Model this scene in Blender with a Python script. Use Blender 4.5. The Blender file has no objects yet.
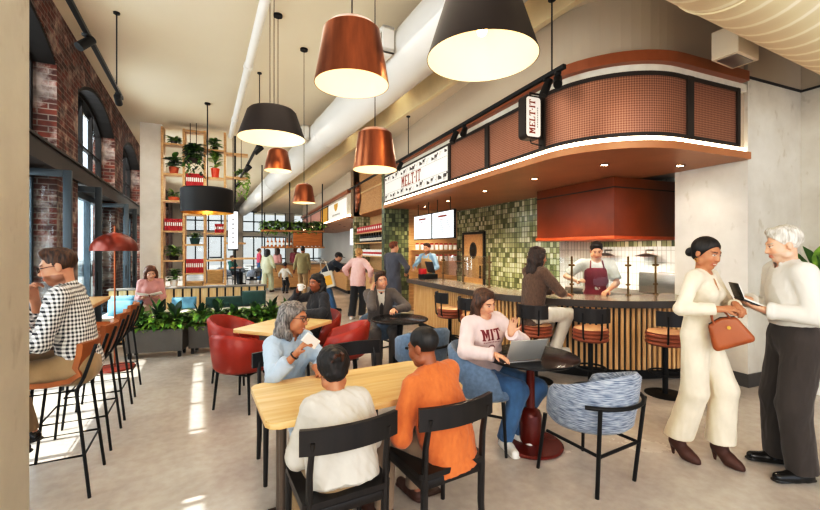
import bpy, bmesh, math, random
import numpy as np
from mathutils import Vector, Matrix, Euler
from mathutils.bvhtree import BVHTree
PI = math.pi
rnd = random.Random(7)
scene = bpy.context.scene
COL = bpy.data.collections.new('food_hall'); scene.collection.children.link(COL)
# ---- survey of the place: metres, camera eye at 1.62 m looking along +Y -------------
EYE, FOC, CX, HY = 1.62, 400.0, 410.0, 249.0
AL = math.atan2(208, 400)      # the window wall runs this much left of straight ahead
AR = math.atan2(164, 400)      # the counter fronts run this much left of straight ahead
def floor_pt(px, py, z=0.0):
    Y = FOC * (EYE - z) / (py - HY); return Vector(((px - CX) / FOC * Y, Y, z))
def at(px, py, Y):
    return Vector(((px - CX) / FOC * Y, Y, EYE - (py - HY) / FOC * Y))
def rotz(v, a):
    c, s = math.cos(a), math.sin(a); v = Vector(v)
    return Vector((c * v.x - s * v.y, s * v.x + c * v.y, v.z))
def Lp(o, s, z=0): return rotz((o, s, z), AL)
def Rp(u, v, z=0): return rotz((u, v, z), AR)
# ---- mesh builder ------------------------------------------------------------------
class MB:
    def __init__(self):
        self.bm = bmesh.new(); self.M = Matrix.Identity(4)
    def _v(self, p): return self.bm.verts.new(self.M @ Vector(p))
    def face(self, pts, mat=0, smooth=False):
        f = self.bm.faces.new([self._v(p) for p in pts]); f.material_index = mat; f.smooth = smooth; return f
    def merge(self, other, M=None, mat=None):
        m = {}
        T = self.M if M is None else self.M @ M
        for v in other.verts: m[v] = self.bm.verts.new(T @ v.co)
        for f in other.faces:
            nf = self.bm.faces.new([m[v] for v in f.verts])
            nf.material_index = f.material_index if mat is None else mat; nf.smooth = f.smooth
    def box(self, c, size, bevel=0.0, mat=0, rz=0.0, seg=2, rot=None):
        b = bmesh.new(); bmesh.ops.create_cube(b, size=1.0)
        for v in b.verts: v.co = Vector((v.co.x * size[0], v.co.y * size[1], v.co.z * size[2]))
        if bevel > 0:
            bmesh.ops.bevel(b, geom=list(b.edges), offset=min(bevel, min(size) * .45), segments=seg, profile=.5, affect='EDGES')
            for f in b.faces: f.smooth = True
        T = Matrix.Translation(Vector(c)) @ (rot.to_matrix().to_4x4() if rot is not None else Matrix.Rotation(rz, 4, 'Z'))
        self.merge(b, T, mat); b.free(); return self
    def span(self, lo, hi, bevel=0.0, mat=0):
        lo, hi = Vector(lo), Vector(hi)
        return self.box((lo + hi) / 2, [abs(a) for a in (hi - lo)], bevel, mat)
    def tube(self, pts, r, seg=10, mat=0, caps=True, closed=False, flat=1.0):
        pts = [Vector(p) for p in pts]; n = len(pts)
        rs = r if isinstance(r, (list, tuple)) else [r] * n
        rings = []; prev = None
        for i, p in enumerate(pts):
            if closed: t = pts[(i + 1) % n] - pts[i - 1]
            else: t = pts[min(i + 1, n - 1)] - pts[max(i - 1, 0)]
            t.normalize()
            if prev is None:
                a = Vector((0, 0, 1)) if abs(t.z) < .9 else Vector((1, 0, 0))
                u = t.cross(a).normalized()
            else:
                u = (prev - t * prev.dot(t)).normalized()
            prev = u; w = t.cross(u)
            rings.append([self._v(p + (u * math.cos(2 * PI * k / seg) + w * math.sin(2 * PI * k / seg) * flat) * rs[i]) for k in range(seg)])
        m = n if closed else n - 1
        for i in range(m):
            A, B = rings[i], rings[(i + 1) % n]
            for k in range(seg):
                f = self.bm.faces.new([A[k], A[(k + 1) % seg], B[(k + 1) % seg], B[k]]); f.smooth = True; f.material_index = mat
        if caps and not closed:
            for ring in (rings[0], rings[-1]):
                try: self.bm.faces.new(ring).material_index = mat
                except ValueError: pass
        return self
    def cyl(self, a, b, r0, r1=None, seg=16, mat=0):
        return self.tube([a, b], [r0, r0 if r1 is None else r1], seg, mat)
    def lathe(self, prof, c=(0, 0, 0), seg=32, mat=0, closed=False, mats=None):
        c = Vector(c); rings = []
        for (r, z) in prof:
            if r < 1e-5: rings.append([self._v(c + Vector((0, 0, z)))])
            else: rings.append([self._v(c + Vector((r * math.cos(2 * PI * k / seg), r * math.sin(2 * PI * k / seg), z))) for k in range(seg)])
        for i in range(len(rings) - 1):
            A, B = rings[i], rings[i + 1]; mm = mats[i] if mats else mat
            for k in range(seg):
                k2 = (k + 1) % seg
                if len(A) == 1 and len(B) == 1: continue
                q = [A[0], B[k2], B[k]] if len(A) == 1 else ([A[k], A[k2], B[0]] if len(B) == 1 else [A[k], A[k2], B[k2], B[k]])
                f = self.bm.faces.new(q); f.smooth = True; f.material_index = mm
        return self
    def prism(self, poly, z0, z1, mat=0, smooth=False):
        n = len(poly); A = [self._v((x, y, z0)) for x, y in poly]; B = [self._v((x, y, z1)) for x, y in poly]
        for k in range(n):
            f = self.bm.faces.new([A[k], A[(k + 1) % n], B[(k + 1) % n], B[k]]); f.material_index = mat; f.smooth = smooth
        self.bm.faces.new(A[::-1]).material_index = mat; self.bm.faces.new(B).material_index = mat
        return self
    def wall(self, path, z0, z1, th=0.0, mat=0, smooth=True):
        """vertical ribbon along a plan path; th > 0 gives it thickness to the left of the path"""
        n = len(path); P = [Vector((p[0], p[1])) for p in path]; Q = []
        for i in range(n):
            t = (P[min(i + 1, n - 1)] - P[max(i - 1, 0)]).normalized(); Q.append(P[i] + Vector((-t.y, t.x)) * th)
        def strip(a, b):
            for i in range(n - 1):
                f = self.bm.faces.new([self._v(a[i]), self._v(a[i + 1]), self._v(b[i + 1]), self._v(b[i])]); f.smooth = smooth; f.material_index = mat
        lo = [(p.x, p.y, z0) for p in P]; hi = [(p.x, p.y, z1) for p in P]; strip(lo, hi)
        if th:
            lo2 = [(p.x, p.y, z0) for p in Q]; hi2 = [(p.x, p.y, z1) for p in Q]
            strip(hi2, lo2); strip(hi, hi2); strip(lo2, lo)
            for k in (0, n - 1): self.face([lo[k], hi[k], hi2[k], lo2[k]], mat)
        return self
    def build(self, name, mats, parent=None, sharp=35, uv=True, weld=False):
        if weld: bmesh.ops.remove_doubles(self.bm, verts=self.bm.verts, dist=1e-4)
        bmesh.ops.recalc_face_normals(self.bm, faces=self.bm.faces)
        me = bpy.data.meshes.new(name); self.bm.to_mesh(me); self.bm.free()
        if uv: box_uv(me)
        for m in (mats if isinstance(mats, (list, tuple)) else [mats]): me.materials.append(m)
        me.set_sharp_from_angle(angle=math.radians(sharp))
        return link(name, me, parent)
def box_uv(me):
    nl = len(me.loops)
    if nl == 0: return
    co = np.empty(len(me.vertices) * 3); me.vertices.foreach_get('co', co); co = co.reshape(-1, 3)
    nr = np.empty(len(me.polygons) * 3); me.polygons.foreach_get('normal', nr); nr = np.abs(nr.reshape(-1, 3))
    lt = np.empty(len(me.polygons), int); me.polygons.foreach_get('loop_total', lt)
    vi = np.empty(nl, int); me.loops.foreach_get('vertex_index', vi)
    ax = np.repeat(np.argmax(nr + np.array([0, 0, .001]), axis=1), lt); P = co[vi]
    uv = np.where((ax == 0)[:, None], P[:, [1, 2]], np.where((ax == 1)[:, None], P[:, [0, 2]], P[:, [0, 1]]))
    me.uv_layers.new(name='UVMap').data.foreach_set('uv', uv.ravel())
def link(name, data, parent=None):
    o = bpy.data.objects.new(name, data); COL.objects.link(o)
    if parent is not None: o.parent = parent
    return o
def tag(o, label=None, cat=None, group=None, kind=None):
    if label: o['label'] = label
    if cat: o['category'] = cat
    if group: o['group'] = group
    if kind: o['kind'] = kind
    return o
def thing(name, label, cat, loc=(0, 0, 0), rz=0.0, group=None):
    o = bpy.data.objects.new(name, None); COL.objects.link(o); o.location = loc; o.rotation_euler = (0, 0, rz)
    o.empty_display_size = .1
    return tag(o, label, cat, group)
def struct(name, mb, mats, frame=0.0, parent=None, sharp=35):
    o = mb.build(name, mats, parent, sharp) if isinstance(mb, MB) else mb
    if parent is None: o['kind'] = 'structure'; o.rotation_euler = (0, 0, frame)
    return o
def dup(o, loc=None, rz=None, label=None, parent=None, group=None):
    c = o.copy(); COL.objects.link(c)
    if parent is not None: c.parent = parent
    if loc is not None: c.location = loc
    if rz is not None: c.rotation_euler = (0, 0, rz)
    if label: c['label'] = label
    if group: c['group'] = group
    for ch in list(o.children): dup(ch, parent=c)
    return c
# ---- materials -----------------------------------------------------------------------
def _new(name):
    m = bpy.data.materials.new(name); m.use_nodes = True; nt = m.node_tree
    b = nt.nodes['Principled BSDF']; return m, nt, b
def hexc(h):
    h = h.lstrip('#'); c = [int(h[i:i + 2], 16) / 255 for i in (0, 2, 4)]
    return tuple(x / 12.92 if x <= .04045 else ((x + .055) / 1.055) ** 2.4 for x in c)
def col4(c):
    if isinstance(c, str): c = hexc(c)
    return (c[0], c[1], c[2], 1.0)
def N(nt, t, **kw):
    n = nt.nodes.new(t)
    for k, v in kw.items():
        if k.startswith('i_'): n.inputs[k[2:].replace('_', ' ')].default_value = v
        else: setattr(n, k, v)
    return n
def coords(nt, src='Object', scale=(1, 1, 1)):
    tc = N(nt, 'ShaderNodeTexCoord'); mp = N(nt, 'ShaderNodeMapping'); mp.inputs['Scale'].default_value = scale
    nt.links.new(tc.outputs[src], mp.inputs['Vector']); return mp.outputs['Vector']
def ramp(nt, fac, stops):
    r = N(nt, 'ShaderNodeValToRGB'); el = r.color_ramp.elements
    while len(el) < len(stops): el.new(.5)
    for e, (p, c) in zip(el, stops): e.position = p; e.color = col4(c)
    nt.links.new(fac, r.inputs['Fac']); return r.outputs['Color']
def bump(nt, b, h, strength=.3, dist=.01):
    n = N(nt, 'ShaderNodeBump'); n.inputs['Strength'].default_value = strength; n.inputs['Distance'].default_value = dist
    nt.links.new(h, n.inputs['Height']); nt.links.new(n.outputs['Normal'], b.inputs['Normal'])
def plain(name, c, rough=.5, metal=0.0, var=.12, scale=6.0, emit=0.0, spec=.5, src='Object', stretch=(1, 1, 1), bmp=0.0, sheen=0.0, coat=0.0):
    """one colour with a little procedural unevenness"""
    m, nt, b = _new(name); base = hexc(c) if isinstance(c, str) else c
    v = coords(nt, src, stretch); n = N(nt, 'ShaderNodeTexNoise'); n.inputs['Scale'].default_value = scale; n.inputs['Detail'].default_value = 4
    nt.links.new(v, n.inputs['Vector'])
    lo = tuple(max(0, x * (1 - var)) for x in base); hi = tuple(min(1, x * (1 + var)) for x in base)
    c_ = ramp(nt, n.outputs['Fac'], [(.3, lo), (.7, hi)]); nt.links.new(c_, b.inputs['Base Color'])
    b.inputs['Roughness'].default_value = rough; b.inputs['Metallic'].default_value = metal
    b.inputs['Specular IOR Level'].default_value = spec
    if sheen: b.inputs['Sheen Weight'].default_value = sheen
    if coat: b.inputs['Coat Weight'].default_value = coat
    if emit: nt.links.new(c_, b.inputs['Emission Color']); b.inputs['Emission Strength'].default_value = emit
    if bmp: bump(nt, b, n.outputs['Fac'], bmp, .01)
    return m
def wood(name, light, dark, scale=1.0, axis=0, rough=.4, planks=0.0, src='UV'):
    m, nt, b = _new(name); st = [1.0, 1.0, 1.0]; st = [9 * scale] * 3; st[axis] = .7 * scale
    v = coords(nt, src, tuple(st)); n = N(nt, 'ShaderNodeTexNoise'); n.inputs['Scale'].default_value = 3; n.inputs['Detail'].default_value = 6; n.inputs['Distortion'].default_value = .6
    nt.links.new(v, n.inputs['Vector']); c = ramp(nt, n.outputs['Fac'], [(.3, dark), (.68, light)])
    if planks:
        v2 = coords(nt, src, (1, 1, 1) if axis == 0 else (1, 1, 1)); sp = N(nt, 'ShaderNodeSeparateXYZ'); nt.links.new(v2, sp.inputs[0])
        mm = N(nt, 'ShaderNodeMath', operation='MULTIPLY'); nt.links.new(sp.outputs[1 - axis], mm.inputs[0]); mm.inputs[1].default_value = 1 / planks
        fl = N(nt, 'ShaderNodeMath', operation='FLOOR'); nt.links.new(mm.outputs[0], fl.inputs[0])
        wn = N(nt, 'ShaderNodeTexWhiteNoise', noise_dimensions='1D'); nt.links.new(fl.outputs[0], wn.inputs['W'])
        mx = N(nt, 'ShaderNodeMix', data_type='RGBA', blend_type='MULTIPLY'); mx.inputs[0].default_value = 1
        g = ramp(nt, wn.outputs['Value'], [(0, (.80, .78, .74)), (1, (1, 1, 1))]); nt.links.new(c, mx.inputs[6]); nt.links.new(g, mx.inputs[7]); c = mx.outputs[2]
    nt.links.new(c, b.inputs['Base Color']); b.inputs['Roughness'].default_value = rough; bump(nt, b, n.outputs['Fac'], .08, .004); return m
def emis(name, c, strength):
    m, nt, b = _new(name); b.inputs['Base Color'].default_value = col4(c); b.inputs['Emission Color'].default_value = col4(c); b.inputs['Emission Strength'].default_value = strength; b.inputs['Roughness'].default_value = .6; return m
def concrete(name, lo, hi, rough=.7, scale=1.2, pits=True):
    m, nt, b = _new(name); v = coords(nt, 'Object', (1, 1, 1))
    n = N(nt, 'ShaderNodeTexNoise'); n.inputs['Scale'].default_value = scale; n.inputs['Detail'].default_value = 8; n.inputs['Roughness'].default_value = .62; nt.links.new(v, n.inputs['Vector'])
    c = ramp(nt, n.outputs['Fac'], [(.3, lo), (.68, hi)])
    if pits:
        v2 = coords(nt, 'Object', (1, 1, .55)); n2 = N(nt, 'ShaderNodeTexNoise'); n2.inputs['Scale'].default_value = 9; n2.inputs['Detail'].default_value = 5; nt.links.new(v2, n2.inputs['Vector'])
        mask = ramp(nt, n2.outputs['Fac'], [(.62, (1, 1, 1)), (.72, (.84, .82, .79))])
        mx = N(nt, 'ShaderNodeMix', data_type='RGBA', blend_type='MULTIPLY'); mx.inputs[0].default_value = 1; nt.links.new(c, mx.inputs[6]); nt.links.new(mask, mx.inputs[7]); c = mx.outputs[2]
    nt.links.new(c, b.inputs['Base Color']); b.inputs['Roughness'].default_value = rough; bump(nt, b, n.outputs['Fac'], .15, .01); return m
def brick(name):
    m, nt, b = _new(name); v = coords(nt, 'UV'); t = N(nt, 'ShaderNodeTexBrick')
    t.inputs['Scale'].default_value = 1; t.inputs['Brick Width'].default_value = .23; t.inputs['Row Height'].default_value = .078; t.inputs['Mortar Size'].default_value = .008
    t.inputs['Color1'].default_value = col4('#74341f'); t.inputs['Color2'].default_value = col4('#3f211a'); t.inputs['Mortar'].default_value = col4('#84756a'); t.inputs['Bias'].default_value = -.1
    nt.links.new(v, t.inputs['Vector'])
    n = N(nt, 'ShaderNodeTexNoise'); n.inputs['Scale'].default_value = 2.2; n.inputs['Detail'].default_value = 7; n.inputs['Roughness'].default_value = .7; nt.links.new(v, n.inputs['Vector'])
    k = ramp(nt, n.outputs['Fac'], [(.49, (0, 0, 0)), (.62, (.85, .85, .85))])
    mx = N(nt, 'ShaderNodeMix', data_type='RGBA'); nt.links.new(k, mx.inputs[0]); nt.links.new(t.outputs['Color'], mx.inputs[6]); mx.inputs[7].default_value = col4('#b5a49a')
    n2 = N(nt, 'ShaderNodeTexNoise'); n2.inputs['Scale'].default_value = 5; nt.links.new(v, n2.inputs['Vector'])
    m2 = N(nt, 'ShaderNodeMix', data_type='RGBA', blend_type='MULTIPLY'); m2.inputs[0].default_value = 1; nt.links.new(mx.outputs[2], m2.inputs[6])
    nt.links.new(ramp(nt, n2.outputs['Fac'], [(.3, (.45, .45, .45)), (.65, (1.0, 1.0, 1.0))]), m2.inputs[7])
    nt.links.new(m2.outputs[2], b.inputs['Base Color']); b.inputs['Roughness'].default_value = .85; bump(nt, b, t.outputs['Fac'], -.5, .01); return m
def tiles(name, w, h, c1, c2, grout, var=True, rough=.2, offset=0.0, msize=.006, stops=('#5f6540', '#8f9268', '#b3b58d', '#d8d6b8')):
    m, nt, b = _new(name); v = coords(nt, 'UV'); t = N(nt, 'ShaderNodeTexBrick'); t.offset = offset
    t.inputs['Scale'].default_value = 1; t.inputs['Brick Width'].default_value = w; t.inputs['Row Height'].default_value = h; t.inputs['Mortar Size'].default_value = msize; t.inputs['Mortar'].default_value = col4(grout)
    t.inputs['Color1'].default_value = col4(c1); t.inputs['Color2'].default_value = col4(c2); nt.links.new(v, t.inputs['Vector']); c = t.outputs['Color']
    if var:
        sp = N(nt, 'ShaderNodeSeparateXYZ'); nt.links.new(v, sp.inputs[0]); fl = []
        for i, d in ((0, w), (1, h)):
            q = N(nt, 'ShaderNodeMath', operation='DIVIDE'); nt.links.new(sp.outputs[i], q.inputs[0]); q.inputs[1].default_value = d
            f = N(nt, 'ShaderNodeMath', operation='FLOOR'); nt.links.new(q.outputs[0], f.inputs[0]); fl.append(f)
        cb = N(nt, 'ShaderNodeCombineXYZ'); nt.links.new(fl[0].outputs[0], cb.inputs[0]); nt.links.new(fl[1].outputs[0], cb.inputs[1])
        wn = N(nt, 'ShaderNodeTexWhiteNoise', noise_dimensions='2D'); nt.links.new(cb.outputs[0], wn.inputs['Vector'])
        cc = ramp(nt, wn.outputs['Value'], list(zip((0, .3, .6, 1), stops)))
        mx = N(nt, 'ShaderNodeMix', data_type='RGBA'); nt.links.new(t.outputs['Fac'], mx.inputs[0]); nt.links.new(cc, mx.inputs[6]); mx.inputs[7].default_value = col4(grout); c = mx.outputs[2]
    nt.links.new(c, b.inputs['Base Color']); b.inputs['Roughness'].default_value = rough; bump(nt, b, t.outputs['Fac'], -.3, .005); return m
def glass(name, tint=(.92, .96, .97), refl=.04, alpha=.0):
    m, nt, b = _new(name); out = nt.nodes['Material Output']
    tr = N(nt, 'ShaderNodeBsdfTransparent'); tr.inputs['Color'].default_value = (*tint, 1)
    gl = N(nt, 'ShaderNodeBsdfGlossy'); gl.inputs['Roughness'].default_value = .02
    fr = N(nt, 'ShaderNodeLayerWeight'); fr.inputs['Blend'].default_value = .25
    ad = N(nt, 'ShaderNodeMath', operation='MULTIPLY_ADD'); nt.links.new(fr.outputs['Fresnel'], ad.inputs[0]); ad.inputs[1].default_value = .35; ad.inputs[2].default_value = refl * .3
    mx = N(nt, 'ShaderNodeMixShader'); nt.links.new(ad.outputs[0], mx.inputs[0]); nt.links.new(tr.outputs[0], mx.inputs[1]); nt.links.new(gl.outputs[0], mx.inputs[2])
    nt.links.new(mx.outputs[0], out.inputs['Surface']); return m
def mesh_copper(name):
    """copper sheet with a diamond perforation pattern"""
    m, nt, b = _new(name); v = coords(nt, 'UV', (1, 1, 1)); mp = N(nt, 'ShaderNodeMapping'); mp.inputs['Rotation'].default_value = (0, 0, PI / 4); mp.inputs['Scale'].default_value = (56, 56, 56); nt.links.new(v, mp.inputs['Vector'])
    ck = N(nt, 'ShaderNodeTexChecker'); ck.inputs['Scale'].default_value = 1; nt.links.new(mp.outputs['Vector'], ck.inputs['Vector'])
    mx = N(nt, 'ShaderNodeMix', data_type='RGBA'); nt.links.new(ck.outputs['Fac'], mx.inputs[0]); mx.inputs[6].default_value = col4('#835844'); mx.inputs[7].default_value = col4('#ad8068')
    nt.links.new(mx.outputs[2], b.inputs['Base Color']); b.inputs['Metallic'].default_value = .55; b.inputs['Roughness'].default_value = .42; bump(nt, b, ck.outputs['Fac'], .4, .01); return m
M = {}
M['floor'] = None
def floor_mat():
    m, nt, b = _new('polished_concrete'); v = coords(nt, 'Object')
    n = N(nt, 'ShaderNodeTexNoise'); n.inputs['Scale'].default_value = .7; n.inputs['Detail'].default_value = 9; n.inputs['Roughness'].default_value = .65; nt.links.new(v, n.inputs['Vector'])
    n2 = N(nt, 'ShaderNodeTexNoise'); n2.inputs['Scale'].default_value = 14; n2.inputs['Detail'].default_value = 6; nt.links.new(v, n2.inputs['Vector'])
    c = ramp(nt, n.outputs['Fac'], [(.3, '#a69e96'), (.5, '#b6aea5'), (.7, '#c4bcb3')])
    g = ramp(nt, n2.outputs['Fac'], [(.35, (.91, .905, .9)), (.62, (1, 1, 1))])
    mx = N(nt, 'ShaderNodeMix', data_type='RGBA', blend_type='MULTIPLY'); mx.inputs[0].default_value = 1; nt.links.new(c, mx.inputs[6]); nt.links.new(g, mx.inputs[7])
    nt.links.new(mx.outputs[2], b.inputs['Base Color'])
    r = N(nt, 'ShaderNodeMapRange'); nt.links.new(n.outputs['Fac'], r.inputs[0]); r.inputs[3].default_value = .16; r.inputs[4].default_value = .34; nt.links.new(r.outputs[0], b.inputs['Roughness'])
    b.inputs['Specular IOR Level'].default_value = .55; return m
M['floor'] = floor_mat()
M['ceiling'] = plain('warm_white_ceiling', '#cfc2ad', .9, var=.03, scale=.6)
M['beige'] = plain('beige_plaster', '#b9aa97', .85, var=.04, scale=.8)
M['pale_wall'] = plain('pale_plaster', '#cfcac2', .85, var=.04, scale=.8)
M['concrete'] = concrete('light_concrete', '#b9b2a6', '#d6d0c5')
M['concrete_warm'] = concrete('warm_concrete', '#aea798', '#c6bfae')
M['concrete_white'] = concrete('white_concrete', '#c2bbb0', '#dbd5ca')
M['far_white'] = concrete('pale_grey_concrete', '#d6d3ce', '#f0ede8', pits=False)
M['brick'] = brick('old_brick')
M['green_tile'] = tiles('green_glazed_tile', .085, .11, '#7c8560', '#4c5638', '#5b5a44')
M['dark_tile'] = tiles('dark_green_tile', .085, .11, '#3e4a30', '#2b3524', '#3a3c2c', rough=.3, stops=('#2f3824', '#4c5538', '#6b7350', '#8d9470'))
M['white_tile'] = tiles('white_stacked_tile', .075, .20, '#e9e7e0', '#dfddd6', '#b9b7b0', var=False, rough=.2)
M['bronze'] = plain('dark_bronze_steel', '#2f2620', .5, 0, var=.1, spec=.3)
M['steel_blue'] = plain('blue_grey_steel', '#3a444b', .5, .0, var=.06)
M['black_metal'] = plain('black_metal', '#141211', .5, 0, var=.1, spec=.25)
M['dark_wood'] = wood('black_stained_wood', '#1d1614', '#0f0b0a', 1.2, 2, .35, src='Object')
M['oak'] = wood('pale_oak', '#e8c998', '#d2a76c', 1.0, 0, .33, planks=.11)
M['oak_plain'] = wood('oak_board', '#d0a878', '#b58c5c', 1.0, 0, .45, src='Object')
M['oak_slat'] = wood('honey_oak_slat', '#e6c08c', '#cb9c62', 1.0, 1, .45)
M['rust_paint'] = plain('rust_red_panel', '#7d3915', .4, .1, var=.12, scale=2.5)
M['rust_rail'] = plain('rust_brown_rail', '#93542e', .35, .15, var=.1, scale=3)
M['soffit'] = plain('copper_brown_soffit', '#ae7850', .4, .2, var=.08, scale=2)
M['mesh_copper'] = mesh_copper('perforated_copper')
M['copper'] = plain('brushed_copper', '#8e5638', .3, .85, var=.12, scale=5, stretch=(8, 8, .4))
M['shade_white'] = emis('self_lit_lining', '#ead8b0', .34)  # lining glows by itself, standing in for bulb light on it
M['bulb'] = emis('glowing_bulb', '#ffd590', 8)
M['led'] = emis('warm_led_strip', '#ffe9c8', 8)
M['downlight'] = emis('downlight_lens', '#ffe6bf', 30)
M['dark_shade'] = plain('dark_brown_shade', '#211712', .55, 0, var=.08, spec=.3)
M['black_shade'] = plain('black_shade', '#141110', .55, 0, var=.08, spec=.3)
M['gold'] = plain('gold_lining', '#c79a4a', .3, .7, var=.05)
M['white_paint'] = plain('white_painted_metal', '#dcd8d0', .5, 0, var=.03)
M['steel'] = plain('brushed_steel', '#8f8a84', .3, .9, var=.1, stretch=(1, 1, 20))
M['glass'] = glass('clear_glass')
M['counter_top'] = plain('dark_stone_counter', '#82796f', .22, 0, var=.15, scale=14)
M['leather_tan'] = plain('tan_leather', '#965a2c', .42, 0, var=.18, scale=9, bmp=.08)
M['leather_rust'] = plain('rust_leather', '#8a4a2e', .4, 0, var=.14, scale=9, bmp=.08)
M['leather_red'] = plain('red_leather', '#932913', .38, 0, var=.12, scale=5, bmp=.05)
M['red_gloss'] = plain('oxblood_enamel', '#6b1d12', .25, .1, var=.08)
M['dome_red'] = plain('rust_red_enamel', '#6e2815', .3, .2, var=.08)
def weave(name, a, bb):
    m, nt, b = _new(name); v = coords(nt, 'UV', (14, 170, 40)); n = N(nt, 'ShaderNodeTexNoise'); n.inputs['Scale'].default_value = 1; n.inputs['Detail'].default_value = 3; nt.links.new(v, n.inputs['Vector'])
    nt.links.new(ramp(nt, n.outputs['Fac'], [(.36, a), (.62, bb)]), b.inputs['Base Color']); b.inputs['Roughness'].default_value = .9; b.inputs['Sheen Weight'].default_value = .2; bump(nt, b, n.outputs['Fac'], .3, .004); return m
M['blue_weave'] = weave('blue_grey_weave', '#505c70', '#a2a9b3')
M['blue_cloth'] = plain('dusty_blue_cloth', '#627488', .85, var=.15, scale=30, sheen=.2)
M['linen'] = plain('white_linen', '#d9d4c8', .9, var=.06, scale=12)
M['teal_cloth'] = plain('dark_teal_velvet', '#17423c', .8, var=.2, scale=12, sheen=.3)
M['sky_cloth'] = plain('soft_blue_cloth', '#6fa3c0', .85, var=.12, scale=12)
M['grey_planter'] = plain('grey_planter_metal', '#5b5650', .5, .2, var=.06)
M['soil'] = plain('dark_soil', '#2a1f17', .95, var=.3, scale=40)
M['terracotta'] = plain('terracotta', '#b55a35', .7, var=.12)
M['white_glaze'] = plain('white_glazed_pot', '#e4e2dc', .25, var=.03)
def leafmat(name, a, bb):
    m, nt, b = _new(name); v = coords(nt, 'Object', (1, 1, 1)); n = N(nt, 'ShaderNodeTexNoise'); n.inputs['Scale'].default_value = 9; nt.links.new(v, n.inputs['Vector'])
    nt.links.new(ramp(nt, n.outputs['Fac'], [(.32, a), (.66, bb)]), b.inputs['Base Color']); b.inputs['Roughness'].default_value = .4; return m
M['leaf_dark'] = leafmat('dark_leaf', '#27481b', '#5f8f36')
M['leaf_mid'] = leafmat('mid_leaf', '#456b24', '#9cbd50')
M['leaf_deep'] = leafmat('deep_leaf', '#0f2418', '#27462c')
M['red_book'] = plain('red_book_cloth', '#b01a20', .5, var=.1)
M['paper'] = plain('paper', '#eae6dd', .8, var=.02)
M['screen'] = emis('lit_menu_screen', '#e6e9ee', .6)
M['sign_white'] = emis('lit_sign_white', '#ddd6cb', .38)
M['ink'] = plain('dark_ink', '#2c2522', .7, var=.1)
M['ink_grey'] = plain('grey_ink', '#8a8682', .7, var=.1)
M['ink_rust'] = plain('rust_ink', '#8a3416', .6, var=.08)
M['yellow'] = plain('mustard_panel', '#d19a2b', .5, var=.06)
M['pink'] = plain('dusty_pink_panel', '#b98a7c', .6, var=.05)
M['maroon'] = plain('maroon_print', '#6b1a22', .7, var=.08)
# ---- camera ---------------------------------------------------------------------------
cd = bpy.data.cameras.new('camera'); cam = bpy.data.objects.new('camera', cd); COL.objects.link(cam); scene.camera = cam
cam.location = (0, 0, EYE); cam.rotation_euler = (PI / 2, 0, 0)
cd.sensor_width = 36; cd.lens = FOC / 820 * 36; cd.shift_y = -6 / 820; cd.clip_start = .05; cd.clip_end = 200
CEIL, LOWC = 4.9, 4.3
# ---- floor, ceilings ---------------------------------------------------------------------
m = MB(); m.span((-2.6, -4, -.2), (14, 33, 0)); struct('floor', m, M['floor'], AL)
m = MB(); m.span((-2.6, -4, CEIL), (3.63, 33, CEIL + .2)); struct('ceiling', m, M['ceiling'], AL)
m = MB(); m.span((3.63, -4, LOWC), (14, 33, LOWC + .2)); struct('ceiling_low', m, M['ceiling'], AL)
m = MB(); m.span((3.55, -4, LOWC - .02), (3.63, 33, CEIL + .05)); struct('trim_beam', m, plain('cove_lit_beam', '#d9c9a6', .85, var=.03), AL)
# ---- brick window wall: piers full height, arched heads, steel transom beam ---------------
WI, WO = -1.75, -2.15
BAYS = [-4.16 + 4.08 * k for k in range(8)]; BW = 3.04
wl = MB()
edges = [-4.3]
def wall_slab(mb, poly, a, b):
    """poly in (along, up), extruded across the wall thickness"""
    n = len(poly); A = [mb._v((a, s, z)) for s, z in poly]; B = [mb._v((b, s, z)) for s, z in poly]
    for k in range(n): mb.bm.faces.new([A[k], A[(k + 1) % n], B[(k + 1) % n], B[k]])
    mb.bm.faces.new(A[::-1]); mb.bm.faces.new(B)
def arch_pts(s0, s1, z, rise, n=12):
    w = (s1 - s0) / 2; R = (w * w + rise * rise) / (2 * rise); c = (s0 + s1) / 2; a = math.asin(w / R)
    return [(c + R * math.sin(-a + 2 * a * k / n), z + rise - R + R * math.cos(-a + 2 * a * k / n)) for k in range(n + 1)]
SPR, RISE = 4.15, .42
prev = -4.6
for s0 in BAYS:
    s1 = s0 + BW
    if s0 - prev > .05: wl.span((WO, prev, 0), (WI, s0, CEIL))
    ap = arch_pts(s0, s1, SPR, RISE)
    for (a, b) in zip(ap[:-1], ap[1:]):
        wall_slab(wl, [(a[0], a[1]), (b[0], b[1]), (b[0], CEIL), (a[0], CEIL)], WO, WI)
    prev = s1
wl.span((WO, prev, 0), (WI, 33, CEIL))
struct('wall_left', wl, M['brick'], AL)
m = MB(); m.span((WO + .08, -4.5, 2.68), (WI + .04, 33, 2.95)); m.span((WI + .03, -4.5, 2.66), (WI + .07, 33, 2.70)); m.span((WI + .03, -4.5, 2.92), (WI + .07, 33, 2.95))
struct('trim_transom_beam', m, M['bronze'], AL)
DARKST = plain('dark_window_steel', '#1c1714', .6, spec=.2)
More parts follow.
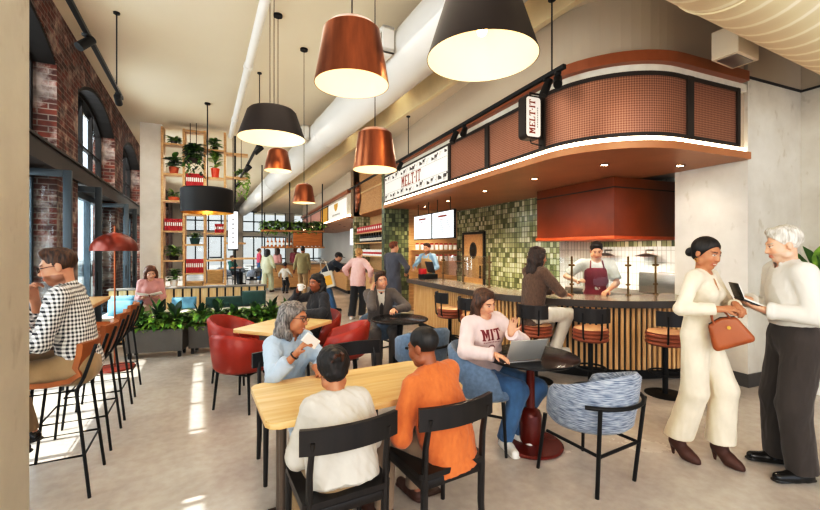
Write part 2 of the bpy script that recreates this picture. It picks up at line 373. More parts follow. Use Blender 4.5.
for k, s0 in enumerate(BAYS):
    s1 = s0 + BW; fo = -2.05
    f = MB(); ap = arch_pts(s0 + .03, s1 - .03, SPR, RISE - .03)
    # dark lining under the brick arch, thin frame that follows it, glazing bars up to the arch
    for (a, b) in zip(ap[:-1], ap[1:]):
        wall_slab(f, [(a[0], a[1] - .04), (b[0], b[1] - .04), (b[0], b[1] + .02), (a[0], a[1] + .02)], fo - .1, WI - .01)
        wall_slab(f, [(a[0], a[1] - .10), (b[0], b[1] - .10), (b[0], b[1]), (a[0], a[1])], fo - .04, fo + .06)
    for s in (s0 + .03, s1 - .09): f.span((fo - .04, s, 2.95), (fo + .06, s + .06, SPR))
    f.span((fo - .04, s0, 2.95), (fo + .06, s1, 3.02))
    for j in range(1, 4):
        w = .06; s = s0 + BW * j / 4; f.span((fo - .03, s - w / 2, 2.95), (fo + .04, s + w / 2, SPR + RISE * (.92 if j == 2 else .70)))
    f.span((fo - .03, s0, 3.55), (fo + .04, s1, 3.59))
    w = struct('window_%d' % (k + 1), f, DARKST, AL)
    g = MB(); wall_slab(g, [(s0 + .05, 2.97), (s1 - .05, 2.97)] + [(x, z - .05) for x, z in ap[::-1]], fo - .004, fo + .004); struct('pane', g, M['glass'], parent=w)
    # fixed glazing under the transom: blue-grey steel frame, two rails
    f = MB(); fo = -2.05
    for j in range(0, 4):
        s = s0 + .02 + (BW - .1) * j / 3; f.span((fo - .04, s, 0), (fo + .06, s + .07, 2.68), mat=0)
    f.span((fo - .04, s0, 0), (fo + .06, s1, .14)); f.span((fo - .04, s0, 2.56), (fo + .06, s1, 2.68))
    w = struct('window_%d' % (k + 11), f, M['steel_blue'], AL)
    g = MB(); g.span((fo - .004, s0 + .05, .1), (fo + .004, s1 - .05, 2.6)); struct('pane', g, M['glass'], parent=w)
# door leaves folded open, square to the wall
def leaf_door(n, s, o0=-2.05, o1=-1.47, top=2.64):
    f = MB(); t = .06
    f.span((o0, s, 0), (o0 + .09, s + t, top), .006); f.span((o1 - .09, s, 0), (o1, s + t, top), .006)
    f.span((o0 + .09, s, top - .09), (o1 - .09, s + t, top), .006); f.span((o0 + .09, s, 0), (o1 - .09, s + t, .22), .006)
    d = struct('door_%d' % n, f, M['steel_blue'], AL)
    g = MB(); g.span((o0 + .08, s + .026, .2), (o1 - .08, s + .034, top - .08)); struct('pane', g, M['glass'], parent=d)
    h = MB(); h.tube([(o1 - .045, s - .002, .95), (o1 - .045, s - .05, .95), (o1 - .045, s - .05, 1.25), (o1 - .045, s - .002, 1.25)], .01, 8); struct('door_handle', h, M['black_metal'], parent=d)
leaf_door(1, 6.62, -2.02, -1.5); leaf_door(2, 8.2); leaf_door(3, 12.2); leaf_door(4, 10.95)
# ---- concrete -------------------------------------------------------------------------
m = MB(); m.span((-1.15, 1.45, 0), (-.61, 2.12, CEIL), .008); struct('pillar_near', m, M['concrete_warm'], AL)
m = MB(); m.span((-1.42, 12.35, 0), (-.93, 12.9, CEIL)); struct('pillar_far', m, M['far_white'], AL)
UB = 5.43                                            # back wall of the counters
m = MB(); m.span((UB, 2.83, 0), (6.9, 3.69, 3.63)); struct('pillar_right', m, M['concrete_white'], AR)
m = MB(); m.span((UB, 2.83, 3.63), (6.9, 3.69, LOWC)); m.span((6.55, -5, 3.63), (6.85, 2.83, LOWC)); struct('wall_bulkhead_right', m, M['beige'], AR)
m = MB(); m.span((6.55, -5, 0), (6.85, 2.83, 3.62)); struct('wall_right', m, M['concrete_white'], AR)
m = MB(); m.span((UB - .01, 2.815, 3.615), (6.56, 2.83, 3.64)); m.span((6.535, -5, 3.615), (6.55, 2.815, 3.64)); struct('trim_right', m, M['ink'], AR)
m = MB(); m.span((UB - .014, 2.816, 0), (6.55, 2.83, .155)); m.span((UB - .014, 2.83, 0), (UB, 3.36, .155)); m.span((6.536, -5, 0), (6.55, 2.816, .155))
struct('baseboard_right', m, plain('grey_baseboard', '#4e4a46', .5), AR)
# ---- back wall of the food counters ------------------------------------------------------
UK = 6.2
m = MB(); m.span((UK, 3.69, 0), (UK + .2, 5.85, 3.0), mat=1); m.span((UK - .012, 3.69, 1.66), (UK, 5.85, 1.86), mat=0); m.span((UB + .2, 5.85, 0), (UK + .2, 6.05, 3.0), mat=1); m.span((UB, 5.85, 0), (UB + .2, 5.86, 2.7), mat=1); m.span((UB, 3.69, 2.74), (UK + .2, 6.05, 2.9), mat=2); m.span((UB, 5.85, 0), (UB + .2, 13.4, LOWC), mat=0); m.span((UB, 13.4, 0), (UB + .2, 33, LOWC), mat=2)
struct('wall_back', m, [M['green_tile'], M['white_tile'], M['pale_wall']], AR)
m = MB(); m.span((3.28, 9.72, 0), (3.95, 9.95, 3.6), mat=0); m.span((3.95, 9.80, 0), (UB, 9.95, 3.6), mat=1); struct('wall_end', m, [M['dark_tile'], M['oak_plain']], AR)
# ---- canopy over the near counter ---------------------------------------------------------
CU, CV, CR = 3.31, 2.85, .90
def front_path(off=0.0, v_far=9.72, u_end=UB, n=14, cu=CU, cv=CV, R=CR):
    c = (cu + R, cv + R); r = R + off; P = [(cu - off, v_far), (cu - off, (v_far + c[1]) / 2)]
    P += [(c[0] - r * math.cos(PI / 2 * k / n), c[1] - r * math.sin(PI / 2 * k / n)) for k in range(n + 1)]
    return P + [(u_end, cv - off)]
def ribbon(off, z0, z1, th, **kw):
    mb = MB(); mb.wall(front_path(off, **kw), z0, z1, th); return mb
def slab_between(off, z0, z1, v_far=9.72):
    mb = MB(); P = front_path(off, v_far); cv_ = CV; mb.prism(P[:-1] + [(UB - .03, cv_ - off), (UB - .03, v_far)], z0, z1); return mb
struct('ceiling_canopy_soffit', slab_between(.07, 2.66, 2.74), M['soffit'], AR)
struct('trim_light_strip', ribbon(.03, 2.74, 2.79, .05, u_end=UB - .05), M['led'], AR)
struct('wall_bulkhead', ribbon(-.02, 2.74, LOWC, .08), M['beige'], AR)
m = MB(); P = front_path(.0)
struct('trim_rail', ribbon(.10, 3.54, 3.65, .12, u_end=UB - .12), M['rust_rail'], AR)
struct('trim_cream_band', ribbon(.02, 3.45, 3.54, .04, u_end=UB - .02), M['linen'], AR)
# panels of perforated copper, each in a dark frame
def path_part(off, f0, f1, n=60):
    """part of the front path between two fractions of its length"""
    P = [Vector((p[0], p[1])) for p in front_path(off, n=40)]; L = [0]
    for a, b in zip(P[:-1], P[1:]): L.append(L[-1] + (b - a).length)
    def pt(d):
        for i in range(len(P) - 1):
            if d <= L[i + 1] + 1e-9: return P[i].lerp(P[i + 1], (d - L[i]) / max(1e-9, L[i + 1] - L[i]))
        return P[-1]
    keep = [f0] + [l for l in L if f0 < l < f1] + [f1]
    return [tuple(pt(d)) for d in keep], L[-1]
LTOT = path_part(.03, 0, .1)[1]
arc0 = 9.72 - (CV + CR)                       # path length at which the curve begins
marks = [9.72 - 6.19, 9.72 - 5.0, 9.72 - 3.82, LTOT - (UB - 4.41), LTOT - .16]
def ribbon_uv(o, path, z0):
    me = o.data; uv = me.uv_layers.active.data; P = [Vector(p) for p in path]; L = [0]
    for a, b in zip(P[:-1], P[1:]): L.append(L[-1] + (b - a).length)
    for lp in me.loops:
        co = me.vertices[lp.vertex_index].co; i = min(range(len(P)), key=lambda k: (P[k] - co.xy).length); uv[lp.index].uv = (L[i], co.z)
for a, b in zip(marks[:-1], marks[1:]):
    p, _ = path_part(.03, a + .025, b - .025)
    pm = MB(); pm.wall(p, 2.83, 3.42, 0); o = pm.build('copper_panel', M['mesh_copper']); ribbon_uv(o, p, 0)
    fr = MB(); p2, _ = path_part(.045, a, b); fr.wall(p2, 2.79, 2.83, .04); fr.wall(p2, 3.42, 3.46, .04)
    for q in (a, b - .05):
        p3, _ = path_part(.05, q, q + .05); fr.wall(p3, 2.79, 3.46, .05)
    fo = fr.build('panel_frame', M['bronze'], o)
    o['kind'] = 'structure'; o.name = 'trim_copper_panel'; o.rotation_euler = (0, 0, AR)
# ---- second stand: canopy, coloured panels, round timber corner ----------------------------
V2, V2E = 13.4, 26.0
m = MB(); m.span((CU - .1, V2, 2.66), (UB, V2E, 2.74)); struct('ceiling_canopy_soffit_far', m, M['soffit'], AR)
m = MB(); m.span((CU - .05, V2, 2.74), (CU, V2E, 2.80)); struct('trim_light_strip_far', m, M['led'], AR)
m = MB(); m.span((CU, V2, 2.74), (CU + .1, V2E, LOWC)); struct('wall_bulkhead_far', m, M['beige'], AR)
m = MB(); m.span((CU - .12, V2, 3.54), (CU, V2E, 3.65)); struct('trim_rail_far', m, M['rust_rail'], AR)
for (a, b, mt) in ((17.3, 19.1, 'yellow'), (19.1, 22.2, 'pink'), (22.2, 25.9, 'pink')):
    m = MB(); m.span((CU - .03, a + .05, 2.83), (CU, b - .05, 3.45)); o = struct('trim_panel', m, M[mt], AR)
    f = MB(); f.span((CU - .05, a, 2.80), (CU, a + .05, 3.48)); f.span((CU - .05, a, 3.44), (CU, b, 3.48)); struct('panel_frame', f, M['bronze'], parent=o)
# timber drum between the stands (vertical slats, horizontal seam)
tp = [(UB, 9.95), (3.40, 9.95)] + [(3.40 + .0, 12.4)] + [(4.4 - 1.0 * math.cos(PI / 2 * k / 12), 12.4 + 1.0 * math.sin(PI / 2 * k / 12)) for k in range(1, 13)] + [(UB, 13.4)]
m = MB(); m.prism(tp[::-1], 2.72, LOWC); o = struct('wall_timber_drum', m, wood('timber_slats', '#d3a066', '#b37e46', 1.0, 1, .5, planks=0), AR)
s = MB()
def along(path, step):
    P = [Vector(p) for p in path]; out = []; d0 = 0
    for a, b in zip(P[:-1], P[1:]):
        L = (b - a).length; t = (b - a) / L; d = d0
        while d < L: out.append((a + t * d, t)); d += step
        d0 = d - L
    return out
for p, t in along(tp[1:-1], .11):
    s.box((p.x + t.y * .012 * -1, p.y + t.x * .012, (2.72 + LOWC) / 2), (.06, .03, LOWC - 2.76), rz=math.atan2(t.y, t.x))
struct('trim_slats', s, M['oak_plain'], parent=o)
s = MB(); s.wall([(p[0] - .03, p[1]) for p in tp[1:-1]], 3.36, 3.40, .02); struct('trim_seam', s, M['oak'], parent=o)
m = MB(); m.span((3.40, 13.3, 0), (UB, 13.45, 2.72)); struct('wall_alcove_far', m, M['green_tile'], AR)
m = MB(); m.span((3.96, 9.95, 0), (4.05, 13.3, 2.72)); struct('wall_alcove_back', m, M['oak_plain'], AR)
# far wall with tall gridded windows
m = MB(); FS = 31.0
for (a, b) in ((-2.6, -1.2), (2.0, 2.6), (5.6, 6.2), (9.2, 14)): m.span((a, FS, 0), (b, FS + .3, CEIL + .2))
m.span((-2.6, FS, 4.35), (14, FS + .3, CEIL + .2)); m.span((-2.6, FS, 2.55), (14, FS + .3, 2.85)); struct('wall_far', m, M['pale_wall'], AL)
for k, (a, b) in enumerate(((-1.2, 2.0), (2.6, 5.6), (6.2, 9.2))):
    f = MB()
    for (z0, z1) in ((0, 2.55), (2.85, 4.35)):
        for j in range(5): s = a + (b - a) * j / 4; f.span((s - .04, FS + .1, z0), (s + .04, FS + .18, z1))
        for z in ((z0 + .05, z0 + .9, z1 - .05) if z0 == 0 else (z0 + .03, (z0 + z1) / 2, z1 - .03)): f.span((a, FS + .1, z - .04), (b, FS + .18, z + .04))
    w = struct('window_%d' % (k + 21), f, M['black_metal'], AL)
    g = MB(); g.span((a, FS + .13, 0), (b, FS + .14, 4.35)); struct('pane', g, M['glass'], parent=w)
# ---- ducts, pipe ------------------------------------------------------------------------
def duct(name, label, a, b, r, mat, rings, ringr=.012, cat='duct'):
    a, b = Vector(a), Vector(b); o = thing(name, label, cat, a); d = (b - a); L = d.length; d.normalize()
    t = MB(); t.tube([(0, 0, 0), d * L], r, 40); t.build('duct_body', mat, o)
    for x in rings:
        q = MB(); q.tube([d * (x - .02), d * (x - .015), d * (x + .015), d * (x + .02)], [r, r + ringr, r + ringr, r], 40, caps=False); q.build('duct_ring', mat, o)
    return o
M['duct'] = plain('white_duct', '#cfccc6', .55, .1, var=.04, scale=1.0)
def spiral_duct_mat():
    m, nt, b = _new('ribbed_cream_duct'); v = coords(nt, 'Object', (1, 1, 1)); w = N(nt, 'ShaderNodeTexWave'); w.bands_direction = 'X'; w.inputs['Scale'].default_value = 1.3; w.inputs['Distortion'].default_value = 0
    mp = N(nt, 'ShaderNodeMapping'); mp.inputs['Rotation'].default_value = (0, 0, -AL); nt.links.new(v, mp.inputs['Vector']); nt.links.new(mp.outputs['Vector'], w.inputs['Vector'])
    r = ramp(nt, w.outputs['Fac'], [(0, '#d8c7a6'), (.85, '#dccbaa'), (.97, '#efe3c9')]); nt.links.new(r, b.inputs['Base Color']); b.inputs['Roughness'].default_value = .7; bump(nt, b, w.outputs['Fac'], .15, .02); return m
DO, DZ, DR = 2.62, 4.36, .37
duct('air_duct', 'long white round air duct running along under the ceiling', Lp(DO, 1.9, DZ), Lp(DO, 30.9, DZ), DR, M['duct'], [.06, 1.7, 7.2, 11, 15, 19])
duct('ribbed_duct', 'fat cream ribbed duct crossing overhead above the right hand pillar', Lp(2.2, 1.45, 3.78), Lp(6.10, 1.45, 3.78), .44, spiral_duct_mat(), [1.15], .01)
o = thing('sprinkler_pipe', 'thin white pipe running along the ceiling near the window wall', 'pipe', Lp(.67, 0, 4.6))
t = MB(); t.tube([(0, 0, 0), Lp(0, 11.6, 0)], .06, 16); t.build('pipe_body', M['white_paint'], o)
for x in (4, 7, 10):
    q = MB(); q.tube([Lp(0, x - .05), Lp(0, x + .05)], .074, 16); q.build('pipe_coupling', M['white_paint'], o)
    q = MB(); q.tube([Lp(0, x), Lp(0, x, .3)], .006, 6); q.build('hanger_rod', M['white_paint'], o)
def grille(label, s, o_, z):
    r = thing('vent_grille', label, 'vent', Lp(o_, s, z), AL)
    f = MB(); w, h = .5, .34
    for (lo, hi) in (((-.06, -w / 2, -h / 2), (.10, w / 2, -h / 2 + .05)), ((-.06, -w / 2, h / 2 - .05), (.10, w / 2, h / 2)), ((-.06, -w / 2, -h / 2), (.10, -w / 2 + .05, h / 2)), ((-.06, w / 2 - .05, -h / 2), (.10, w / 2, h / 2))): f.span(lo, hi, .004)
    f.build('frame', M['white_paint'], r)
    f = MB()
    for k in range(9): f.box((-.02, 0, -h / 2 + .07 + k * .026), (.05, w - .1, .006), rot=Euler((0, .6, 0)))
    f.build('louvres', M['steel'], r)
grille('white square air vent on the side of the long duct, the nearer one', 5.0, DO - DR - .11, DZ)
grille('small white square air vent further back on the long duct', 9.7, DO - DR - .11, DZ)
r = thing('diffuser_box', 'cream box shaped air outlet under the ribbed duct', 'vent', Lp(4.72, 2.06, 3.64), AL)
f = MB(); f.span((-.2, -.13, -.14), (.2, .1, .14), .006); f.build('casing', M['ceiling'], r); f = MB(); f.span((-.16, -.10, -.146), (.16, .07, -.14)); f.build('outlet', M['steel'], r)
# ---- outside the windows -------------------------------------------------------------------
m = MB(); m.span((-40, -30, -.35), (-2.4, 60, -.2)); m.span((-40, 33.2, -.35), (40, 80, -.2)); struct('street_outside', m, plain('asphalt', '#6f6e6c', .9), AL)
def house(label, o0, o1, s0, s1, h, wall, cols, rows, gl):
    r = thing('street_building', label, 'building', (0, 0, 0), AL)
    w = MB(); w.span((o0, s0, -.2), (o1, s1, h)); w.build('wall', wall, r); c = MB(); c.span((o0 - .2, s0 - .2, h), (o1 + .2, s1 + .2, h + .4)); c.build('cornice', M['concrete'], r)
    for i in range(cols):
        for j in range(rows):
            y = s0 + (s1 - s0) * (i + .5) / cols; z = 1.2 + j * 3.3
            q = MB(); q.span((o1 - .02, y - .7, z), (o1 + .06, y + .7, z + 1.9)); wq = q.build('window', M['concrete'], r); q = MB(); q.span((o1 + .05, y - .6, z + .1), (o1 + .07, y + .6, z + 1.8)); q.build('window_pane', gl, wq)
gl = plain('dark_window', '#3c4a55', .1, .3)
house('pale yellow building across the street seen through the window glass', -24, -14, -6, 8.5, 9.5, plain('ochre_render', '#b8a160', .9), 4, 3, gl)
house('red brick building across the street beyond the open doors', -24, -14, 9, 24, 10.5, M['brick'], 4, 3, gl)
house('grey block beyond the far windows', -8, 16, 52, 60, 7, M['pale_wall'], 3, 2, gl)
# ---- counter of the near stand ----------------------------------------------------------------
QU, QV, QR = 3.30, 3.33, 1.90; QFAR = 7.75
def counter_path(off, v_far=QFAR, n=30, u_end=UB - .02):
    c = (QU + QR, QV + QR); r = QR + off; P = [(QU - off, v_far), (QU - off, c[1] + .8)]
    return P + [(c[0] - r * math.cos(PI / 2 * k / n), c[1] - r * math.sin(PI / 2 * k / n)) for k in range(n + 1)] + [(u_end, QV - off)]
r = thing('bar_counter', 'long curved bar counter faced with honey timber slats under a dark stone top', 'counter', (0, 0, 0), AR)
m = MB(); m.wall(counter_path(0), .14, .92, .06); m.span((QU, QFAR, .14), (QU + .7, QFAR + .05, .92)); m.build('slat_backing', M['ink'], r)
m = MB(); m.wall(counter_path(-.07), 0, .14, .06); m.build('kick_plate', M['black_metal'], r)
sl = MB()
for p, t in along(counter_path(.012), .066): sl.box((p.x, p.y, .53), (.036, .026, .78), rz=math.atan2(t.y, t.x))
for k in range(10): sl.box((QU + .03 + k * .066, QFAR + .06, .53), (.036, .026, .78))
sl.build('timber_slats', M['oak_slat'], r)
m = MB(); P = counter_path(.16, QFAR + .08); Q = counter_path(-.5, QFAR + .08)
m.prism(P + Q[::-1], .92, 1.0); m.build('counter_top', M['counter_top'], r)
m = MB(); m.wall(counter_path(.17, QFAR + .08), .915, 1.0, .01); m.build('edge_band', plain('counter_edge', '#4a4038', .35, var=.15), r)
# glass sneeze guards on brass posts
def guard(name, label, pts):
    r = thing(name, label, 'glass screen', (0, 0, 0), AR)
    for (u, v) in pts:
        q = MB(); q.cyl((u, v, 1.0), (u, v, 1.52), .014, seg=10); q.cyl((u, v, 1.0), (u, v, 1.015), .035, seg=14); q.box((u, v, 1.40), (.07, .05, .03), .005); q.box((u, v, 1.14), (.05, .04, .025), .005); q.build('post', plain('aged_brass', '#6b5535', .35, .8), r)
    q = MB(); q.wall([(u + .02, v) for u, v in pts], 1.12, 1.50, .008); q.build('glass_pane', M['glass'], r)
guard('glass_guard', 'clear glass guard on thin brass posts along the straight part of the counter', [(3.62, 7.1), (3.62, 6.3), (3.64, 5.5)])
guard('glass_guard', 'clear glass guard on thin brass posts round the curve in front of the cook', [(3.80, 4.75), (4.12, 4.22), (4.75, 3.86), (5.2, 3.80)])
# hood over the cooking line
r = thing('cooker_hood', 'big rust red cooker hood hanging above the cook', 'hood', (0, 0, 0), AR)
m = MB(); m.span((4.85, 4.17, 1.80), (UK - .02, 5.80, 2.655), .004); m.build('hood_box', M['rust_paint'], r)
m = MB(); m.span((4.84, 4.16, 2.50), (UK - .02, 5.81, 2.515)); m.build('panel_seam', M['ink'], r)
m = MB(); m.span((4.835, 4.155, 1.76), (UK - .02, 5.815, 1.81), .004); m.build('bottom_lip', plain('painted_glow_lip', '#c05a2c', .35, .2), r)  # brighter orange paints the light along the hood's lower edge
# worktop, shelves and range behind the counter
r = thing('steel_worktop', 'brushed steel worktop along the white tiled wall behind the cook', 'worktop', (0, 0, 0), AR)
m = MB(); m.span((5.5, 3.72, .86), (UK - .015, 5.8, .92), .005); m.build('top', M['steel'], r); m = MB(); m.span((5.55, 3.74, 0), (UK - .015, 5.78, .86)); m.build('cabinet', M['steel'], r)
m = MB(); m.span((5.9, 3.74, .92), (UK - .015, 4.6, 1.25), .01); m.build('splash_riser', M['steel'], r)
for (v, lab) in ((5.35, 'steel heat lamp shelf on the tiled wall left of the cook'), (4.55, 'steel heat lamp shelf on the tiled wall right of the cook')):
    q = MB(); q.lathe([(0, .05), (.05, .045), (.16, .01), (.17, 0), (0, 0)], seg=24); q.cyl((0, 0, .04), (.0, 0, .10), .012); o = q.build('plate_shelf', M['steel']); o.location = Rp(6.0, v, 1.50); tag(o, lab, 'shelf')
    q = MB(); q.tube([(0, 0, .1), rotz((.17, 0, .1), AR)], .012, 8); q.build('bracket', M['steel'], o)
# door in the tiled wall
m = MB(); v0, v1 = 8.42, 9.36
m.span((UB - .05, v0 - .06, 0), (UB, v0, 2.05)); m.span((UB - .05, v1, 0), (UB, v1 + .06, 2.05)); m.span((UB - .05, v0 - .06, 2.0), (UB, v1 + .06, 2.06))
d = struct('door_5', m, M['bronze'], AR)
m = MB(); m.span((UB - .03, v0, 0), (UB - .004, v1, 2.0)); struct('door_leaf', m, M['oak_plain'], parent=d)
m = MB()
for (rr, x, mt) in ((.17, -.036, 0), (.13, -.042, 1)):
    b = bmesh.new(); bmesh.ops.create_cone(b, cap_ends=True, segments=32, radius1=rr, radius2=rr, depth=.012)
    T = Matrix.Translation((UB + x, (v0 + v1) / 2, 1.58)) @ Matrix.Rotation(PI / 2, 4, 'Y') @ Matrix.Diagonal((1.25, 1, 1, 1)); m.merge(b, T, mt); b.free()
o = m.build('porthole', [M['bronze'], plain('dark_porthole', '#2a2724', .2)], d)
m = MB(); m.box((UB - .06, v0 + .1, 1.05), (.03, .03, .32), .006); m.build('door_handle', M['black_metal'], d)
# two hanging menu screens
def lines_board(name, label, cat, u, v0, v1, z0, z1, seed, title=True):
    rr = random.Random(seed); r = thing(name, label, cat, (0, 0, 0), AR)
    f = MB(); f.span((u, v0, z0), (u + .05, v1, z1), .004); f.build('casing', M['black_metal'], r)
    s = MB(); s.span((u - .004, v0 + .02, z0 + .02), (u, v1 - .02, z1 - .02)); s.build('screen', M['screen'], r)
    L = MB(); w = v1 - v0; h = z1 - z0
    for c in range(3):
        for k in range(7):
            vv = v1 - w * (.10 + .28 * c); zz = z1 - h * (.38 + .075 * k)
            L.span((u - .006, vv - w * rr.uniform(.12, .22), zz), (u - .0045, vv, zz + h * .022), mat=0)
    if title:
        L.span((u - .006, v0 + w * .30, z1 - h * .22), (u - .0045, v1 - w * .30, z1 - h * .15), mat=1); L.span((u - .006, v0 + w * .4, z1 - h * .31), (u - .0045, v1 - w * .4, z1 - h * .285), mat=1)
    L.build('menu_lines', [M['ink_grey'], M['ink_rust']], r)
    for vv in (v0 + .2, v1 - .2):
        q = MB(); q.cyl((u + .025, vv, z1), (u + .025, vv, 2.66), .008, seg=8); q.build('hanger', M['black_metal'], r)
lines_board('menu_screen', 'white menu screen hung over the counter, the one nearer the green door wall', 'screen', 3.72, 6.83, 7.81, 1.83, 2.40, 3)
lines_board('menu_screen', 'white menu screen hung over the counter, the one nearer the dark tiled pier', 'screen', 3.72, 7.84, 8.82, 1.83, 2.40, 4)
# illuminated menu board over the counter
def glyph_rects(ch):
    G = {'M': [(0, 0, 2.4, .8), (.5, 0, 1.9, 7), (3.6, 0, 6, .8), (4.1, 0, 5.5, 7), (0, 6.2, 2.2, 7), (3.8, 6.2, 6, 7), 'v'],
         'E': [(0, 0, 4.6, .9), (.4, 0, 1.8, 7), (0, 6.1, 4.6, 7), (1, 3.1, 3.4, 3.9), (3.9, 0, 4.7, 2), (3.9, 5, 4.7, 7)],
         'L': [(0, 0, 4.6, .9), (.5, 0, 1.9, 7), (0, 6.2, 2.6, 7), (3.9, 0, 4.7, 2.2)],
         'T': [(0, 6.1, 5, 7), (1.8, 0, 3.2, 7), (1.1, 0, 3.9, .8), (0, 5, .7, 7), (4.3, 5, 5, 7)],
         'I': [(.4, 0, 1.8, 7), (0, 0, 2.2, .8), (0, 6.2, 2.2, 7)], '-': [(0, 3, 1.6, 4)]}
    return G[ch]
GW = {'M': 6.6, 'E': 5.3, 'L': 5.2, 'T': 5.5, 'I': 2.8, '-': 2.2}
def word_polys(word, h):
    """flat slab-serif capitals: list of polygons, width"""
    k = h / 7; x = 0; out = []
    for ch in word:
        for rct in glyph_rects(ch):
            if rct == 'v': out.append([((x + 1.0) * k, 7 * k), ((x + 3.0) * k, 1.0 * k), ((x + 5.0) * k, 7 * k), ((x + 3.75) * k, 7 * k), ((x + 3.0) * k, 4.2 * k), ((x + 2.25) * k, 7 * k)])
            else: a, b, c, d = rct; out.append([((x + a) * k, b * k), ((x + c) * k, b * k), ((x + c) * k, d * k), ((x + a) * k, d * k)])
        x += GW[ch]
    return out, (x - .4) * k
r = thing('menu_lightbox', 'long lit white sign with small sketches and the words MELT-IT over the counter', 'sign', (0, 0, 0), AR)
u = CU - .035; va, vb, z0, z1 = 6.22, 9.68, 2.83, 3.43
m = MB(); m.span((u, va, z0), (u + .04, vb, z1)); m.build('lit_face', M['sign_white'], r)
m = MB(); m.span((u - .015, va - .03, z0 - .04), (u + .04, vb + .02, z0)); m.span((u - .015, va - .03, z1), (u + .04, vb + .02, z1 + .03)); m.span((u - .015, va - .03, z0), (u + .04, va, z1)); m.span((u - .015, vb, z0), (u + .04, vb + .02, z1)); m.build('frame', M['bronze'], r)
def flat_word(word, h, right, up, org, out, name, mat, parent):
    polys, w = word_polys(word, h); mb = MB(); R_, U_, O_ = Vector(right), Vector(up), Vector(org)
    Z = R_.cross(U_).normalized()
    for i, p in enumerate(polys): mb.face([O_ + R_ * (x - w / 2) + U_ * (y - h / 2) + Z * out for x, y in p])
    return mb.build(name, mat, parent)
flat_word('MELT-IT', .235, (0, -1, 0), (0, 0, 1), (u, (va + vb) / 2 - .0, 3.132), .005, 'lettering', M['ink_rust'], r)
rr = random.Random(5); sk = MB()
for row, zc in ((0, 2.92), (1, 3.35)):
    for k in range(19):
        v = va + .12 + k * .18 + rr.uniform(-.03, .03); z = zc + rr.uniform(-.02, .02); kind = (k + row) % 3; s = rr.uniform(.85, 1.25)
        def P(a, b): return (u - .004, v - a * s, z + b * s)
        if kind == 0:      # little cow like doodle: body, head, legs
            sk.face([P(-.06, -.02), P(.05, -.02), P(.06, .03), P(-.05, .04)]); sk.face([P(.05, .01), P(.09, .02), P(.085, .06), P(.05, .05)])
            for x in (-.05, -.02, .03): sk.face([P(x, -.06), P(x + .012, -.06), P(x + .012, -.01), P(x, -.01)])
        elif kind == 1:    # wedge of cheese
            sk.face([P(-.06, -.03), P(.06, -.03), P(.06, .0), P(-.06, .045)])
        else:              # leaf sprig
            for q in range(4):
                a = q * 1.2 + .4; sk.face([P(0, -.04), P(.05 * math.cos(a) - .01, .05 * math.sin(a)), P(.06 * math.cos(a), .06 * math.sin(a) + .01), P(.05 * math.cos(a + .4), .05 * math.sin(a + .4))])
sk.build('sketch_pattern', plain('soft_ink', '#5a524c', .7), r)
m = MB()
for z in (2.995, 3.262): m.span((u - .003, va + .05, z), (u - .001, vb - .05, z + .006))
m.build('rule_lines', M['ink_grey'], r)
# blade sign
r = thing('blade_sign', 'small hanging white sign with MELT-IT set sideways in rust letters', 'sign', Rp(3.10, 3.83, 3.16), AR)
def rrect(w, h, rad, n=6):
    P = []
    for (cx_, cy_, a0) in ((w / 2 - rad, h / 2 - rad, 0), (-w / 2 + rad, h / 2 - rad, 1), (-w / 2 + rad, -h / 2 + rad, 2), (w / 2 - rad, -h / 2 + rad, 3)):
        P += [(cx_ + rad * math.cos((a0 + k / n) * PI / 2), cy_ + rad * math.sin((a0 + k / n) * PI / 2)) for k in range(n + 1)]
    return P
m = MB(); m.M = Matrix.Rotation(PI / 2, 4, 'X'); m.prism(rrect(.24, .50, .05), -.06, .06); m.build('sign_box', M['bronze'], r)
m = MB(); m.M = Matrix.Rotation(PI / 2, 4, 'X'); m.prism(rrect(.20, .46, .035), .06, .064); m.prism(rrect(.20, .46, .035), -.064, -.06); m.build('lit_face', M['sign_white'], r)
flat_word('MELT-IT', .085, (0, 0, 1), (-1, 0, 0), (-.02, -.066, 0), .001, 'lettering', M['ink_rust'], r)
m = MB()
for k in range(9): m.span((.05, -.067, -.12 + k * .027), (.062, -.066, -.12 + k * .027 + .018))
m.build('small_print', M['ink_grey'], r)
m = MB(); m.tube([(0, 0, .25), (0, 0, .30), (.12, 0, .30), (.22, 0, .30)], .012, 8); m.build('bracket', M['bronze'], r); m = MB(); m.tube([(0, 0, -.25), (.02, 0, -.29), (.2, 0, -.31)], .008, 8); m.build('bracket', M['bronze'], r)
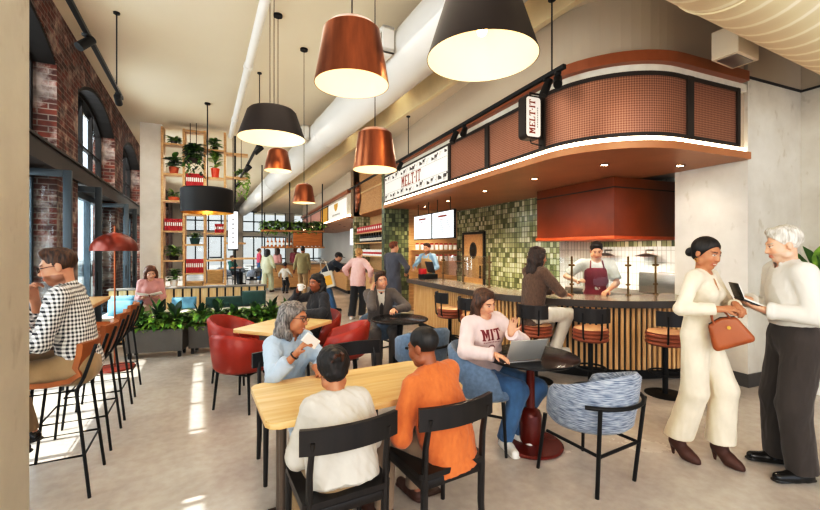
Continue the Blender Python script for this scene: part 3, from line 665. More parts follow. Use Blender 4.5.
# sign on the second stand
r = thing('shield_sign', 'white lit sign with a mustard shield emblem on the stand further back', 'sign', (0, 0, 0), AR)
m = MB(); m.span((CU - .03, 13.95, 2.83), (CU, 17.25, 3.45)); m.build('lit_face', M['sign_white'], r)
m = MB(); vc = 15.7
sh = [(-.36, .24), (-.12, .20), (0, .26), (.12, .20), (.36, .24), (.34, .02), (.2, -.14), (0, -.22), (-.2, -.14), (-.34, .02)]
m.face([(CU - .033, vc - x, 3.25 + y * .7) for x, y in sh]); m.build('shield_emblem', M['yellow'], r)
m = MB()
for k in range(9): m.span((CU - .034, vc - .72 + k * .165, 2.93), (CU - .031, vc - .72 + k * .165 + .10, 3.0))
m.build('lettering', M['ink_grey'], r)
r = thing('leaf_ornament', 'carved rust red leaf shaped ornament on the rounded timber slats', 'ornament', Rp(3.33, 12.55, 3.35), AR)
m = MB()
for sgn in (-1, 1):
    prev = None
    for k in range(13):
        t = k / 12; w = .26 * math.sin(PI * min(1, t * 1.02)) ** .8; z = .42 - .95 * t; row = [(-.09 + .02 * (k % 2), 0, z), (-.05 - .03 * (k % 2), sgn * w * .6, z - .02), (.0, sgn * w, z + .03)]
        if prev:
            for a in range(2): m.face([prev[a], prev[a + 1], row[a + 1], row[a]])
        prev = row
m.build('leaf_blade', M['copper'], r)
# ---- shelves with bottles in the alcove -------------------------------------------------------------
def shelf_row(z, label):
    m = MB(); m.span((3.42, 10.0, z - .035), (3.95, 13.28, z), .004); o = m.build('shelf_board', M['oak_plain']); o.rotation_euler = (0, 0, AR); tag(o, label, 'shelf')
for z, lab in ((2.14, 'oak shelf of red boxes under the timber drum'), (1.82, 'oak shelf of dark bottles under the red boxes'), (1.42, 'oak shelf of white tins under the dark bottles')): shelf_row(z, lab)
bt = MB(); bt.lathe([(0, 0), (.038, 0), (.04, .01), (.04, .19), (.034, .22), (.015, .25), (.014, .30), (.017, .30), (.017, .315), (0, .315)], seg=12); bo = bt.build('wine_bottle', plain('dark_bottle_glass', '#1d1a16', .15))
lb = MB(); lb.lathe([(.041, .06), (.0412, .14)], seg=12); lb.build('bottle_label', M['paper'], bo)
tag(bo, 'dark wine bottle standing in the row on the middle alcove shelf', 'bottle', 'bottles on the middle alcove shelf'); bo.location = Rp(3.56, 10.2, 1.8205)
for k in range(1, 24): dup(bo, loc=Rp(3.56 + .05 * (k % 2), 10.2 + k * .128, 1.8205))
bx = MB(); bx.box((0, 0, .10), (.16, .17, .20), .004); bxo = bx.build('carton', M['red_book']); q = MB(); q.box((-.081, 0, .11), (.004, .10, .07)); q.build('carton_label', M['paper'], bxo)
tag(bxo, 'red carton in the row on the top alcove shelf', 'box', 'red cartons on the top alcove shelf'); bxo.location = Rp(3.56, 10.2, 2.1405); bxo.rotation_euler = (0, 0, AR)
for k in range(1, 15): dup(bxo, loc=Rp(3.56, 10.2 + k * .21, 2.1405))
tn = MB(); tn.lathe([(0, 0), (.06, 0), (.06, .17), (.05, .185), (0, .185)], seg=14); tno = tn.build('tin', M['white_glaze']); q = MB(); q.lathe([(.061, .05), (.061, .11)], seg=14); q.build('tin_band', M['red_book'], tno)
tag(tno, 'white tin with a red band in the row on the lowest alcove shelf', 'tin', 'tins on the lowest alcove shelf'); tno.location = Rp(3.56, 10.2, 1.4205)
for k in range(1, 19): dup(tno, loc=Rp(3.56, 10.2 + k * .165, 1.4205))
r = thing('alcove_counter', 'oak fronted service counter with a dark top below the bottle shelves', 'counter', (0, 0, 0), AR)
m = MB(); m.span((3.45, 10.0, .12), (3.95, 13.28, .9)); m.build('cabinet', M['oak_plain'], r); m = MB(); m.span((3.40, 9.97, .9), (3.95, 13.29, .95), .005); m.build('top', M['counter_top'], r); m = MB(); m.span((3.5, 10.0, 0), (3.95, 13.28, .12)); m.build('kick_plate', M['ink'], r)
# shelf of jars behind the till
for z, lab in ((1.60, 'upper timber shelf of red topped jars behind the cashier'), (1.30, 'lower timber shelf of red topped jars behind the cashier')):
    m = MB(); m.span((4.05, 9.52, z - .03), (UB - .02, 9.79, z), .004); o = m.build('shelf_board', M['oak_plain']); o.rotation_euler = (0, 0, AR); tag(o, lab, 'shelf')
jr = MB(); jr.lathe([(0, 0), (.05, 0), (.052, .02), (.052, .12), (.04, .14), (0, .14)], seg=12); jo = jr.build('jar', M['white_glaze']); q = MB(); q.lathe([(.044, .135), (.046, .17), (0, .17)], seg=12); q.build('jar_lid', M['red_book'], jo)
tag(jo, 'white jar with a red lid on the shelves behind the cashier', 'jar', 'jars on the shelves behind the cashier'); jo.location = Rp(4.15, 9.62, 1.6005)
for z in (1.60, 1.30):
    for k in range(9):
        if z == 1.60 and k == 0: continue
        dup(jo, loc=Rp(4.15 + k * .14, 9.62, z + .0005))
# till
r = thing('cash_register', 'black till with a red receipt box at the far end of the bar', 'till', Rp(3.52, 7.6, 1.0), AR)
m = MB(); m.box((0, 0, .05), (.3, .34, .1), .01); m.build('base', M['black_metal'], r); m = MB(); m.box((.05, 0, .24), (.03, .34, .24), .008, rot=Euler((0, -.3, 0))); m.build('screen', M['ink'], r); m = MB(); m.box((-.1, .05, .15), (.12, .16, .12), .01); m.build('receipt_box', M['red_book'], r)
# second stand: counter, wall menu
r = thing('far_counter', 'timber fronted counter with grey tiled base on the stand further back', 'counter', (0, 0, 0), AR)
m = MB(); m.span((3.35, 14.2, .12), (4.0, 24, .95)); m.build('cabinet', M['oak_plain'], r); m = MB(); m.span((3.30, 14.1, .95), (4.05, 24, 1.0), .005); m.build('top', M['counter_top'], r); m = MB(); m.span((3.4, 14.2, 0), (4.0, 24, .12)); m.build('kick_plate', M['ink'], r)
lines_board('menu_board', 'white wall menu board on the stand further back', 'sign', 3.9, 13.9, 15.9, 1.75, 2.45, 9, False)
# ---- furniture --------------------------------------------------------------------------------------
def make_bar_stool():
    t = thing('counter_stool', 'x', 'stool')
    m = MB(); m.lathe([(0, .012), (.19, .010), (.205, .004), (.205, 0), (0, 0)], seg=32); m.build('base', M['black_metal'], t)
    m = MB(); m.cyl((0, 0, .01), (0, 0, .56), .028, seg=14); m.build('pole', M['black_metal'], t)
    m = MB(); m.tube([(.16 * math.cos(a), .16 * math.sin(a), .24) for a in np.linspace(0, 2 * PI, 28)[:-1]], .011, 8, closed=True); m.tube([(-.16, 0, .24), (.16, 0, .24)], .009, 8); m.build('foot_ring', M['black_metal'], t)
    prof = [(0, .555), (.17, .555)]
    for k in range(3):
        z = .56 + k * .042
        prof += [(.185 + .015 * math.sin(PI * q / 4), z + .042 * q / 4) for q in range(5)]
    m = MB(); m.lathe(prof + [(.19, .695), (.17, .70), (0, .702)], seg=36); m.build('seat', M['leather_rust'], t)
    m = MB(); m.lathe([(.183, .6965), (.16, .712), (.08, .716), (0, .716)], seg=36); m.build('seat_pad', plain('cream_seat_pad', '#c89a72', .5, var=.1), t)
    n = 14; A = [(-.95 + 1.9 * k / n) for k in range(n + 1)]
    m = MB(); path = [(.235 * math.sin(a), -.235 * math.cos(a)) for a in A]; m.wall(path, .79, .95, .028); m.build('backrest', plain('dark_walnut', '#1d1513', .45), t)
    for a in (-.45, .45):
        m = MB(); m.tube([(.17 * math.sin(a), -.17 * math.cos(a), .57), (.215 * math.sin(a), -.215 * math.cos(a), .62), (.232 * math.sin(a), -.232 * math.cos(a), .9)], .010, 8); m.build('back_post', M['black_metal'], t)
    return t
S = make_bar_stool()
def stool_at(u, v, ang, label, first=[True]):
    if first[0]: first[0] = False; S.location = Rp(u, v); S.rotation_euler = (0, 0, ang); S['label'] = label; return S
    return dup(S, Rp(u, v), ang, label)
def face_to(p, q): d = Vector(q) - Vector(p); return math.atan2(-d.x, d.y)
cc = Rp(QU + QR, QV + QR)
for (u, v, lab) in ((3.72, 3.52, 'rust counter stool standing empty between the seated brown jacket woman and the cream suit woman'), (4.33, 3.05, 'rust counter stool half hidden beside the woman in the cream suit'), (3.30, 3.97, 'rust counter stool the woman in the brown jacket sits on'),):
    stool_at(u, v, face_to(Rp(u, v), cc), lab)
for (u, v, lab) in ((2.95, 4.82, 'rust counter stool right behind the waving student'), (2.95, 5.55, 'rust counter stool behind the left shoulder of the waving student')): stool_at(u, v, AR - PI / 2, lab)
# dark wood chair
def make_wood_chair():
    t = thing('wood_chair', 'x', 'chair')
    m = MB(); m.prism(rrect(.44, .42, .04), .435, .465); m.build('seat', M['dark_wood'], t)
    for sx in (-1, 1):
        m = MB(); m.tube([(sx * .19, -.19, .44), (sx * .19, -.185, .2), (sx * .195, -.20, 0)], [.021, .019, .015], 10); q = m; q.build('leg', M['dark_wood'], t)
        m = MB(); m.tube([(sx * .20, .20 * 1, .44), (sx * .205, .205, 0)], [.020, .014], 10); m.build('leg', M['dark_wood'], t)
        m = MB(); m.tube([(sx * .19, -.19, .43), (sx * .19, -.20, .6), (sx * .185, -.235, .76)], [.021, .019, .016], 10, flat=.8); m.build('back_post', M['dark_wood'], t)
        m = MB(); m.box((sx * .195, 0, .40), (.022, .36, .045), .004); m.build('side_rail', M['dark_wood'], t)
    m = MB(); m.box((0, .19, .40), (.36, .022, .045), .004); m.box((0, -.185, .40), (.36, .022, .045), .004); m.build('apron', M['dark_wood'], t)
    n = 12; path = [(-.235 + .47 * k / n, -.225 - .03 * (1 - ((k - n / 2) / (n / 2)) ** 2) * -1 - .03) for k in range(n + 1)]
    path = [(x, -.20 - .045 * (1 - (x / .235) ** 2)) for x, y in path]
    m = MB(); m.wall(path, .70, .815, -.024); m.build('top_rail', M['dark_wood'], t, weld=True)
    return t
W = make_wood_chair(); TA = math.atan2(.476, .879)
def put(first, root, loc, rz, label, group=None):
    if first.get(root.name) is None:
        first[root.name] = 1; root.location = loc; root.rotation_euler = (0, 0, rz); root['label'] = label; return root
    return dup(root, loc, rz, label)
F = {}
tn_ = Vector((-.476, .879, 0))      # across the front table, away from the camera
c1 = Vector((-.270, 1.868, 0)) + tn_ * .235; c2 = Vector((.253, 2.11, 0)) + tn_ * .235
put(F, W, c1, TA, 'black wooden chair under the woman in the white top'); put(F, W, c2, TA + .04, 'black wooden chair under the man in the orange sweater')
c3 = Vector((-.905, 3.01, 0)); c4 = Vector((-.365, 3.26, 0))
put(F, W, c3, TA + PI, 'black wooden chair under the grey haired woman across the table'); put(F, W, c4, TA + PI + .05, 'empty black wooden chair on the far side of the oak table')
# oak table in front
r = thing('oak_table', 'pale oak table with rounded corners in the foreground', 'table', (-.333, 2.556, 0), TA)
m = MB(); b = bmesh.new(); mb2 = MB(); mb2.prism(rrect(1.21, .67, .06, 8), .715, .75); bmesh.ops.bevel(mb2.bm, geom=[e for e in mb2.bm.edges if abs(e.verts[0].co.z - e.verts[1].co.z) < 1e-4], offset=.006, segments=2, affect='EDGES'); mb2.build('tabletop', M['oak'], r)
for sx in (-1, 1):
    m = MB(); m.box((sx * .475, 0, .012), (.10, .34, .024), .006); m.build('base_plate', plain('umber_steel', '#4a3326', .4, .4), r)
    for sy in (-.045, .045): m = MB(); m.cyl((sx * .475, sy, .02), (sx * .475, sy, .70), .021, seg=14); m.build('post', plain('taupe_steel', '#6e6258', .4, .5), r)
    m = MB(); m.box((sx * .475, 0, .705), (.12, .42, .02), .004); m.build('top_bracket', M['black_metal'], r)
# second oak table
T2 = Vector((-1.44, 4.62, 0)); a2 = math.atan2(-.36, .93)
r = thing('oak_table', 'pale oak table behind the grey haired woman with red chairs round it', 'table', T2, a2)
mb2 = MB(); mb2.prism(rrect(.72, .90, .05, 6), .715, .75); mb2.build('tabletop', wood('oak_table_top', '#e8c998', '#d2a76c', 1.0, 0, .33), r)
m = MB(); m.box((0, 0, .012), (.5, .5, .024), .006); m.build('base_plate', M['black_metal'], r); m = MB(); m.cyl((0, 0, .02), (0, 0, .715), .035); m.build('post', M['black_metal'], r)
# tub chairs
def make_tub(name, up, upd, metal, rail=True, low_front=.0, seat_z=.45, top=.80):
    """barrel chair: curved upholstered shell whose arms slope down to the front, seat cushion, metal frame; faces +Y"""
    t = thing(name, 'x', 'chair'); n = 36; s = MB(); ro, ri = .285, .225
    ring = []
    for k in range(n + 1):
        a = -2.35 + 4.7 * k / n; f = (1 - math.cos(abs(a) / 2.35 * PI)) / 2   # 0 at the back, 1 at the front ends
        zt = top - (top - .655) * f; e = max(0, (abs(a) - 2.0) / .35); zt -= .17 * e * e; zb = .40 - .01 * f + .02 * e
        y = -math.cos(a) * 1.02; x = math.sin(a); tilt = .05 * (1 - f)
        o_ = [(x * (ro - .03), y * (ro - .03), zb), (x * ro, y * ro, zb + .03), (x * (ro + tilt * .6), y * (ro + tilt * .6), (zb + zt) / 2), (x * (ro + tilt), y * (ro + tilt), zt - .03), (x * (ro + tilt - .03), y * (ro + tilt - .03), zt), (x * (ri + tilt), y * (ri + tilt), zt - .02), (x * ri, y * ri, (zb + zt) / 2), (x * (ri - .01), y * (ri - .01), zb)]
        ring.append([s._v(p) for p in o_])
    for A, B in zip(ring[:-1], ring[1:]):
        for j in range(len(A)):
            f_ = s.bm.faces.new([A[j], A[(j + 1) % len(A)], B[(j + 1) % len(A)], B[j]]); f_.smooth = True
    s.bm.faces.new(ring[0][::-1]); s.bm.faces.new(ring[-1])
    sh = s.build('shell', up, t, sharp=60); me = sh.data; uv = me.uv_layers.active.data
    for lp in me.loops:
        co = me.vertices[lp.vertex_index].co; uv[lp.index].uv = (math.atan2(co.x, -co.y) * .3, co.z)
    c = MB(); c.lathe([(0, .39), (.24, .39), (.265, .41), (.268, .435), (.25, .465), (.18, .478), (0, .48)], seg=36); cu = c.build('seat_cushion', upd, t)
    legs = [(.20, -.17, 1), (-.20, -.17, 1), (.235, .22, 0), (-.235, .22, 0)]
    for (x, y, rear) in legs:
        q = MB()
        if rear and rail: q.tube([(x * 1.02, y * 1.25, 0), (x * 1.22, y * 1.55, .60)], .013, 10)
        else: q.tube([(x * 1.08, y * 1.08, 0), (x * .92, y * .92, .41)], [.011, .015], 10)
        q.build('leg', metal, t)
    if rail:
        q = MB(); q.tube([(.345 * math.sin(a), -.345 * math.cos(a) * 1.0, .60) for a in np.linspace(-1.0, 1.0, 17)], .013, 10); q.build('back_rail', metal, t)
        q = MB(); q.tube([(.21, -.235, .28), (-.21, -.235, .28)], .011, 8); q.tube([(.21, -.235, .28), (.2, .2, .28)], .011, 8); q.tube([(-.21, -.235, .28), (-.2, .2, .28)], .011, 8); q.build('stretcher', metal, t)
    else:
        q = MB(); q.tube([(.2, -.2, .385), (.22, .22, .385), (-.22, .22, .385), (-.2, -.2, .385)], .012, 8, closed=True); q.build('seat_frame', metal, t)
    return t
B = make_tub('tub_chair', M['blue_weave'], M['blue_cloth'], M['black_metal'])
put(F, B, (1.285, 2.88, 0), .52, 'blue woven tub chair with a black metal frame, empty in the foreground')
B2 = make_tub('tub_chair', M['blue_cloth'], M['blue_cloth'], M['black_metal'])
put(F, B2, (.12, 4.42, 0), .50, 'plain blue tub chair seen behind the head of the man in orange')
put(F, B2, (.66, 3.44, 0), -PI / 2 - .5, 'plain blue tub chair the student with the laptop sits on')
put(F, B2, (-.46, 5.62, 0), PI - .9, 'plain blue tub chair under the suited man on the phone')
R_ = make_tub('red_chair', M['leather_red'], M['leather_red'], M['black_metal'], rail=False, top=.79)
put(F, R_, (-1.72, 4.14, 0), -.30, 'red leather tub chair with its back to the camera at the second oak table')
put(F, R_, (-2.18, 5.02, 0), -PI / 2 - .1, 'red leather tub chair on the planter side of the second oak table')
put(F, R_, (-.80, 4.62, 0), PI / 2 + .1, 'red leather tub chair on the right side of the second oak table')
put(F, R_, (-1.24, 5.32, 0), PI - .5, 'red leather tub chair under the woman in the dark jacket')
# round black tables
def round_table(label, loc, R, base):
    t = thing('round_table', label, 'table', loc)
    m = MB(); m.lathe([(0, .715), (R - .02, .715), (R, .725), (R, .735), (R - .012, .742), (0, .742)], seg=48); m.build('tabletop', plain('black_table_top', '#191615', .22), t)
    m = MB(); m.lathe([(0, 0), (.255, 0), (.26, .006), (.26, .016), (.25, .024), (.06, .03), (0, .03)], seg=40); m.build('base', base, t)
    m = MB(); m.lathe([(.085, .028), (.09, .05), (.09, .25), (.075, .285), (.036, .31), (.034, .70), (.05, .715)], seg=28); m.build('pedestal', base, t)
    return t
round_table('round black table on a red pedestal where the student works', (1.0, 3.32, 0), .385, M['red_gloss'])
round_table('round black table in front of the suited man on the phone', (-.13, 5.08, 0), .36, M['black_metal'])
# tan bar stools at the window counter
def make_tan():
    t = thing('bar_stool', 'x', 'stool')         # faces +Y, seat .74 high
    n = 10; s = MB(); rows = []
    prof = [(.19, .725), (.10, .722), (-.02, .715), (-.13, .725), (-.19, .765), (-.225, .84), (-.245, .93), (-.25, 1.0)]
    for (y, z) in prof:
        w = .215 if z < .8 else .205 - .03 * (z - .8); rows.append([(w * (2 * k / n - 1), y + (.055 * (abs(2 * k / n - 1) ** 2) if z > .8 else 0), z + (.03 * abs(2 * k / n - 1) ** 3 if z < .8 else 0)) for k in range(n + 1)])
    for th in (0, 1): pass
    def off(rw, i, k):
        y0, z0 = prof[max(i - 1, 0)]; y1, z1 = prof[min(i + 1, len(prof) - 1)]; d = Vector((0, y1 - y0, z1 - z0)).normalized(); nn = Vector((0, -d.z, d.y)); nn = -nn if nn.z < -.01 else nn
        p = Vector(rw[k]); return p - Vector((0, -d.z, d.y)) * -.03 if False else p + Vector((0, d.z, -d.y)) * .032
    top = [[s._v(p) for p in rw] for rw in rows]; bot = [[s._v(off(rw, i, k)) for k in range(n + 1)] for i, rw in enumerate(rows)]
    for G in (top, bot):
        for i in range(len(rows) - 1):
            for k in range(n): s.bm.faces.new([G[i][k], G[i][k + 1], G[i + 1][k + 1], G[i + 1][k]]).smooth = True
    for i in range(len(rows) - 1):
        for k in (0, n): s.bm.faces.new([top[i][k], top[i + 1][k], bot[i + 1][k], bot[i][k]])
    for i in (0, len(rows) - 1):
        for k in range(n): s.bm.faces.new([top[i][k], top[i][k + 1], bot[i][k + 1], bot[i][k]])
    s.build('seat_shell', M['leather_tan'], t, sharp=50)
    for sx in (-1, 1):
        q = MB(); q.tube([(sx * .225, -.235, 0), (sx * .195, -.16, .70), (sx * .19, -.20, .78), (sx * .185, -.262, .99)], .010, 8); q.build('leg', M['black_metal'], t)
        q = MB(); q.tube([(sx * .225, .225, 0), (sx * .19, .16, .70)], .010, 8); q.build('leg', M['black_metal'], t)
    q = MB(); y = .225 * .75
    q.tube([(.216, -.205, .28), (.214, .212, .28), (-.214, .212, .28), (-.216, -.205, .28)], .008, 8, closed=True); q.build('foot_rail', M['black_metal'], t)
    q = MB(); q.tube([(.19, -.16, .70), (.19, .16, .70), (-.19, .16, .70), (-.19, -.16, .70)], .009, 8, closed=True); q.build('seat_frame', M['black_metal'], t)
    return t
K = make_tan()
for k, (s, lab) in enumerate(((3.50, 'tan leather bar stool under the man in the checked shirt'), (4.19, 'tan leather bar stool next to the checked shirt man, second from the pillar'), (4.83, 'tan leather bar stool third from the near pillar'), (5.50, 'tan leather bar stool furthest from the near pillar'))):
    put(F, K, Lp(-.885, s), AL + PI / 2, lab)
r = thing('window_bar', 'long oak ledge on dark brackets along the window wall', 'counter', (0, 0, 0), AL)
m = MB(); m.span((-1.46, 2.25, 1.0), (-1.0, 6.1, 1.04), .006); m.build('ledge', M['oak_plain'], r)
for s in (2.7, 4.4, 5.9): m = MB(); m.tube([(-1.42, s, 0), (-1.42, s, .96), (-1.42, s, .975), (-1.40, s, .98), (-1.06, s, .98)], .02, 8); m.build('bracket', M['steel_blue'], r)
# dome floor lamp
r = thing('dome_lamp', 'rust red dome floor lamp beside the window ledge', 'lamp', (-4.0, 5.42, 0))
m = MB(); m.lathe([(0, 0), (.23, 0), (.235, .01), (.23, .022), (.02, .03), (0, .03)], seg=36); m.build('base', M['dome_red'], r)
m = MB(); m.cyl((0, 0, .02), (0, 0, 1.93), .011, seg=12); m.build('pole', plain('copper_pole', '#9a5a38', .3, .7), r)
m = MB(); R0 = .275; pr = [(.02, 1.85)] + [(R0 * math.sin(a), 1.595 + .245 * math.cos(a)) for a in np.linspace(.1, PI / 2, 14)] + [(R0 - .015, 1.597)] + [((R0 - .012) * math.sin(a), 1.597 + .232 * math.cos(a)) for a in np.linspace(PI / 2, .1, 14)]
m.lathe(pr, seg=48); m.build('dome_shade', M['dome_red'], r)
# ---- pendants, tracks --------------------------------------------------------------------------------
LAMPS = []
def pendant(name, label, x, y, z0, R1, R2, h, mat, zc=CEIL, cyl=False, cables=1, rod=.004, lining='shade_white', group=None, fancy=True):
    """z0 = rim height; R1 rim radius, R2 top radius, h shade height"""
    t = thing(name, label, 'pendant lamp', (x, y, zc), 0, group); b = z0 - zc
    m = MB(); m.lathe([(0, 0), (.06, 0), (.06, -.03), (0, -.03)], seg=24); m.build('ceiling_rose', M['black_metal'], t)
    m = MB()
    for k in range(cables): dx = (k - (cables - 1) / 2) * .05; m.cyl((dx, 0, -.02), (dx, 0, b + h), rod, seg=8)
    m.build('cable', M['black_metal'], t)
    m = MB(); rc = R2 * .25; m.lathe([(0, b + h + .015), (R2 * .55, b + h + .012), (R2 - .03, b + h), (R2, b + h - .03), (R1, b), (R1 - .004, b)], seg=56); m.build('shade', mat, t)
    m = MB(); m.lathe([(R1 - .004, b + .001), (R2 - .006, b + h - .035), (R2 - .04, b + h - .012), (0, b + h - .008)], seg=56); m.build('shade_lining', M[lining], t)
    m = MB(); m.lathe([(0, b + h - .01), (.022, b + h - .01), (.022, b + h * .55), (0, b + h * .55)], seg=14); m.build('socket', M['bronze'], t)
    m = MB(); zc_ = b + h * .42; m.lathe([(0, zc_ + .05)] + [(.034 * math.sin(a), zc_ + .034 * math.cos(a)) for a in np.linspace(.5, PI, 9)], seg=16); m.build('bulb', M['bulb'], t)
    LAMPS.append((x, y, z0 + h * .30, R1)); return t
def pend_px(name, label, px, py_rim, Y, *a, **k): p = at(px, py_rim, Y); return pendant(name, label, p.x, p.y, p.z, *a, **k)
pend_px('copper_pendant', 'big copper bucket pendant, the nearest of the copper lamps', 352, 85, 2.3, .213, .162, .335, M['copper'])
pend_px('copper_pendant', 'copper bucket pendant hanging low in front of the timber drum', 375, 170, 3.45, .19, .145, .34, M['copper'])
pend_px('copper_pendant', 'copper bucket pendant peeking out below the dark brown shade', 278, 171, 5.6, .185, .135, .30, M['copper'])
pend_px('copper_pendant', 'copper bucket pendant furthest back, above the strollers', 304, 203, 6.56, .185, .135, .30, M['copper'])
pend_px('dark_pendant', 'largest dark brown cone pendant close overhead', 482, 59, 2.65, .365, .235, .44, M['dark_shade'])
pend_px('dark_pendant', 'dark brown cone pendant with a cream inside left of the copper lamps', 272, 139, 4.9, .397, .288, .35, M['dark_shade'], cables=2)
pend_px('drum_pendant', 'wide black drum pendant in front of the plant shelves', 207.5, 213, 9.0, .54, .54, .54, M['black_shade'], rod=.012, lining='gold')
def track(name, label, a, b, rods, zt, frame):
    a, b = Vector(a), Vector(b); t = thing(name, label, 'track light', a, 0); d = b - a
    mid = d / 2; ang = math.atan2(d.y, d.x)
    m = MB(); m.box(mid, (d.length, .045, .045), .004, rz=ang); m.build('track_bar', M['black_metal'], t)
    for k in rods: q = MB(); q.cyl(d * k, d * k + Vector((0, 0, zt - a.z)), .008, seg=8); q.cyl(d * k + Vector((0, 0, zt - a.z - .02)), d * k + Vector((0, 0, zt - a.z)), .04, seg=14); q.build('hanger_rod', M['black_metal'], t)
    return t, d
SPOTS = []
def head(label, p, aim):
    """track spotlight hanging just under the bar at p"""
    t = thing('spotlight', label, 'spotlight', p); d = Vector(aim).normalized()
    q = MB(); q.cyl((0, 0, 0), (0, 0, -.06), .012, seg=8); q.box((0, 0, -.01), (.06, .05, .03), .004); q.build('mount', M['black_metal'], t)
    c = Vector((0, 0, -.09)); q = MB(); q.tube([c - d * .09, c - d * .085, c + d * .10, c + d * .10, c + d * .085], [.034, .042, .045, .038, .036], 20); q.build('can', M['black_metal'], t)
    q = MB(); q.tube([c + d * .086, c + d * .088], [.034, .034], 18); q.build('lens', M['downlight'], t); SPOTS.append((Vector(p) + c + d * .12, d))
track('ceiling_track', 'black ceiling track hung along the brick wall', Lp(-1.05, 2.2, 3.84), Lp(-1.05, 7.2, 3.84), (.92, .3), CEIL, AL)
for (s, lab) in ((5.15, 'black track spotlight above the near arched window'), (6.9, 'black track spotlight at the end of the brick wall track')): head(lab, Lp(-1.05, s, 3.815), Lp(-.55, -.5, -.8) if s < 6 else Lp(-.02, .93, -.22))
track('ceiling_track', 'black ceiling track hung in front of the MELT-IT counter', Rp(3.03, 3.20, 3.50), Rp(3.03, 12.5, 3.50), (.02, .46), LOWC, AR)
for (v, lab) in ((3.30, 'black spotlight lit at the near end of the counter track'), (3.47, 'black spotlight right beside the small MELT-IT blade sign'), (5.25, 'black lit spotlight above the copper panels'), (5.55, 'black spotlight next to the lit one above the copper panels'), (7.95, 'black spotlight over the long MELT-IT sign')): head(lab, Rp(3.03, v, 3.475), Rp(-.5, -.56, -.66) if v in (3.30, 5.25) else Rp(-.35, .1, -.85))
tt = at(318, 147, 8.2)
track('ceiling_track', 'short black ceiling track behind the dark brown pendant', Lp(.95, 7.6, 3.6), Lp(.95, 13.6, 3.6), (.05, .7), CEIL, AL)
for (s, lab) in ((8.0, 'black spotlight nearest on the short middle track'), (10.0, 'black spotlight halfway along the short middle track'), (12.6, 'black spotlight furthest on the short middle track')): head(lab, Lp(.95, s, 3.575), Lp(-.6, .0, -.6))
DOWN = [(604.6, 164.7), (680, 165.5), (534.5, 178.7), (485, 191), (448, 201), (424.7, 206.7)]
def downlight(p, label, group=None):
    t = thing('downlight', label, 'downlight', p, 0, group)
    q = MB(); q.lathe([(.055, 0), (.055, -.008), (.042, -.008), (.040, -.002)], seg=24); q.build('trim_ring', M['bronze'], t); q = MB(); q.lathe([(0, -.004), (.040, -.003)], seg=24); q.build('lens', M['downlight'], t)
for k, (px, py) in enumerate(DOWN):
    Y = FOC * (2.66 - EYE) / (HY - py); p = at(px, py, Y); DOWN[k] = p
    downlight(p, ['round downlight in the canopy above the cook', 'round downlight in the canopy above the woman in cream', 'round downlight in the canopy left of the cooker hood', 'round downlight in the canopy over the timber door', 'round downlight in the canopy over the nearer menu screen', 'round downlight in the canopy over the farther menu screen'][k])
for k in range(6): p = Rp(3.7 + .5 * (k % 2), 14.3 + k * 1.3, 2.66); DOWN.append(p); downlight(p, 'small round downlight in the canopy of the stand further back', 'downlights of the far stand')
# ---- leaves ---------------------------------------------------------------------------------
def leaf(mb, base, d, up, L, w, droop, mat=0, n=5):
    """one pointed blade that bends down towards its tip"""
    d = Vector(d).normalized(); side = d.cross(Vector(up)); side = side.normalized() if side.length > 1e-3 else Vector((1, 0, 0)); nn = side.cross(d).normalized(); p = Vector(base); prev = None
    for k in range(n + 1):
        t = k / n; ww = w * math.sin(PI * (t * .92 + .08)) ** .8; q = p + nn * .0
        row = [q - side * ww + nn * ww * .35, q, q + side * ww + nn * ww * .35]; vs = [mb._v(x) for x in row]
        if prev:
            for a in range(2): f = mb.bm.faces.new([prev[a], prev[a + 1], vs[a + 1], vs[a]]); f.smooth = True; f.material_index = mat
        prev = vs; d = (d - Vector((0, 0, 1)) * droop / n).normalized(); nn = side.cross(d).normalized(); p = p + d * L / n
def foliage(rr, R, H, n, L, w, droop=.9, z0=0.0, spread=1.0, mats=2, erect=.35):
    mb = MB()
    for k in range(n):
        a = rr.uniform(0, 2 * PI); t = rr.random() ** .7; r0 = R * .35 * rr.random(); z = z0 + H * t * .8
        b = Vector((r0 * math.cos(a), r0 * math.sin(a), z)); e = erect + .8 * t * rr.random()
        d = Vector((math.cos(a) * spread, math.sin(a) * spread, e)); leaf(mb, b, d, (0, 0, 1), L * rr.uniform(.65, 1.15), w * rr.uniform(.7, 1.1), droop * rr.uniform(.5, 1.3), rr.randrange(mats))
    for k in range(7): a = rr.uniform(0, 2 * PI); mb.tube([(0, 0, z0 - .02), (R * .25 * math.cos(a), R * .25 * math.sin(a), z0 + H * .75)], [.008, .004], 5)
    return mb
def trailing(rr, R, H, n, L, w, drop):
    mb = foliage(rr, R, H, n, L, w, 1.2)
    for k in range(9):
        a = rr.uniform(0, 2 * PI); x, y = R * math.cos(a), R * math.sin(a); dl = drop * rr.uniform(.4, 1)
        for j in range(int(dl / .05)): leaf(mb, (x * (1 + .1 * math.sin(j)), y, -.05 * j), (math.cos(a + j * 2.4), math.sin(a + j * 2.4), -.4), (0, 0, 1), L * .5, w * .7, .8, rr.randrange(2), 3)
    return mb
def pot_plant(name, label, loc, seed, R, H, n, L, w, pot, ph, pr, mats=('leaf_dark', 'leaf_mid'), trail=0.0, **kw):
    rr = random.Random(seed); t = thing(name, label, 'plant', loc)
    m = MB(); m.lathe([(0, 0), (pr * .75, 0), (pr, ph), (pr * .92, ph), (pr * .88, ph - .02), (0, ph - .02)], seg=24); m.build('pot', pot, t)
    f = trailing(rr, R, H, n, L, w, trail) if trail else foliage(rr, R, H, n, L, w, z0=0, **kw)
    o = f.build('foliage', [M[mats[0]], M[mats[1]]], t, sharp=80); o.location = (0, 0, ph - .03); return t
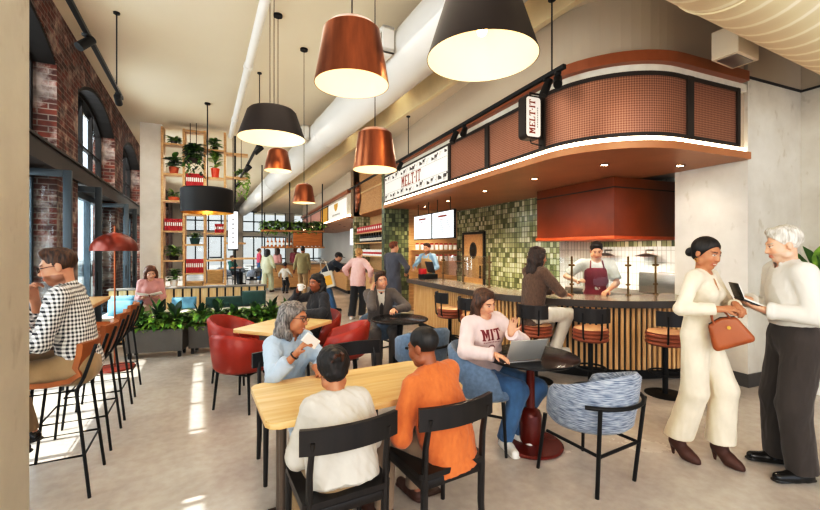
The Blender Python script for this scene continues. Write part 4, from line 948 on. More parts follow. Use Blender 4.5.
# ---- planters with bushes ---------------------------------------------------------------------
BUSH = [('bushy green plant in the near planter at its window end', 3), ('bushy green plant in the middle of the first planter', 4), ('bushy green plant at the right end of the first planter', 5), ('bushy green plant at the left end of the second planter', 6), ('tall dark leaved plant in the middle of the second planter', 7), ('bushy green plant behind the red chair at the end of the second planter', 8), ('light green plant at the left end of the third planter', 9), ('light green plant in the middle of the third planter', 10), ('dark leaved plant at the right end of the third planter', 11)]
for k in range(3):
    u0 = -1.62 + k * .82; r = thing('planter_box', ['grey metal planter box on short legs nearest the window bar', 'grey metal planter box on short legs, second from the window bar', 'grey metal planter box behind the red chairs'][k], 'planter', Rp(u0 + .38, 7.08), AR - .14)
    m = MB(); w, dp = .76, .32
    m.span((-w / 2, -dp / 2, .10), (w / 2, -dp / 2 + .015, .42)); m.span((-w / 2, dp / 2 - .015, .10), (w / 2, dp / 2, .42)); m.span((-w / 2, -dp / 2 + .015, .10), (-w / 2 + .015, dp / 2 - .015, .42)); m.span((w / 2 - .015, -dp / 2 + .015, .10), (w / 2, dp / 2 - .015, .42)); m.span((-w / 2, -dp / 2, .09), (w / 2, dp / 2, .10)); m.build('box', M['grey_planter'], r)
    m = MB(); m.span((-w / 2 + .015, -dp / 2 + .015, .36), (w / 2 - .015, dp / 2 - .015, .39)); m.build('soil', M['soil'], r)
    for sx in (-1, 1):
        for sy in (-1, 1): m = MB(); m.span((sx * (w / 2 - .05) - .02, sy * .12 - .02, 0), (sx * (w / 2 - .05) + .02, sy * .12 + .02, .09)); m.build('leg', M['black_metal'], r)
    for j in range(3):
        lab, seed = BUSH[k * 3 + j]; rr = random.Random(seed); p = rotz(((j - 1) * .245, 0, 0), AR - .14) + r.location
        t = thing('leafy_plant', lab, 'plant', (p.x, p.y, .392), 0)
        tall = j == 1 or k == 0 and j == 1
        mm = ['leaf_dark', 'leaf_mid'] if k < 2 else ['leaf_mid', 'leaf_dark']
        f = foliage(rr, .19, .26, 90, .22, .042, 1.3, 0, .85); o = f.build('foliage', [M[mm[0]], M[mm[1]]], t, sharp=80)
        f = foliage(rr, .12, .30 if j == 1 else .20, 10, .22, .05, .3, .06, .4, erect=.8); o = f.build('tall_leaves', [M['leaf_deep'], M['leaf_dark']], t, sharp=80)
# ---- banquette ------------------------------------------------------------------------------------
r = thing('banquette', 'long low banquette with a slatted pale wood back and white cushions', 'bench', (0, 0, 0), AR)
m = MB(); m.span((-2.35, 8.05, .05), (.35, 8.95, .34)); m.build('base', M['oak_plain'], r)
m = MB(); m.span((-2.35, 9.0, 0), (.38, 9.06, .84)); m.build('back_panel', M['ink'], r)
m = MB()
for k in range(18): m.span((-2.35 + k * .152, 8.965, .34), (-2.35 + k * .152 + .118, 9.0, .84))
m.build('back_slats', wood('cream_oak', '#ecd3a6', '#dab880', 1, 1, .45), r)
m = MB(); m.span((-2.38, 8.94, .84), (.40, 9.10, .875), .005); m.build('top_ledge', plain('grey_ledge', '#8b8680', .5), r)
for k in range(3): m = MB(); m.box((-1.90 + k * .90, 8.48, .40), (.88, .86, .13), .04, seg=3); m.build('seat_cushion', M['linen'], r)
def cushion(label, p, size, rz, mat, lean=-.35):
    b = bmesh.new(); bmesh.ops.create_grid(b, x_segments=10, y_segments=8, size=.5); m = MB(); top, bot = {}, {}
    W_, H_ = size; b.verts.ensure_lookup_table()
    for v in b.verts:
        x, y = v.co.x, v.co.y; e = (1 - (2 * x) ** 4) * (1 - (2 * y) ** 4); pin = 1 - .10 * (2 * abs(x)) ** 2 * (1 - (2 * abs(y)) ** 2) * 0
        top[v] = m._v((x * W_, .075 * e ** .6, y * H_ + H_ / 2)); bot[v] = m._v((x * W_, -.075 * e ** .6, y * H_ + H_ / 2)) if e > 1e-6 else top[v]
    for f in b.faces:
        m.bm.faces.new([top[v] for v in f.verts]).smooth = True; m.bm.faces.new([bot[v] for v in reversed(f.verts)]).smooth = True
    b.free(); o = m.build('cushion', mat, None, sharp=80); o.location = p; o.rotation_euler = (lean, 0, rz); return tag(o, label, 'cushion')
cushion('soft blue cushion in front of the reading woman on the banquette', Rp(-1.95, 8.22, .47), (.50, .28), AR - .2, M['sky_cloth'], -.5)
cushion('teal blue cushion leaning on the banquette at the left elbow of the reading woman', Rp(-2.12, 8.78, .47), (.40, .30), AR + .1, M['sky_cloth'])
cushion('blue cushion on the right of the reading woman on the banquette', Rp(-1.10, 8.70, .47), (.42, .24), AR, M['sky_cloth'])
cushion('dark green velvet bolster cushion in the middle of the banquette', Rp(-.40, 8.70, .47), (.66, .22), AR, M['teal_cloth'])
cushion('dark green velvet cushion at the right end of the banquette', Rp(.14, 8.68, .47), (.46, .32), AR - .1, M['teal_cloth'])
# ---- plant and book shelves ------------------------------------------------------------------------
VS = 11.95; UC = [-2.0, -1.51, -1.02, -.53]
r = thing('shelf_unit', 'tall open oak shelf unit of plants and red books reaching to the ceiling', 'shelf', (0, 0, 0), AR)
for u in UC: m = MB(); m.span((u - .028, VS, 0), (u + .028, VS + .30, 4.78)); m.build('upright', M['oak_plain'], r)
m = MB(); m.cyl((-.28, VS + .15, 0), (-.28, VS + .15, 4.75), .025, seg=10); m.build('steel_upright', M['black_metal'], r)
BOARDS = {0: [4.37, 3.59, 2.89, 2.10, 1.33, .63], 1: [4.76, 3.26, 2.55, 1.75, .99, .40], 2: [4.30, 3.55, 2.72, 2.06, 1.33, .70]}
for c, zs in BOARDS.items():
    for z in zs: m = MB(); m.span((UC[c] + .028, VS + .003, z - .045), (UC[c + 1] - .028, VS + .297, z)); m.build('shelf_board', M['oak_plain'], r)
for z, u1 in ((4.25, .05), (3.60, .05), (1.80, .0), (1.38, .25)): m = MB(); m.span((-.50, VS + .003, z - .05), (u1, VS + .297, z)); m.build('shelf_board', M['oak_plain'], r)
def cell(c, z, d=.15, dz=.0005): return Rp((UC[c] + UC[c + 1]) / 2, VS + d, z + dz)
P_ = pot_plant
P_('shelf_plant', 'small fern on the topmost left shelf', cell(0, 4.37), 21, .14, .12, 60, .2, .035, M['grey_planter'], .08, .08)
P_('shelf_plant', 'dark leaved plant in a terracotta pot on the second shelf down', cell(0, 3.59), 22, .16, .34, 40, .26, .07, M['terracotta'], .18, .12, ('leaf_deep', 'leaf_dark'))
P_('shelf_plant', 'small plant in a low terracotta bowl on the third left shelf', cell(0, 2.89), 23, .14, .16, 34, .2, .03, M['terracotta'], .09, .14)
P_('shelf_plant', 'bushy green plant above the white potted plant', cell(0, 1.33), 24, .17, .28, 60, .24, .045, M['soil'], .12, .12, ('leaf_mid', 'leaf_dark'))
P_('shelf_plant', 'green plant in a white pot at the foot of the shelves', cell(0, .63), 25, .14, .34, 40, .20, .06, M['white_glaze'], .18, .10, ('leaf_dark', 'leaf_mid'))
P_('shelf_plant', 'round green succulent in a dark green pot in the middle column', cell(1, 1.75), 26, .14, .16, 46, .16, .04, M['teal_cloth'], .16, .13)
P_('shelf_plant', 'tall leafy plant in an orange red pot in the third column', cell(2, 3.55), 27, .13, .55, 56, .22, .05, plain('orange_pot', '#d24a22', .4), .26, .11, erect=.8)
P_('shelf_plant', 'leafy plant on the top board of the third column', cell(2, 4.30), 28, .15, .28, 50, .22, .045, M['soil'], .08, .08)
P_('trailing_plant', 'trailing pale green plant spilling from the right end of the shelves', Rp(-.10, VS + .12, 3.6005), 29, .17, .16, 60, .2, .04, M['white_glaze'], .08, .12, ('leaf_mid', 'leaf_mid'), trail=.75)
t = thing('hanging_fern', 'fern in a hanging basket on two thin rods in the second column', 'plant', Rp(-1.27, VS - .16, 3.86))
q = MB(); q.lathe([(0, 0), (.12, .02), (.17, .10), (.16, .10), (0, .08)], seg=20); q.build('basket', M['bronze'], t)
for sx in (-.08, .08): q = MB(); q.cyl((sx, 0, .08), (sx, 0, CEIL - 3.86), .008, seg=6); q.build('hanging_rod', M['black_metal'], t)
o = trailing(random.Random(31), .2, .42, 150, .26, .045, .5).build('foliage', [M['leaf_dark'], M['leaf_deep']], t, sharp=80); o.location = (0, 0, .1)
def books(c, z, label, n=9, h=.31, u0=None):
    q = MB(); q.box((0, 0, h / 2), (.042, .22, h), .003); bo = q.build('book', M['red_book']); q = MB(); q.box((0, -.111, h * .55), (.028, .004, h * .3)); q.build('spine_label', M['paper'], bo)
    uu = UC[c] + .05 if u0 is None else u0
    bo.rotation_euler = (0, 0, AR); tag(bo, label, 'book', label.replace('red book in', 'red books in')); bo.location = Rp(uu + .02, VS + .13, z + .0005)
    for k in range(1, n): dup(bo, loc=Rp(uu + .02 + k * .0455, VS + .13 + .02 * (k % 3 == 1), z + .0005))
books(0, 2.10, 'red book in the row on the left column of the shelves')
books(1, 3.26, 'red book in the row high up, behind the drum lamp cable', h=.36)
books(1, .99, 'red book in the low row on the middle column of the shelves', h=.36)
books(2, 2.06, 'red book in the short row on the third column of the shelves', n=5, h=.24, u0=-.78)
q = MB(); q.box((0, 0, .17), (.38, .24, .34), .01); o = q.build('storage_box', wood('wicker_box', '#b89562', '#8f6d40', 3, 0, .8)); q = MB(); q.box((0, 0, .345), (.40, .26, .03), .006); q.build('box_lid', M['oak_plain'], o); o.location = cell(1, .40); o.rotation_euler = (0, 0, AR); tag(o, 'tan storage box at the foot of the middle column', 'box')
o2 = dup(o, cell(2, .70), label='tan storage box at the foot of the third column')
def stack(c, z, label, cols, du=0):
    for k, cc_ in enumerate(cols):
        q = MB(); q.box((0, 0, .02), (.30 - .02 * k, .22, .04), .004); o = q.build('book', cc_); o.location = cell(c, z + k * .0405) + rotz((du, 0, 0), AR); o.rotation_euler = (0, 0, AR + .08 * k); tag(o, label[k], 'book')
stack(2, 1.33, ['pale book lying at the bottom of the small pile in the third column', 'grey book lying on top of the small pile in the third column'], [M['paper'], M['steel_blue']])
stack(1, 2.55, ['dark book lying on the board under the drum lamp'], [M['ink']])
# lit vertical sign beside the shelves
r = thing('vertical_lightbox', 'narrow upright lit white sign beside the shelf unit', 'sign', Rp(-.32, 11.7, 1.62), AR)
m = MB(); m.box((0, 0, .50), (.24, .10, 1.0), .006); m.build('lit_face', M['screen'], r); m = MB(); m.box((0, 0, 1.02), (.25, .11, .04)); m.box((0, 0, -.02), (.25, .11, .04)); m.box((-.125, 0, .5), (.012, .11, 1.06)); m.box((.125, 0, .5), (.012, .11, 1.06)); m.build('frame', M['bronze'], r)
m = MB()
for k in range(6): m.span((-.022, -.053, .16 + k * .12), (.022, -.051, .16 + k * .12 + .045))
m.build('lettering', M['ink_grey'], r); m = MB(); m.cyl((0, 0, 1.03), (0, 0, CEIL - 1.62), .01, seg=8); m.build('hanger', M['black_metal'], r)
# ---- hanging bar gantry further back ------------------------------------------------------------------
r = thing('bar_gantry', 'hanging timber bottle gantry with black rods over the bar at the back', 'shelf', (0, 0, 0), AR)
for z, dp in ((1.72, .5), (2.38, .5)):
    m = MB(); m.span((.55, 16.6, z - .07), (3.0, 16.6 + dp, z)); m.build('shelf_board', wood('gantry_oak', '#b98350', '#8d5c30', 1, 0, .5), r)
for u in (.58, 1.62, 2.3, 2.92):
    m = MB(); m.cyl((u, 16.66, 1.65), (u, 16.66, CEIL if u < 2 else LOWC), .022, seg=8); m.build('hanging_rod', M['black_metal'], r)
m = MB(); m.span((1.75, 16.62, 1.74), (2.9, 16.66, 2.28)); m.build('back_panel', wood('amber_panel', '#c07a34', '#8f5420', 1, 0, .5), [o for o in COL.objects if o.name == 'bar_gantry'][0])
r = thing('back_bar', 'timber bar counter under the hanging gantry at the back', 'counter', (0, 0, 0), AR)
m = MB(); m.span((.6, 16.5, .1), (3.0, 17.2, 1.0)); m.build('cabinet', M['oak_plain'], r); m = MB(); m.span((.55, 16.42, 1.0), (3.05, 17.25, 1.05)); m.build('top', M['counter_top'], r)
for k in range(6):
    P_('gantry_plant', ['trailing plant at the left end of the bar gantry', 'second trailing plant from the left on the bar gantry', 'third trailing plant from the left on the bar gantry', 'fourth trailing plant from the left on the bar gantry', 'fifth trailing plant from the left on the bar gantry', 'trailing plant at the right end of the bar gantry'][k], Rp(.75 + k * .42, 16.85, 2.3805), 40 + k, .24, .26, 60, .34, .05, M['soil'], .12, .12, ('leaf_mid', 'leaf_dark'), trail=.3)
q = MB(); q.lathe([(0, 0), (.045, 0), (.045, .2), (.016, .26), (.016, .34), (0, .34)], seg=10); bo = q.build('spirit_bottle', plain('amber_glass', '#a8622a', .2)); bo.location = Rp(.8, 16.85, 1.7205); tag(bo, 'amber spirit bottle in the row on the bar gantry', 'bottle', 'bottles on the bar gantry'); q = MB(); q.lathe([(.046, .06), (.046, .16)], seg=10); q.build('bottle_label', M['paper'], bo)
for k in range(1, 15): dup(bo, loc=Rp(.8 + k * .15, 16.85, 1.7205))
# seats and tables far back near the windows
for k, (px, Y, lab) in enumerate(((240, 18, 'round black table far back by the windows, left one'), (252, 21, 'round black table far back by the windows, right one'))):
    src = [o for o in COL.objects if o.name == 'round_table.001'][0]; p = Vector(((px - CX) / FOC * Y, Y, 0)); dup(src, p, 0, lab)
    for j, (dx, lab2) in enumerate(((-.62, 'left'), (.62, 'right'))): dup(B, p + Vector((dx, -.1, 0)), PI / 2 if dx > 0 else -PI / 2, 'blue tub chair on the %s of the %s far back table' % (lab2, ['first', 'second'][k]))
# plant beside the right wall, shoulder high
pot_plant('rubber_plant', 'big leaved green plant standing behind the old man at the right wall', Rp(6.02, 2.42, 0), 61, .2, 1.25, 30, .46, .12, M['white_glaze'], .42, .2, ('leaf_dark', 'leaf_mid'), erect=1.2, spread=.5, droop=.5)
# ======================= people: bodies and clothes grown as smooth blended solids ==========================
def V3(*a): return np.array(a[0] if len(a) == 1 else a, float)
def nrm(v): v = V3(v); return v / max(1e-9, np.linalg.norm(v))
class Solid:
    def __init__(self): self.P = []
    def cone(self, a, b, ra, rb, k=.02, flat=None, cuts=(), op='u'):
        self.P.append(('c', V3(a), V3(b), ra, rb, k, flat, cuts, op)); return self
    def chain(self, pts, rs, k=.012, **kw):
        for a, b, r0, r1 in zip(pts[:-1], pts[1:], rs[:-1], rs[1:]): self.cone(a, b, r0, r1, k, **kw)
        return self
    def ell(self, c, r, R=None, k=.02, op='u', cuts=()):
        self.P.append(('e', V3(c), V3(r), np.eye(3) if R is None else np.array(R, float), k, cuts, op)); return self
    def grid(self, h, clip=()):
        lo, hi = np.full(3, 1e9), np.full(3, -1e9); bb = []
        for p in self.P:
            if p[0] == 'c':
                m = max(p[3], p[4]); a = np.minimum(p[1], p[2]) - m; b = np.maximum(p[1], p[2]) + m
            else:
                m = np.abs(p[3]) @ p[2]; a, b = p[1] - m, p[1] + m
            bb.append((a, b))
            if p[-1] == 'u': lo = np.minimum(lo, a); hi = np.maximum(hi, b)
        lo = lo - 3 * h; n = np.ceil((hi + 3 * h - lo) / h).astype(int) + 1
        F = np.full(n, .25, np.float32)
        for p, (a, b) in zip(self.P, bb):
            k = p[5] if p[0] == 'c' else p[4]; mg = k + 3 * h
            i0 = np.maximum(0, np.floor((a - mg - lo) / h).astype(int)); i1 = np.minimum(n, np.ceil((b + mg - lo) / h).astype(int) + 1)
            if np.any(i1 <= i0): continue
            sl = tuple(slice(x, y) for x, y in zip(i0, i1))
            ax = [(lo[j] + h * np.arange(i0[j], i1[j])).astype(np.float32) for j in range(3)]
            X, Y, Z = ax[0][:, None, None], ax[1][None, :, None], ax[2][None, None, :]
            if p[0] == 'c':
                A, Bv, ra, rb, fl = p[1], p[2], p[3], p[4], p[6]
                x, y, z = X - A[0], Y - A[1], Z - A[2]; d = Bv - A
                if fl is not None:
                    nn, f = V3(fl[0]), fl[1]; q = (x * nn[0] + y * nn[1] + z * nn[2]) * (f - 1); x, y, z = x + q * nn[0], y + q * nn[1], z + q * nn[2]
                L2 = max(1e-9, d @ d); t = np.clip((x * d[0] + y * d[1] + z * d[2]) / L2, 0, 1)
                D = np.sqrt((x - t * d[0]) ** 2 + (y - t * d[1]) ** 2 + (z - t * d[2]) ** 2) - (ra + (rb - ra) * t)
                if fl is not None: D = D / max(1, fl[1]) ** .5
                cuts = p[7]
            else:
                C, r, R = p[1], p[2], p[3]; x, y, z = X - C[0], Y - C[1], Z - C[2]
                u = [(x * R[0, j] + y * R[1, j] + z * R[2, j]) / r[j] for j in range(3)]
                k0 = np.sqrt(u[0] ** 2 + u[1] ** 2 + u[2] ** 2); D = (k0 - 1) * r.min()
                k1 = np.sqrt((u[0] / r[0]) ** 2 + (u[1] / r[1]) ** 2 + (u[2] / r[2]) ** 2); D = np.where(k0 > .3, k0 * (k0 - 1) / np.maximum(k1, 1e-6), D); cuts = p[5]
            for (c0, nn) in cuts: D = np.maximum(D, (X - c0[0]) * nn[0] + (Y - c0[1]) * nn[1] + (Z - c0[2]) * nn[2])
            G = F[sl]; k = max(k, 1e-4)
            if p[-1] == 'u': e = np.maximum(k - np.abs(G - D), 0) / k; F[sl] = np.minimum(G, D) - e * e * k * .25
            else: D = -D; e = np.maximum(k - np.abs(G - D), 0) / k; F[sl] = np.maximum(G, D) + e * e * k * .25
        if clip:
            ax = [(lo[j] + h * np.arange(n[j])).astype(np.float32) for j in range(3)]; X, Y, Z = ax[0][:, None, None], ax[1][None, :, None], ax[2][None, None, :]
            for (c0, nn) in clip: F = np.maximum(F, (X - c0[0]) * nn[0] + (Y - c0[1]) * nn[1] + (Z - c0[2]) * nn[2])
        return F, lo
    def mesh(self, h, clip=(), smooth=1):
        F, lo = self.grid(h, clip); F[0], F[-1], F[:, 0], F[:, -1], F[:, :, 0], F[:, :, -1] = .1, .1, .1, .1, .1, .1
        S = F < 0; n = np.array(F.shape); acc = np.zeros((*(n - 1), 3), np.float32); cnt = np.zeros(n - 1, np.float32); quads = []
        for axn in range(3):
            a = [slice(None)] * 3; b = [slice(None)] * 3; a[axn] = slice(0, -1); b[axn] = slice(1, None)
            fa, fb = F[tuple(a)], F[tuple(b)]; idx = np.argwhere(S[tuple(a)] != S[tuple(b)])
            if len(idx) == 0: continue
            va, vb = fa[tuple(idx.T)], fb[tuple(idx.T)]; t = va / (va - vb); pos = idx.astype(np.float32); pos[:, axn] += t
            o1, o2 = [(1, 2), (2, 0), (0, 1)][axn]; cells = []
            for (d1, d2) in ((0, 0), (-1, 0), (-1, -1), (0, -1)):
                c = idx.copy(); c[:, o1] += d1; c[:, o2] += d2; cells.append(c)
                np.add.at(acc, tuple(c.T), pos); np.add.at(cnt, tuple(c.T), 1)
            quads.append((cells, va < 0))
        act = cnt > 0; ids = np.full(act.shape, -1, int); ids[act] = np.arange(act.sum()); co = acc[act] / cnt[act][:, None] * h + lo
        Q = []
        for cells, ins in quads:
            q = np.stack([ids[tuple(c.T)] for c in cells], 1); q[~ins] = q[~ins][:, ::-1]; Q.append(q)
        Q = np.concatenate(Q) if Q else np.zeros((0, 4), int)
        E = np.concatenate([Q[:, [0, 1]], Q[:, [1, 2]], Q[:, [2, 3]], Q[:, [3, 0]]]); co = co.astype(float)
        for _ in range(smooth):
            s = np.zeros_like(co); c = np.zeros(len(co)); np.add.at(s, E[:, 0], co[E[:, 1]]); np.add.at(c, E[:, 0], 1); np.add.at(s, E[:, 1], co[E[:, 0]]); np.add.at(c, E[:, 1], 1)
            co = co * .5 + .5 * s / np.maximum(c, 1)[:, None]
        return co, Q
def vnormals(co, Q):
    n = np.cross(co[Q[:, 2]] - co[Q[:, 0]], co[Q[:, 3]] - co[Q[:, 1]]); o = np.zeros_like(co)
    for j in range(4): np.add.at(o, Q[:, j], n)
    return o / np.maximum(np.linalg.norm(o, axis=1), 1e-12)[:, None]
def wob(co, f, seed=0):
    """smooth pseudo noise in about -1..1"""
    r = np.random.RandomState(seed); s = 0
    for k in range(5): d = r.normal(size=3); d *= f * (1 + .6 * k) / np.linalg.norm(d); s = s + np.sin(co @ d + r.uniform(0, 6.28) + 1.3 * np.sin(co @ (d[[1, 2, 0]] * .7))) / (1 + .5 * k)
    return s / 2.6
def to_obj(name, co, Q, mat, parent, cols=None):
    me = bpy.data.meshes.new(name); me.vertices.add(len(co)); me.vertices.foreach_set('co', co.ravel()); me.loops.add(Q.size); me.loops.foreach_set('vertex_index', Q.ravel().astype(np.int32))
    me.polygons.add(len(Q)); me.polygons.foreach_set('loop_start', np.arange(0, Q.size, 4, dtype=np.int32)); me.polygons.foreach_set('loop_total', np.full(len(Q), 4, np.int32)); me.update(calc_edges=True)
    me.polygons.foreach_set('use_smooth', np.ones(len(Q), bool))
    if cols is not None:
        at_ = me.color_attributes.new('skin', 'FLOAT_COLOR', 'POINT'); at_.data.foreach_set('color', np.concatenate([cols, np.ones((len(cols), 1))], 1).ravel())
    me.materials.append(mat); return link(name, me, parent)
def skin_mat():
    m, nt, b = _new('skin'); a = N(nt, 'ShaderNodeVertexColor', layer_name='skin'); nt.links.new(a.outputs['Color'], b.inputs['Base Color']); b.inputs['Roughness'].default_value = .48; b.inputs['Subsurface Weight'].default_value = .06; b.inputs['Subsurface Radius'].default_value = (.02, .01, .006); return m
M['skin'] = skin_mat()
def cloth(name, c, rough=.85, var=.08, **kw): return plain(name, c, rough, 0, var, kw.pop('scale', 11), sheen=kw.pop('sheen', .15), bmp=kw.pop('bmp', .55), stretch=(1, 1, .6), **kw)
def hairmat(name, a, bb):
    m, nt, b = _new(name); v = coords(nt, 'Object', (60, 60, 7)); n = N(nt, 'ShaderNodeTexNoise'); n.inputs['Scale'].default_value = 1.5; n.inputs['Detail'].default_value = 3; nt.links.new(v, n.inputs['Vector'])
    nt.links.new(ramp(nt, n.outputs['Fac'], [(.35, a), (.65, bb)]), b.inputs['Base Color']); b.inputs['Roughness'].default_value = .5; bump(nt, b, n.outputs['Fac'], .5, .004); return m
def check_mat(name, a, bb, size=.013):
    m, nt, b = _new(name); v = coords(nt, 'Object', (1, 1, 1)); sp = N(nt, 'ShaderNodeSeparateXYZ'); nt.links.new(v, sp.inputs[0])
    sm = N(nt, 'ShaderNodeMath', operation='SUBTRACT'); nt.links.new(sp.outputs[0], sm.inputs[0]); nt.links.new(sp.outputs[1], sm.inputs[1]); out = []
    for src in (sm.outputs[0], sp.outputs[2]):
        q = N(nt, 'ShaderNodeMath', operation='MULTIPLY'); nt.links.new(src, q.inputs[0]); q.inputs[1].default_value = .5 / size
        f = N(nt, 'ShaderNodeMath', operation='FRACT'); nt.links.new(q.outputs[0], f.inputs[0]); g = N(nt, 'ShaderNodeMath', operation='GREATER_THAN'); nt.links.new(f.outputs[0], g.inputs[0]); g.inputs[1].default_value = .5; out.append(g)
    ad = N(nt, 'ShaderNodeMath', operation='ADD'); nt.links.new(out[0].outputs[0], ad.inputs[0]); nt.links.new(out[1].outputs[0], ad.inputs[1]); hf = N(nt, 'ShaderNodeMath', operation='MULTIPLY'); nt.links.new(ad.outputs[0], hf.inputs[0]); hf.inputs[1].default_value = .5
    nt.links.new(ramp(nt, hf.outputs[0], [(0, bb), (1, a)]), b.inputs['Base Color']); b.inputs['Roughness'].default_value = .85; return m
def stripe_mat(name, a, bb, size=.02):
    m, nt, b = _new(name); v = coords(nt, 'Object', (1, 1, 1)); w = N(nt, 'ShaderNodeTexWave'); w.bands_direction = 'X'; w.inputs['Scale'].default_value = .314 / size; nt.links.new(v, w.inputs['Vector']); nt.links.new(ramp(nt, w.outputs['Fac'], [(.4, a), (.6, bb)]), b.inputs['Base Color']); b.inputs['Roughness'].default_value = .85; return m
def Rx(a): c, s = math.cos(a), math.sin(a); return np.array([[1, 0, 0], [0, c, -s], [0, s, c]])
def Ry(a): c, s = math.cos(a), math.sin(a); return np.array([[c, 0, s], [0, 1, 0], [-s, 0, c]])
def Rz(a): c, s = math.cos(a), math.sin(a); return np.array([[c, -s, 0], [s, c, 0], [0, 0, 1]])
def ik(a, c, l1, l2, pole):
    a, c = V3(a), V3(c); d = c - a; L = np.linalg.norm(d); dn = d / max(L, 1e-6)
    if L > (l1 + l2) * .995: c = a + dn * (l1 + l2) * .995; L = (l1 + l2) * .995
    x = (l1 * l1 - l2 * l2 + L * L) / (2 * L); y = math.sqrt(max(0, l1 * l1 - x * x)); p = V3(pole); p = nrm(p - dn * (p @ dn)); return a + dn * x + p * y, c
SKINC = {'fair': '#d3a58b', 'light': '#c79478', 'tan': '#ac7858', 'brown': '#8a5537', 'dark': '#5f3826'}
def person(name, label, loc, facing, H=1.72, sex='m', h=.006, skin='light', lean=0, side=0, twist=0, pelvis=None, head=(0, 0, 0), hands=None, feet=None, seated=False,
           top=None, bottom=None, hair=None, shoes=None, extras=None, head_s=1.0, beard=None, group=None, torso_k=1.0, smile=False):
    rz = math.atan2(-facing[0], facing[1]); T = thing(name, label, 'person', (loc[0], loc[1], 0), rz, group); s = H / 1.75; fem = sex == 'f'
    pel = V3(pelvis) if pelvis is not None else V3(0, 0, .952 * s)
    Rt = Ry(math.radians(side)) @ Rx(-math.radians(lean)); Rc = Rt @ Rz(math.radians(twist)); r, f, u = Rc[:, 0], Rc[:, 1], Rc[:, 2]; r0, f0 = Rt[:, 0], Rt[:, 1]
    up = Rt[:, 2]; tl = .515 * s * torso_k; nb = pel + up * tl; sw = (.152 if fem else .178) * s
    hs = s ** .4 * .95 * head_s; Rh = Rz(math.radians(head[0])) @ Rx(-math.radians(head[1])) @ Ry(math.radians(head[2])); hc = nb + (up * .10 + V3(0, 0, .055) + Rh[:, 1] * .025) * hs
    def hp(x, y, z): return hc + Rh @ (V3(x, y, z) * hs)
    sh = {q: nb + r * q * sw - u * .045 * s for q in (-1, 1)}; hip = {q: pel + r0 * q * .09 * s - up * .02 for q in (-1, 1)}
    # arms
    hd = {-1: dict(w=(-.24 * s, .04, pel[2] - .08), pole=(-.3, -1, 0)), 1: dict(w=(.24 * s, .04, pel[2] - .08), pole=(.3, -1, 0))}
    for q in (-1, 1): hd[q].update((hands or {}).get(q, {}))
    la, lf = .29 * s, .25 * s; el, wr = {}, {}
    for q in (-1, 1): el[q], wr[q] = ik(sh[q], hd[q]['w'], la, lf, hd[q]['pole'])
    ft = {-1: dict(a=(-.10 * s, 0, .085), yaw=8), 1: dict(a=(.10 * s, 0, .085), yaw=-8)}
    for q in (-1, 1): ft[q].update((feet or {}).get(q, {}))
    lt, ls = .43 * s, .425 * s; kn, an = {}, {}
    for q in (-1, 1): kn[q], an[q] = ik(hip[q], ft[q]['a'], lt, ls, ft[q].get('pole', (q * .12, 1, .25)))
    # ---------- body ----------
    B_ = Solid(); fat = .93 if fem else 1.0
    def torso(S_, inf, k=.06, breast=True, waist=1.0, cuts=()):
        S_.ell(pel + up * .03, (.155 * s + inf, .105 * s + inf, .12 * s + inf), Rt, k, cuts=cuts)
        S_.ell(pel + up * tl * .42, ((.122 if fem else .142) * s * waist + inf, .092 * s * waist + inf, .15 * s + inf), Rt, k, cuts=cuts)
        S_.ell(pel + up * tl * .68 + f * .005, ((.135 if fem else .155) * s + inf, .102 * s + inf, .15 * s + inf), Rc, k)
        S_.cone(sh[-1] * .86 + sh[1] * .14 - u * .01, sh[1] * .86 + sh[-1] * .14 - u * .01, .048 * s + inf * .8, .048 * s + inf * .8, k)
        for q in (-1, 1): S_.cone(nb + r * q * .03 - u * .012, sh[q] * .85 + nb * .15 - u * .004, .038 * s + inf * .7, .036 * s + inf * .7, .035)
        if fem and breast:
            for q in (-1, 1): S_.ell(pel + up * tl * .66 + r * q * .065 * s + f * .080 * s, (.056 * s + inf, .050 * s + inf, .056 * s + inf), Rc, .035)
    torso(B_, 0)
    B_.cone(nb - u * .03, hc + Rh @ V3(0, -.018, -.035) * hs, .052 * s * fat, .050 * s * fat, .03)
    for q in (-1, 1):
        B_.cone(sh[q], el[q], .050 * s * fat, .038 * s * fat, .03).cone(el[q], wr[q], .038 * s * fat, .025 * s * fat, .015)
        m_ = el[q] * .75 + wr[q] * .25; B_.ell(m_, (.036 * s * fat,) * 3, None, .03)
        B_.cone(hip[q], kn[q], .082 * s, .054 * s, .03).cone(kn[q], an[q], .053 * s, .036 * s, .02)
        fd = V3(-math.sin(math.radians(ft[q]['yaw'])), math.cos(math.radians(ft[q]['yaw'])), ft[q].get('pitch', 0)); fd = nrm(fd); ft[q]['d'] = fd
        B_.cone(an[q] - fd * .03 - V3(0, 0, .03), an[q] + fd * .13 * s * (.8 if (shoes or {}).get('heel') else 1) - V3(0, 0, .055 + .8 * (shoes or {}).get('heel', 0)), .036 * s, .028 * s * (.7 if (shoes or {}).get('heel') else 1), .02)
    # head
    E = lambda x, y, z, a, b, c, k=.018, op='u': B_.ell(hp(x, y, z), V3(a, b, c) * hs, Rh, k * hs, op)
    E(0, -.015, .038, .077, .094, .084); E(0, .030, -.030, .061, .066, .083, .03); E(0, .058, -.096, .030, .028, .024, .03)
    jw = .056 if fem else .062
    for q in (-1, 1):
        E(q * jw, .012, -.070, .016, .03, .022, .03); E(q * .036, .062, -.030, .027, .026, .026, .03); E(q * .078, -.008, -.008, .010, .021, .032, .008)
        E(q * .031, .101, .006, .017, .016, .011, .012, 's')
    E(0, .076, .030, .052, .020, .012, .02)
    B_.cone(hp(0, .090, .014), hp(0, .108, -.030), .009 * hs, .013 * hs, .014)
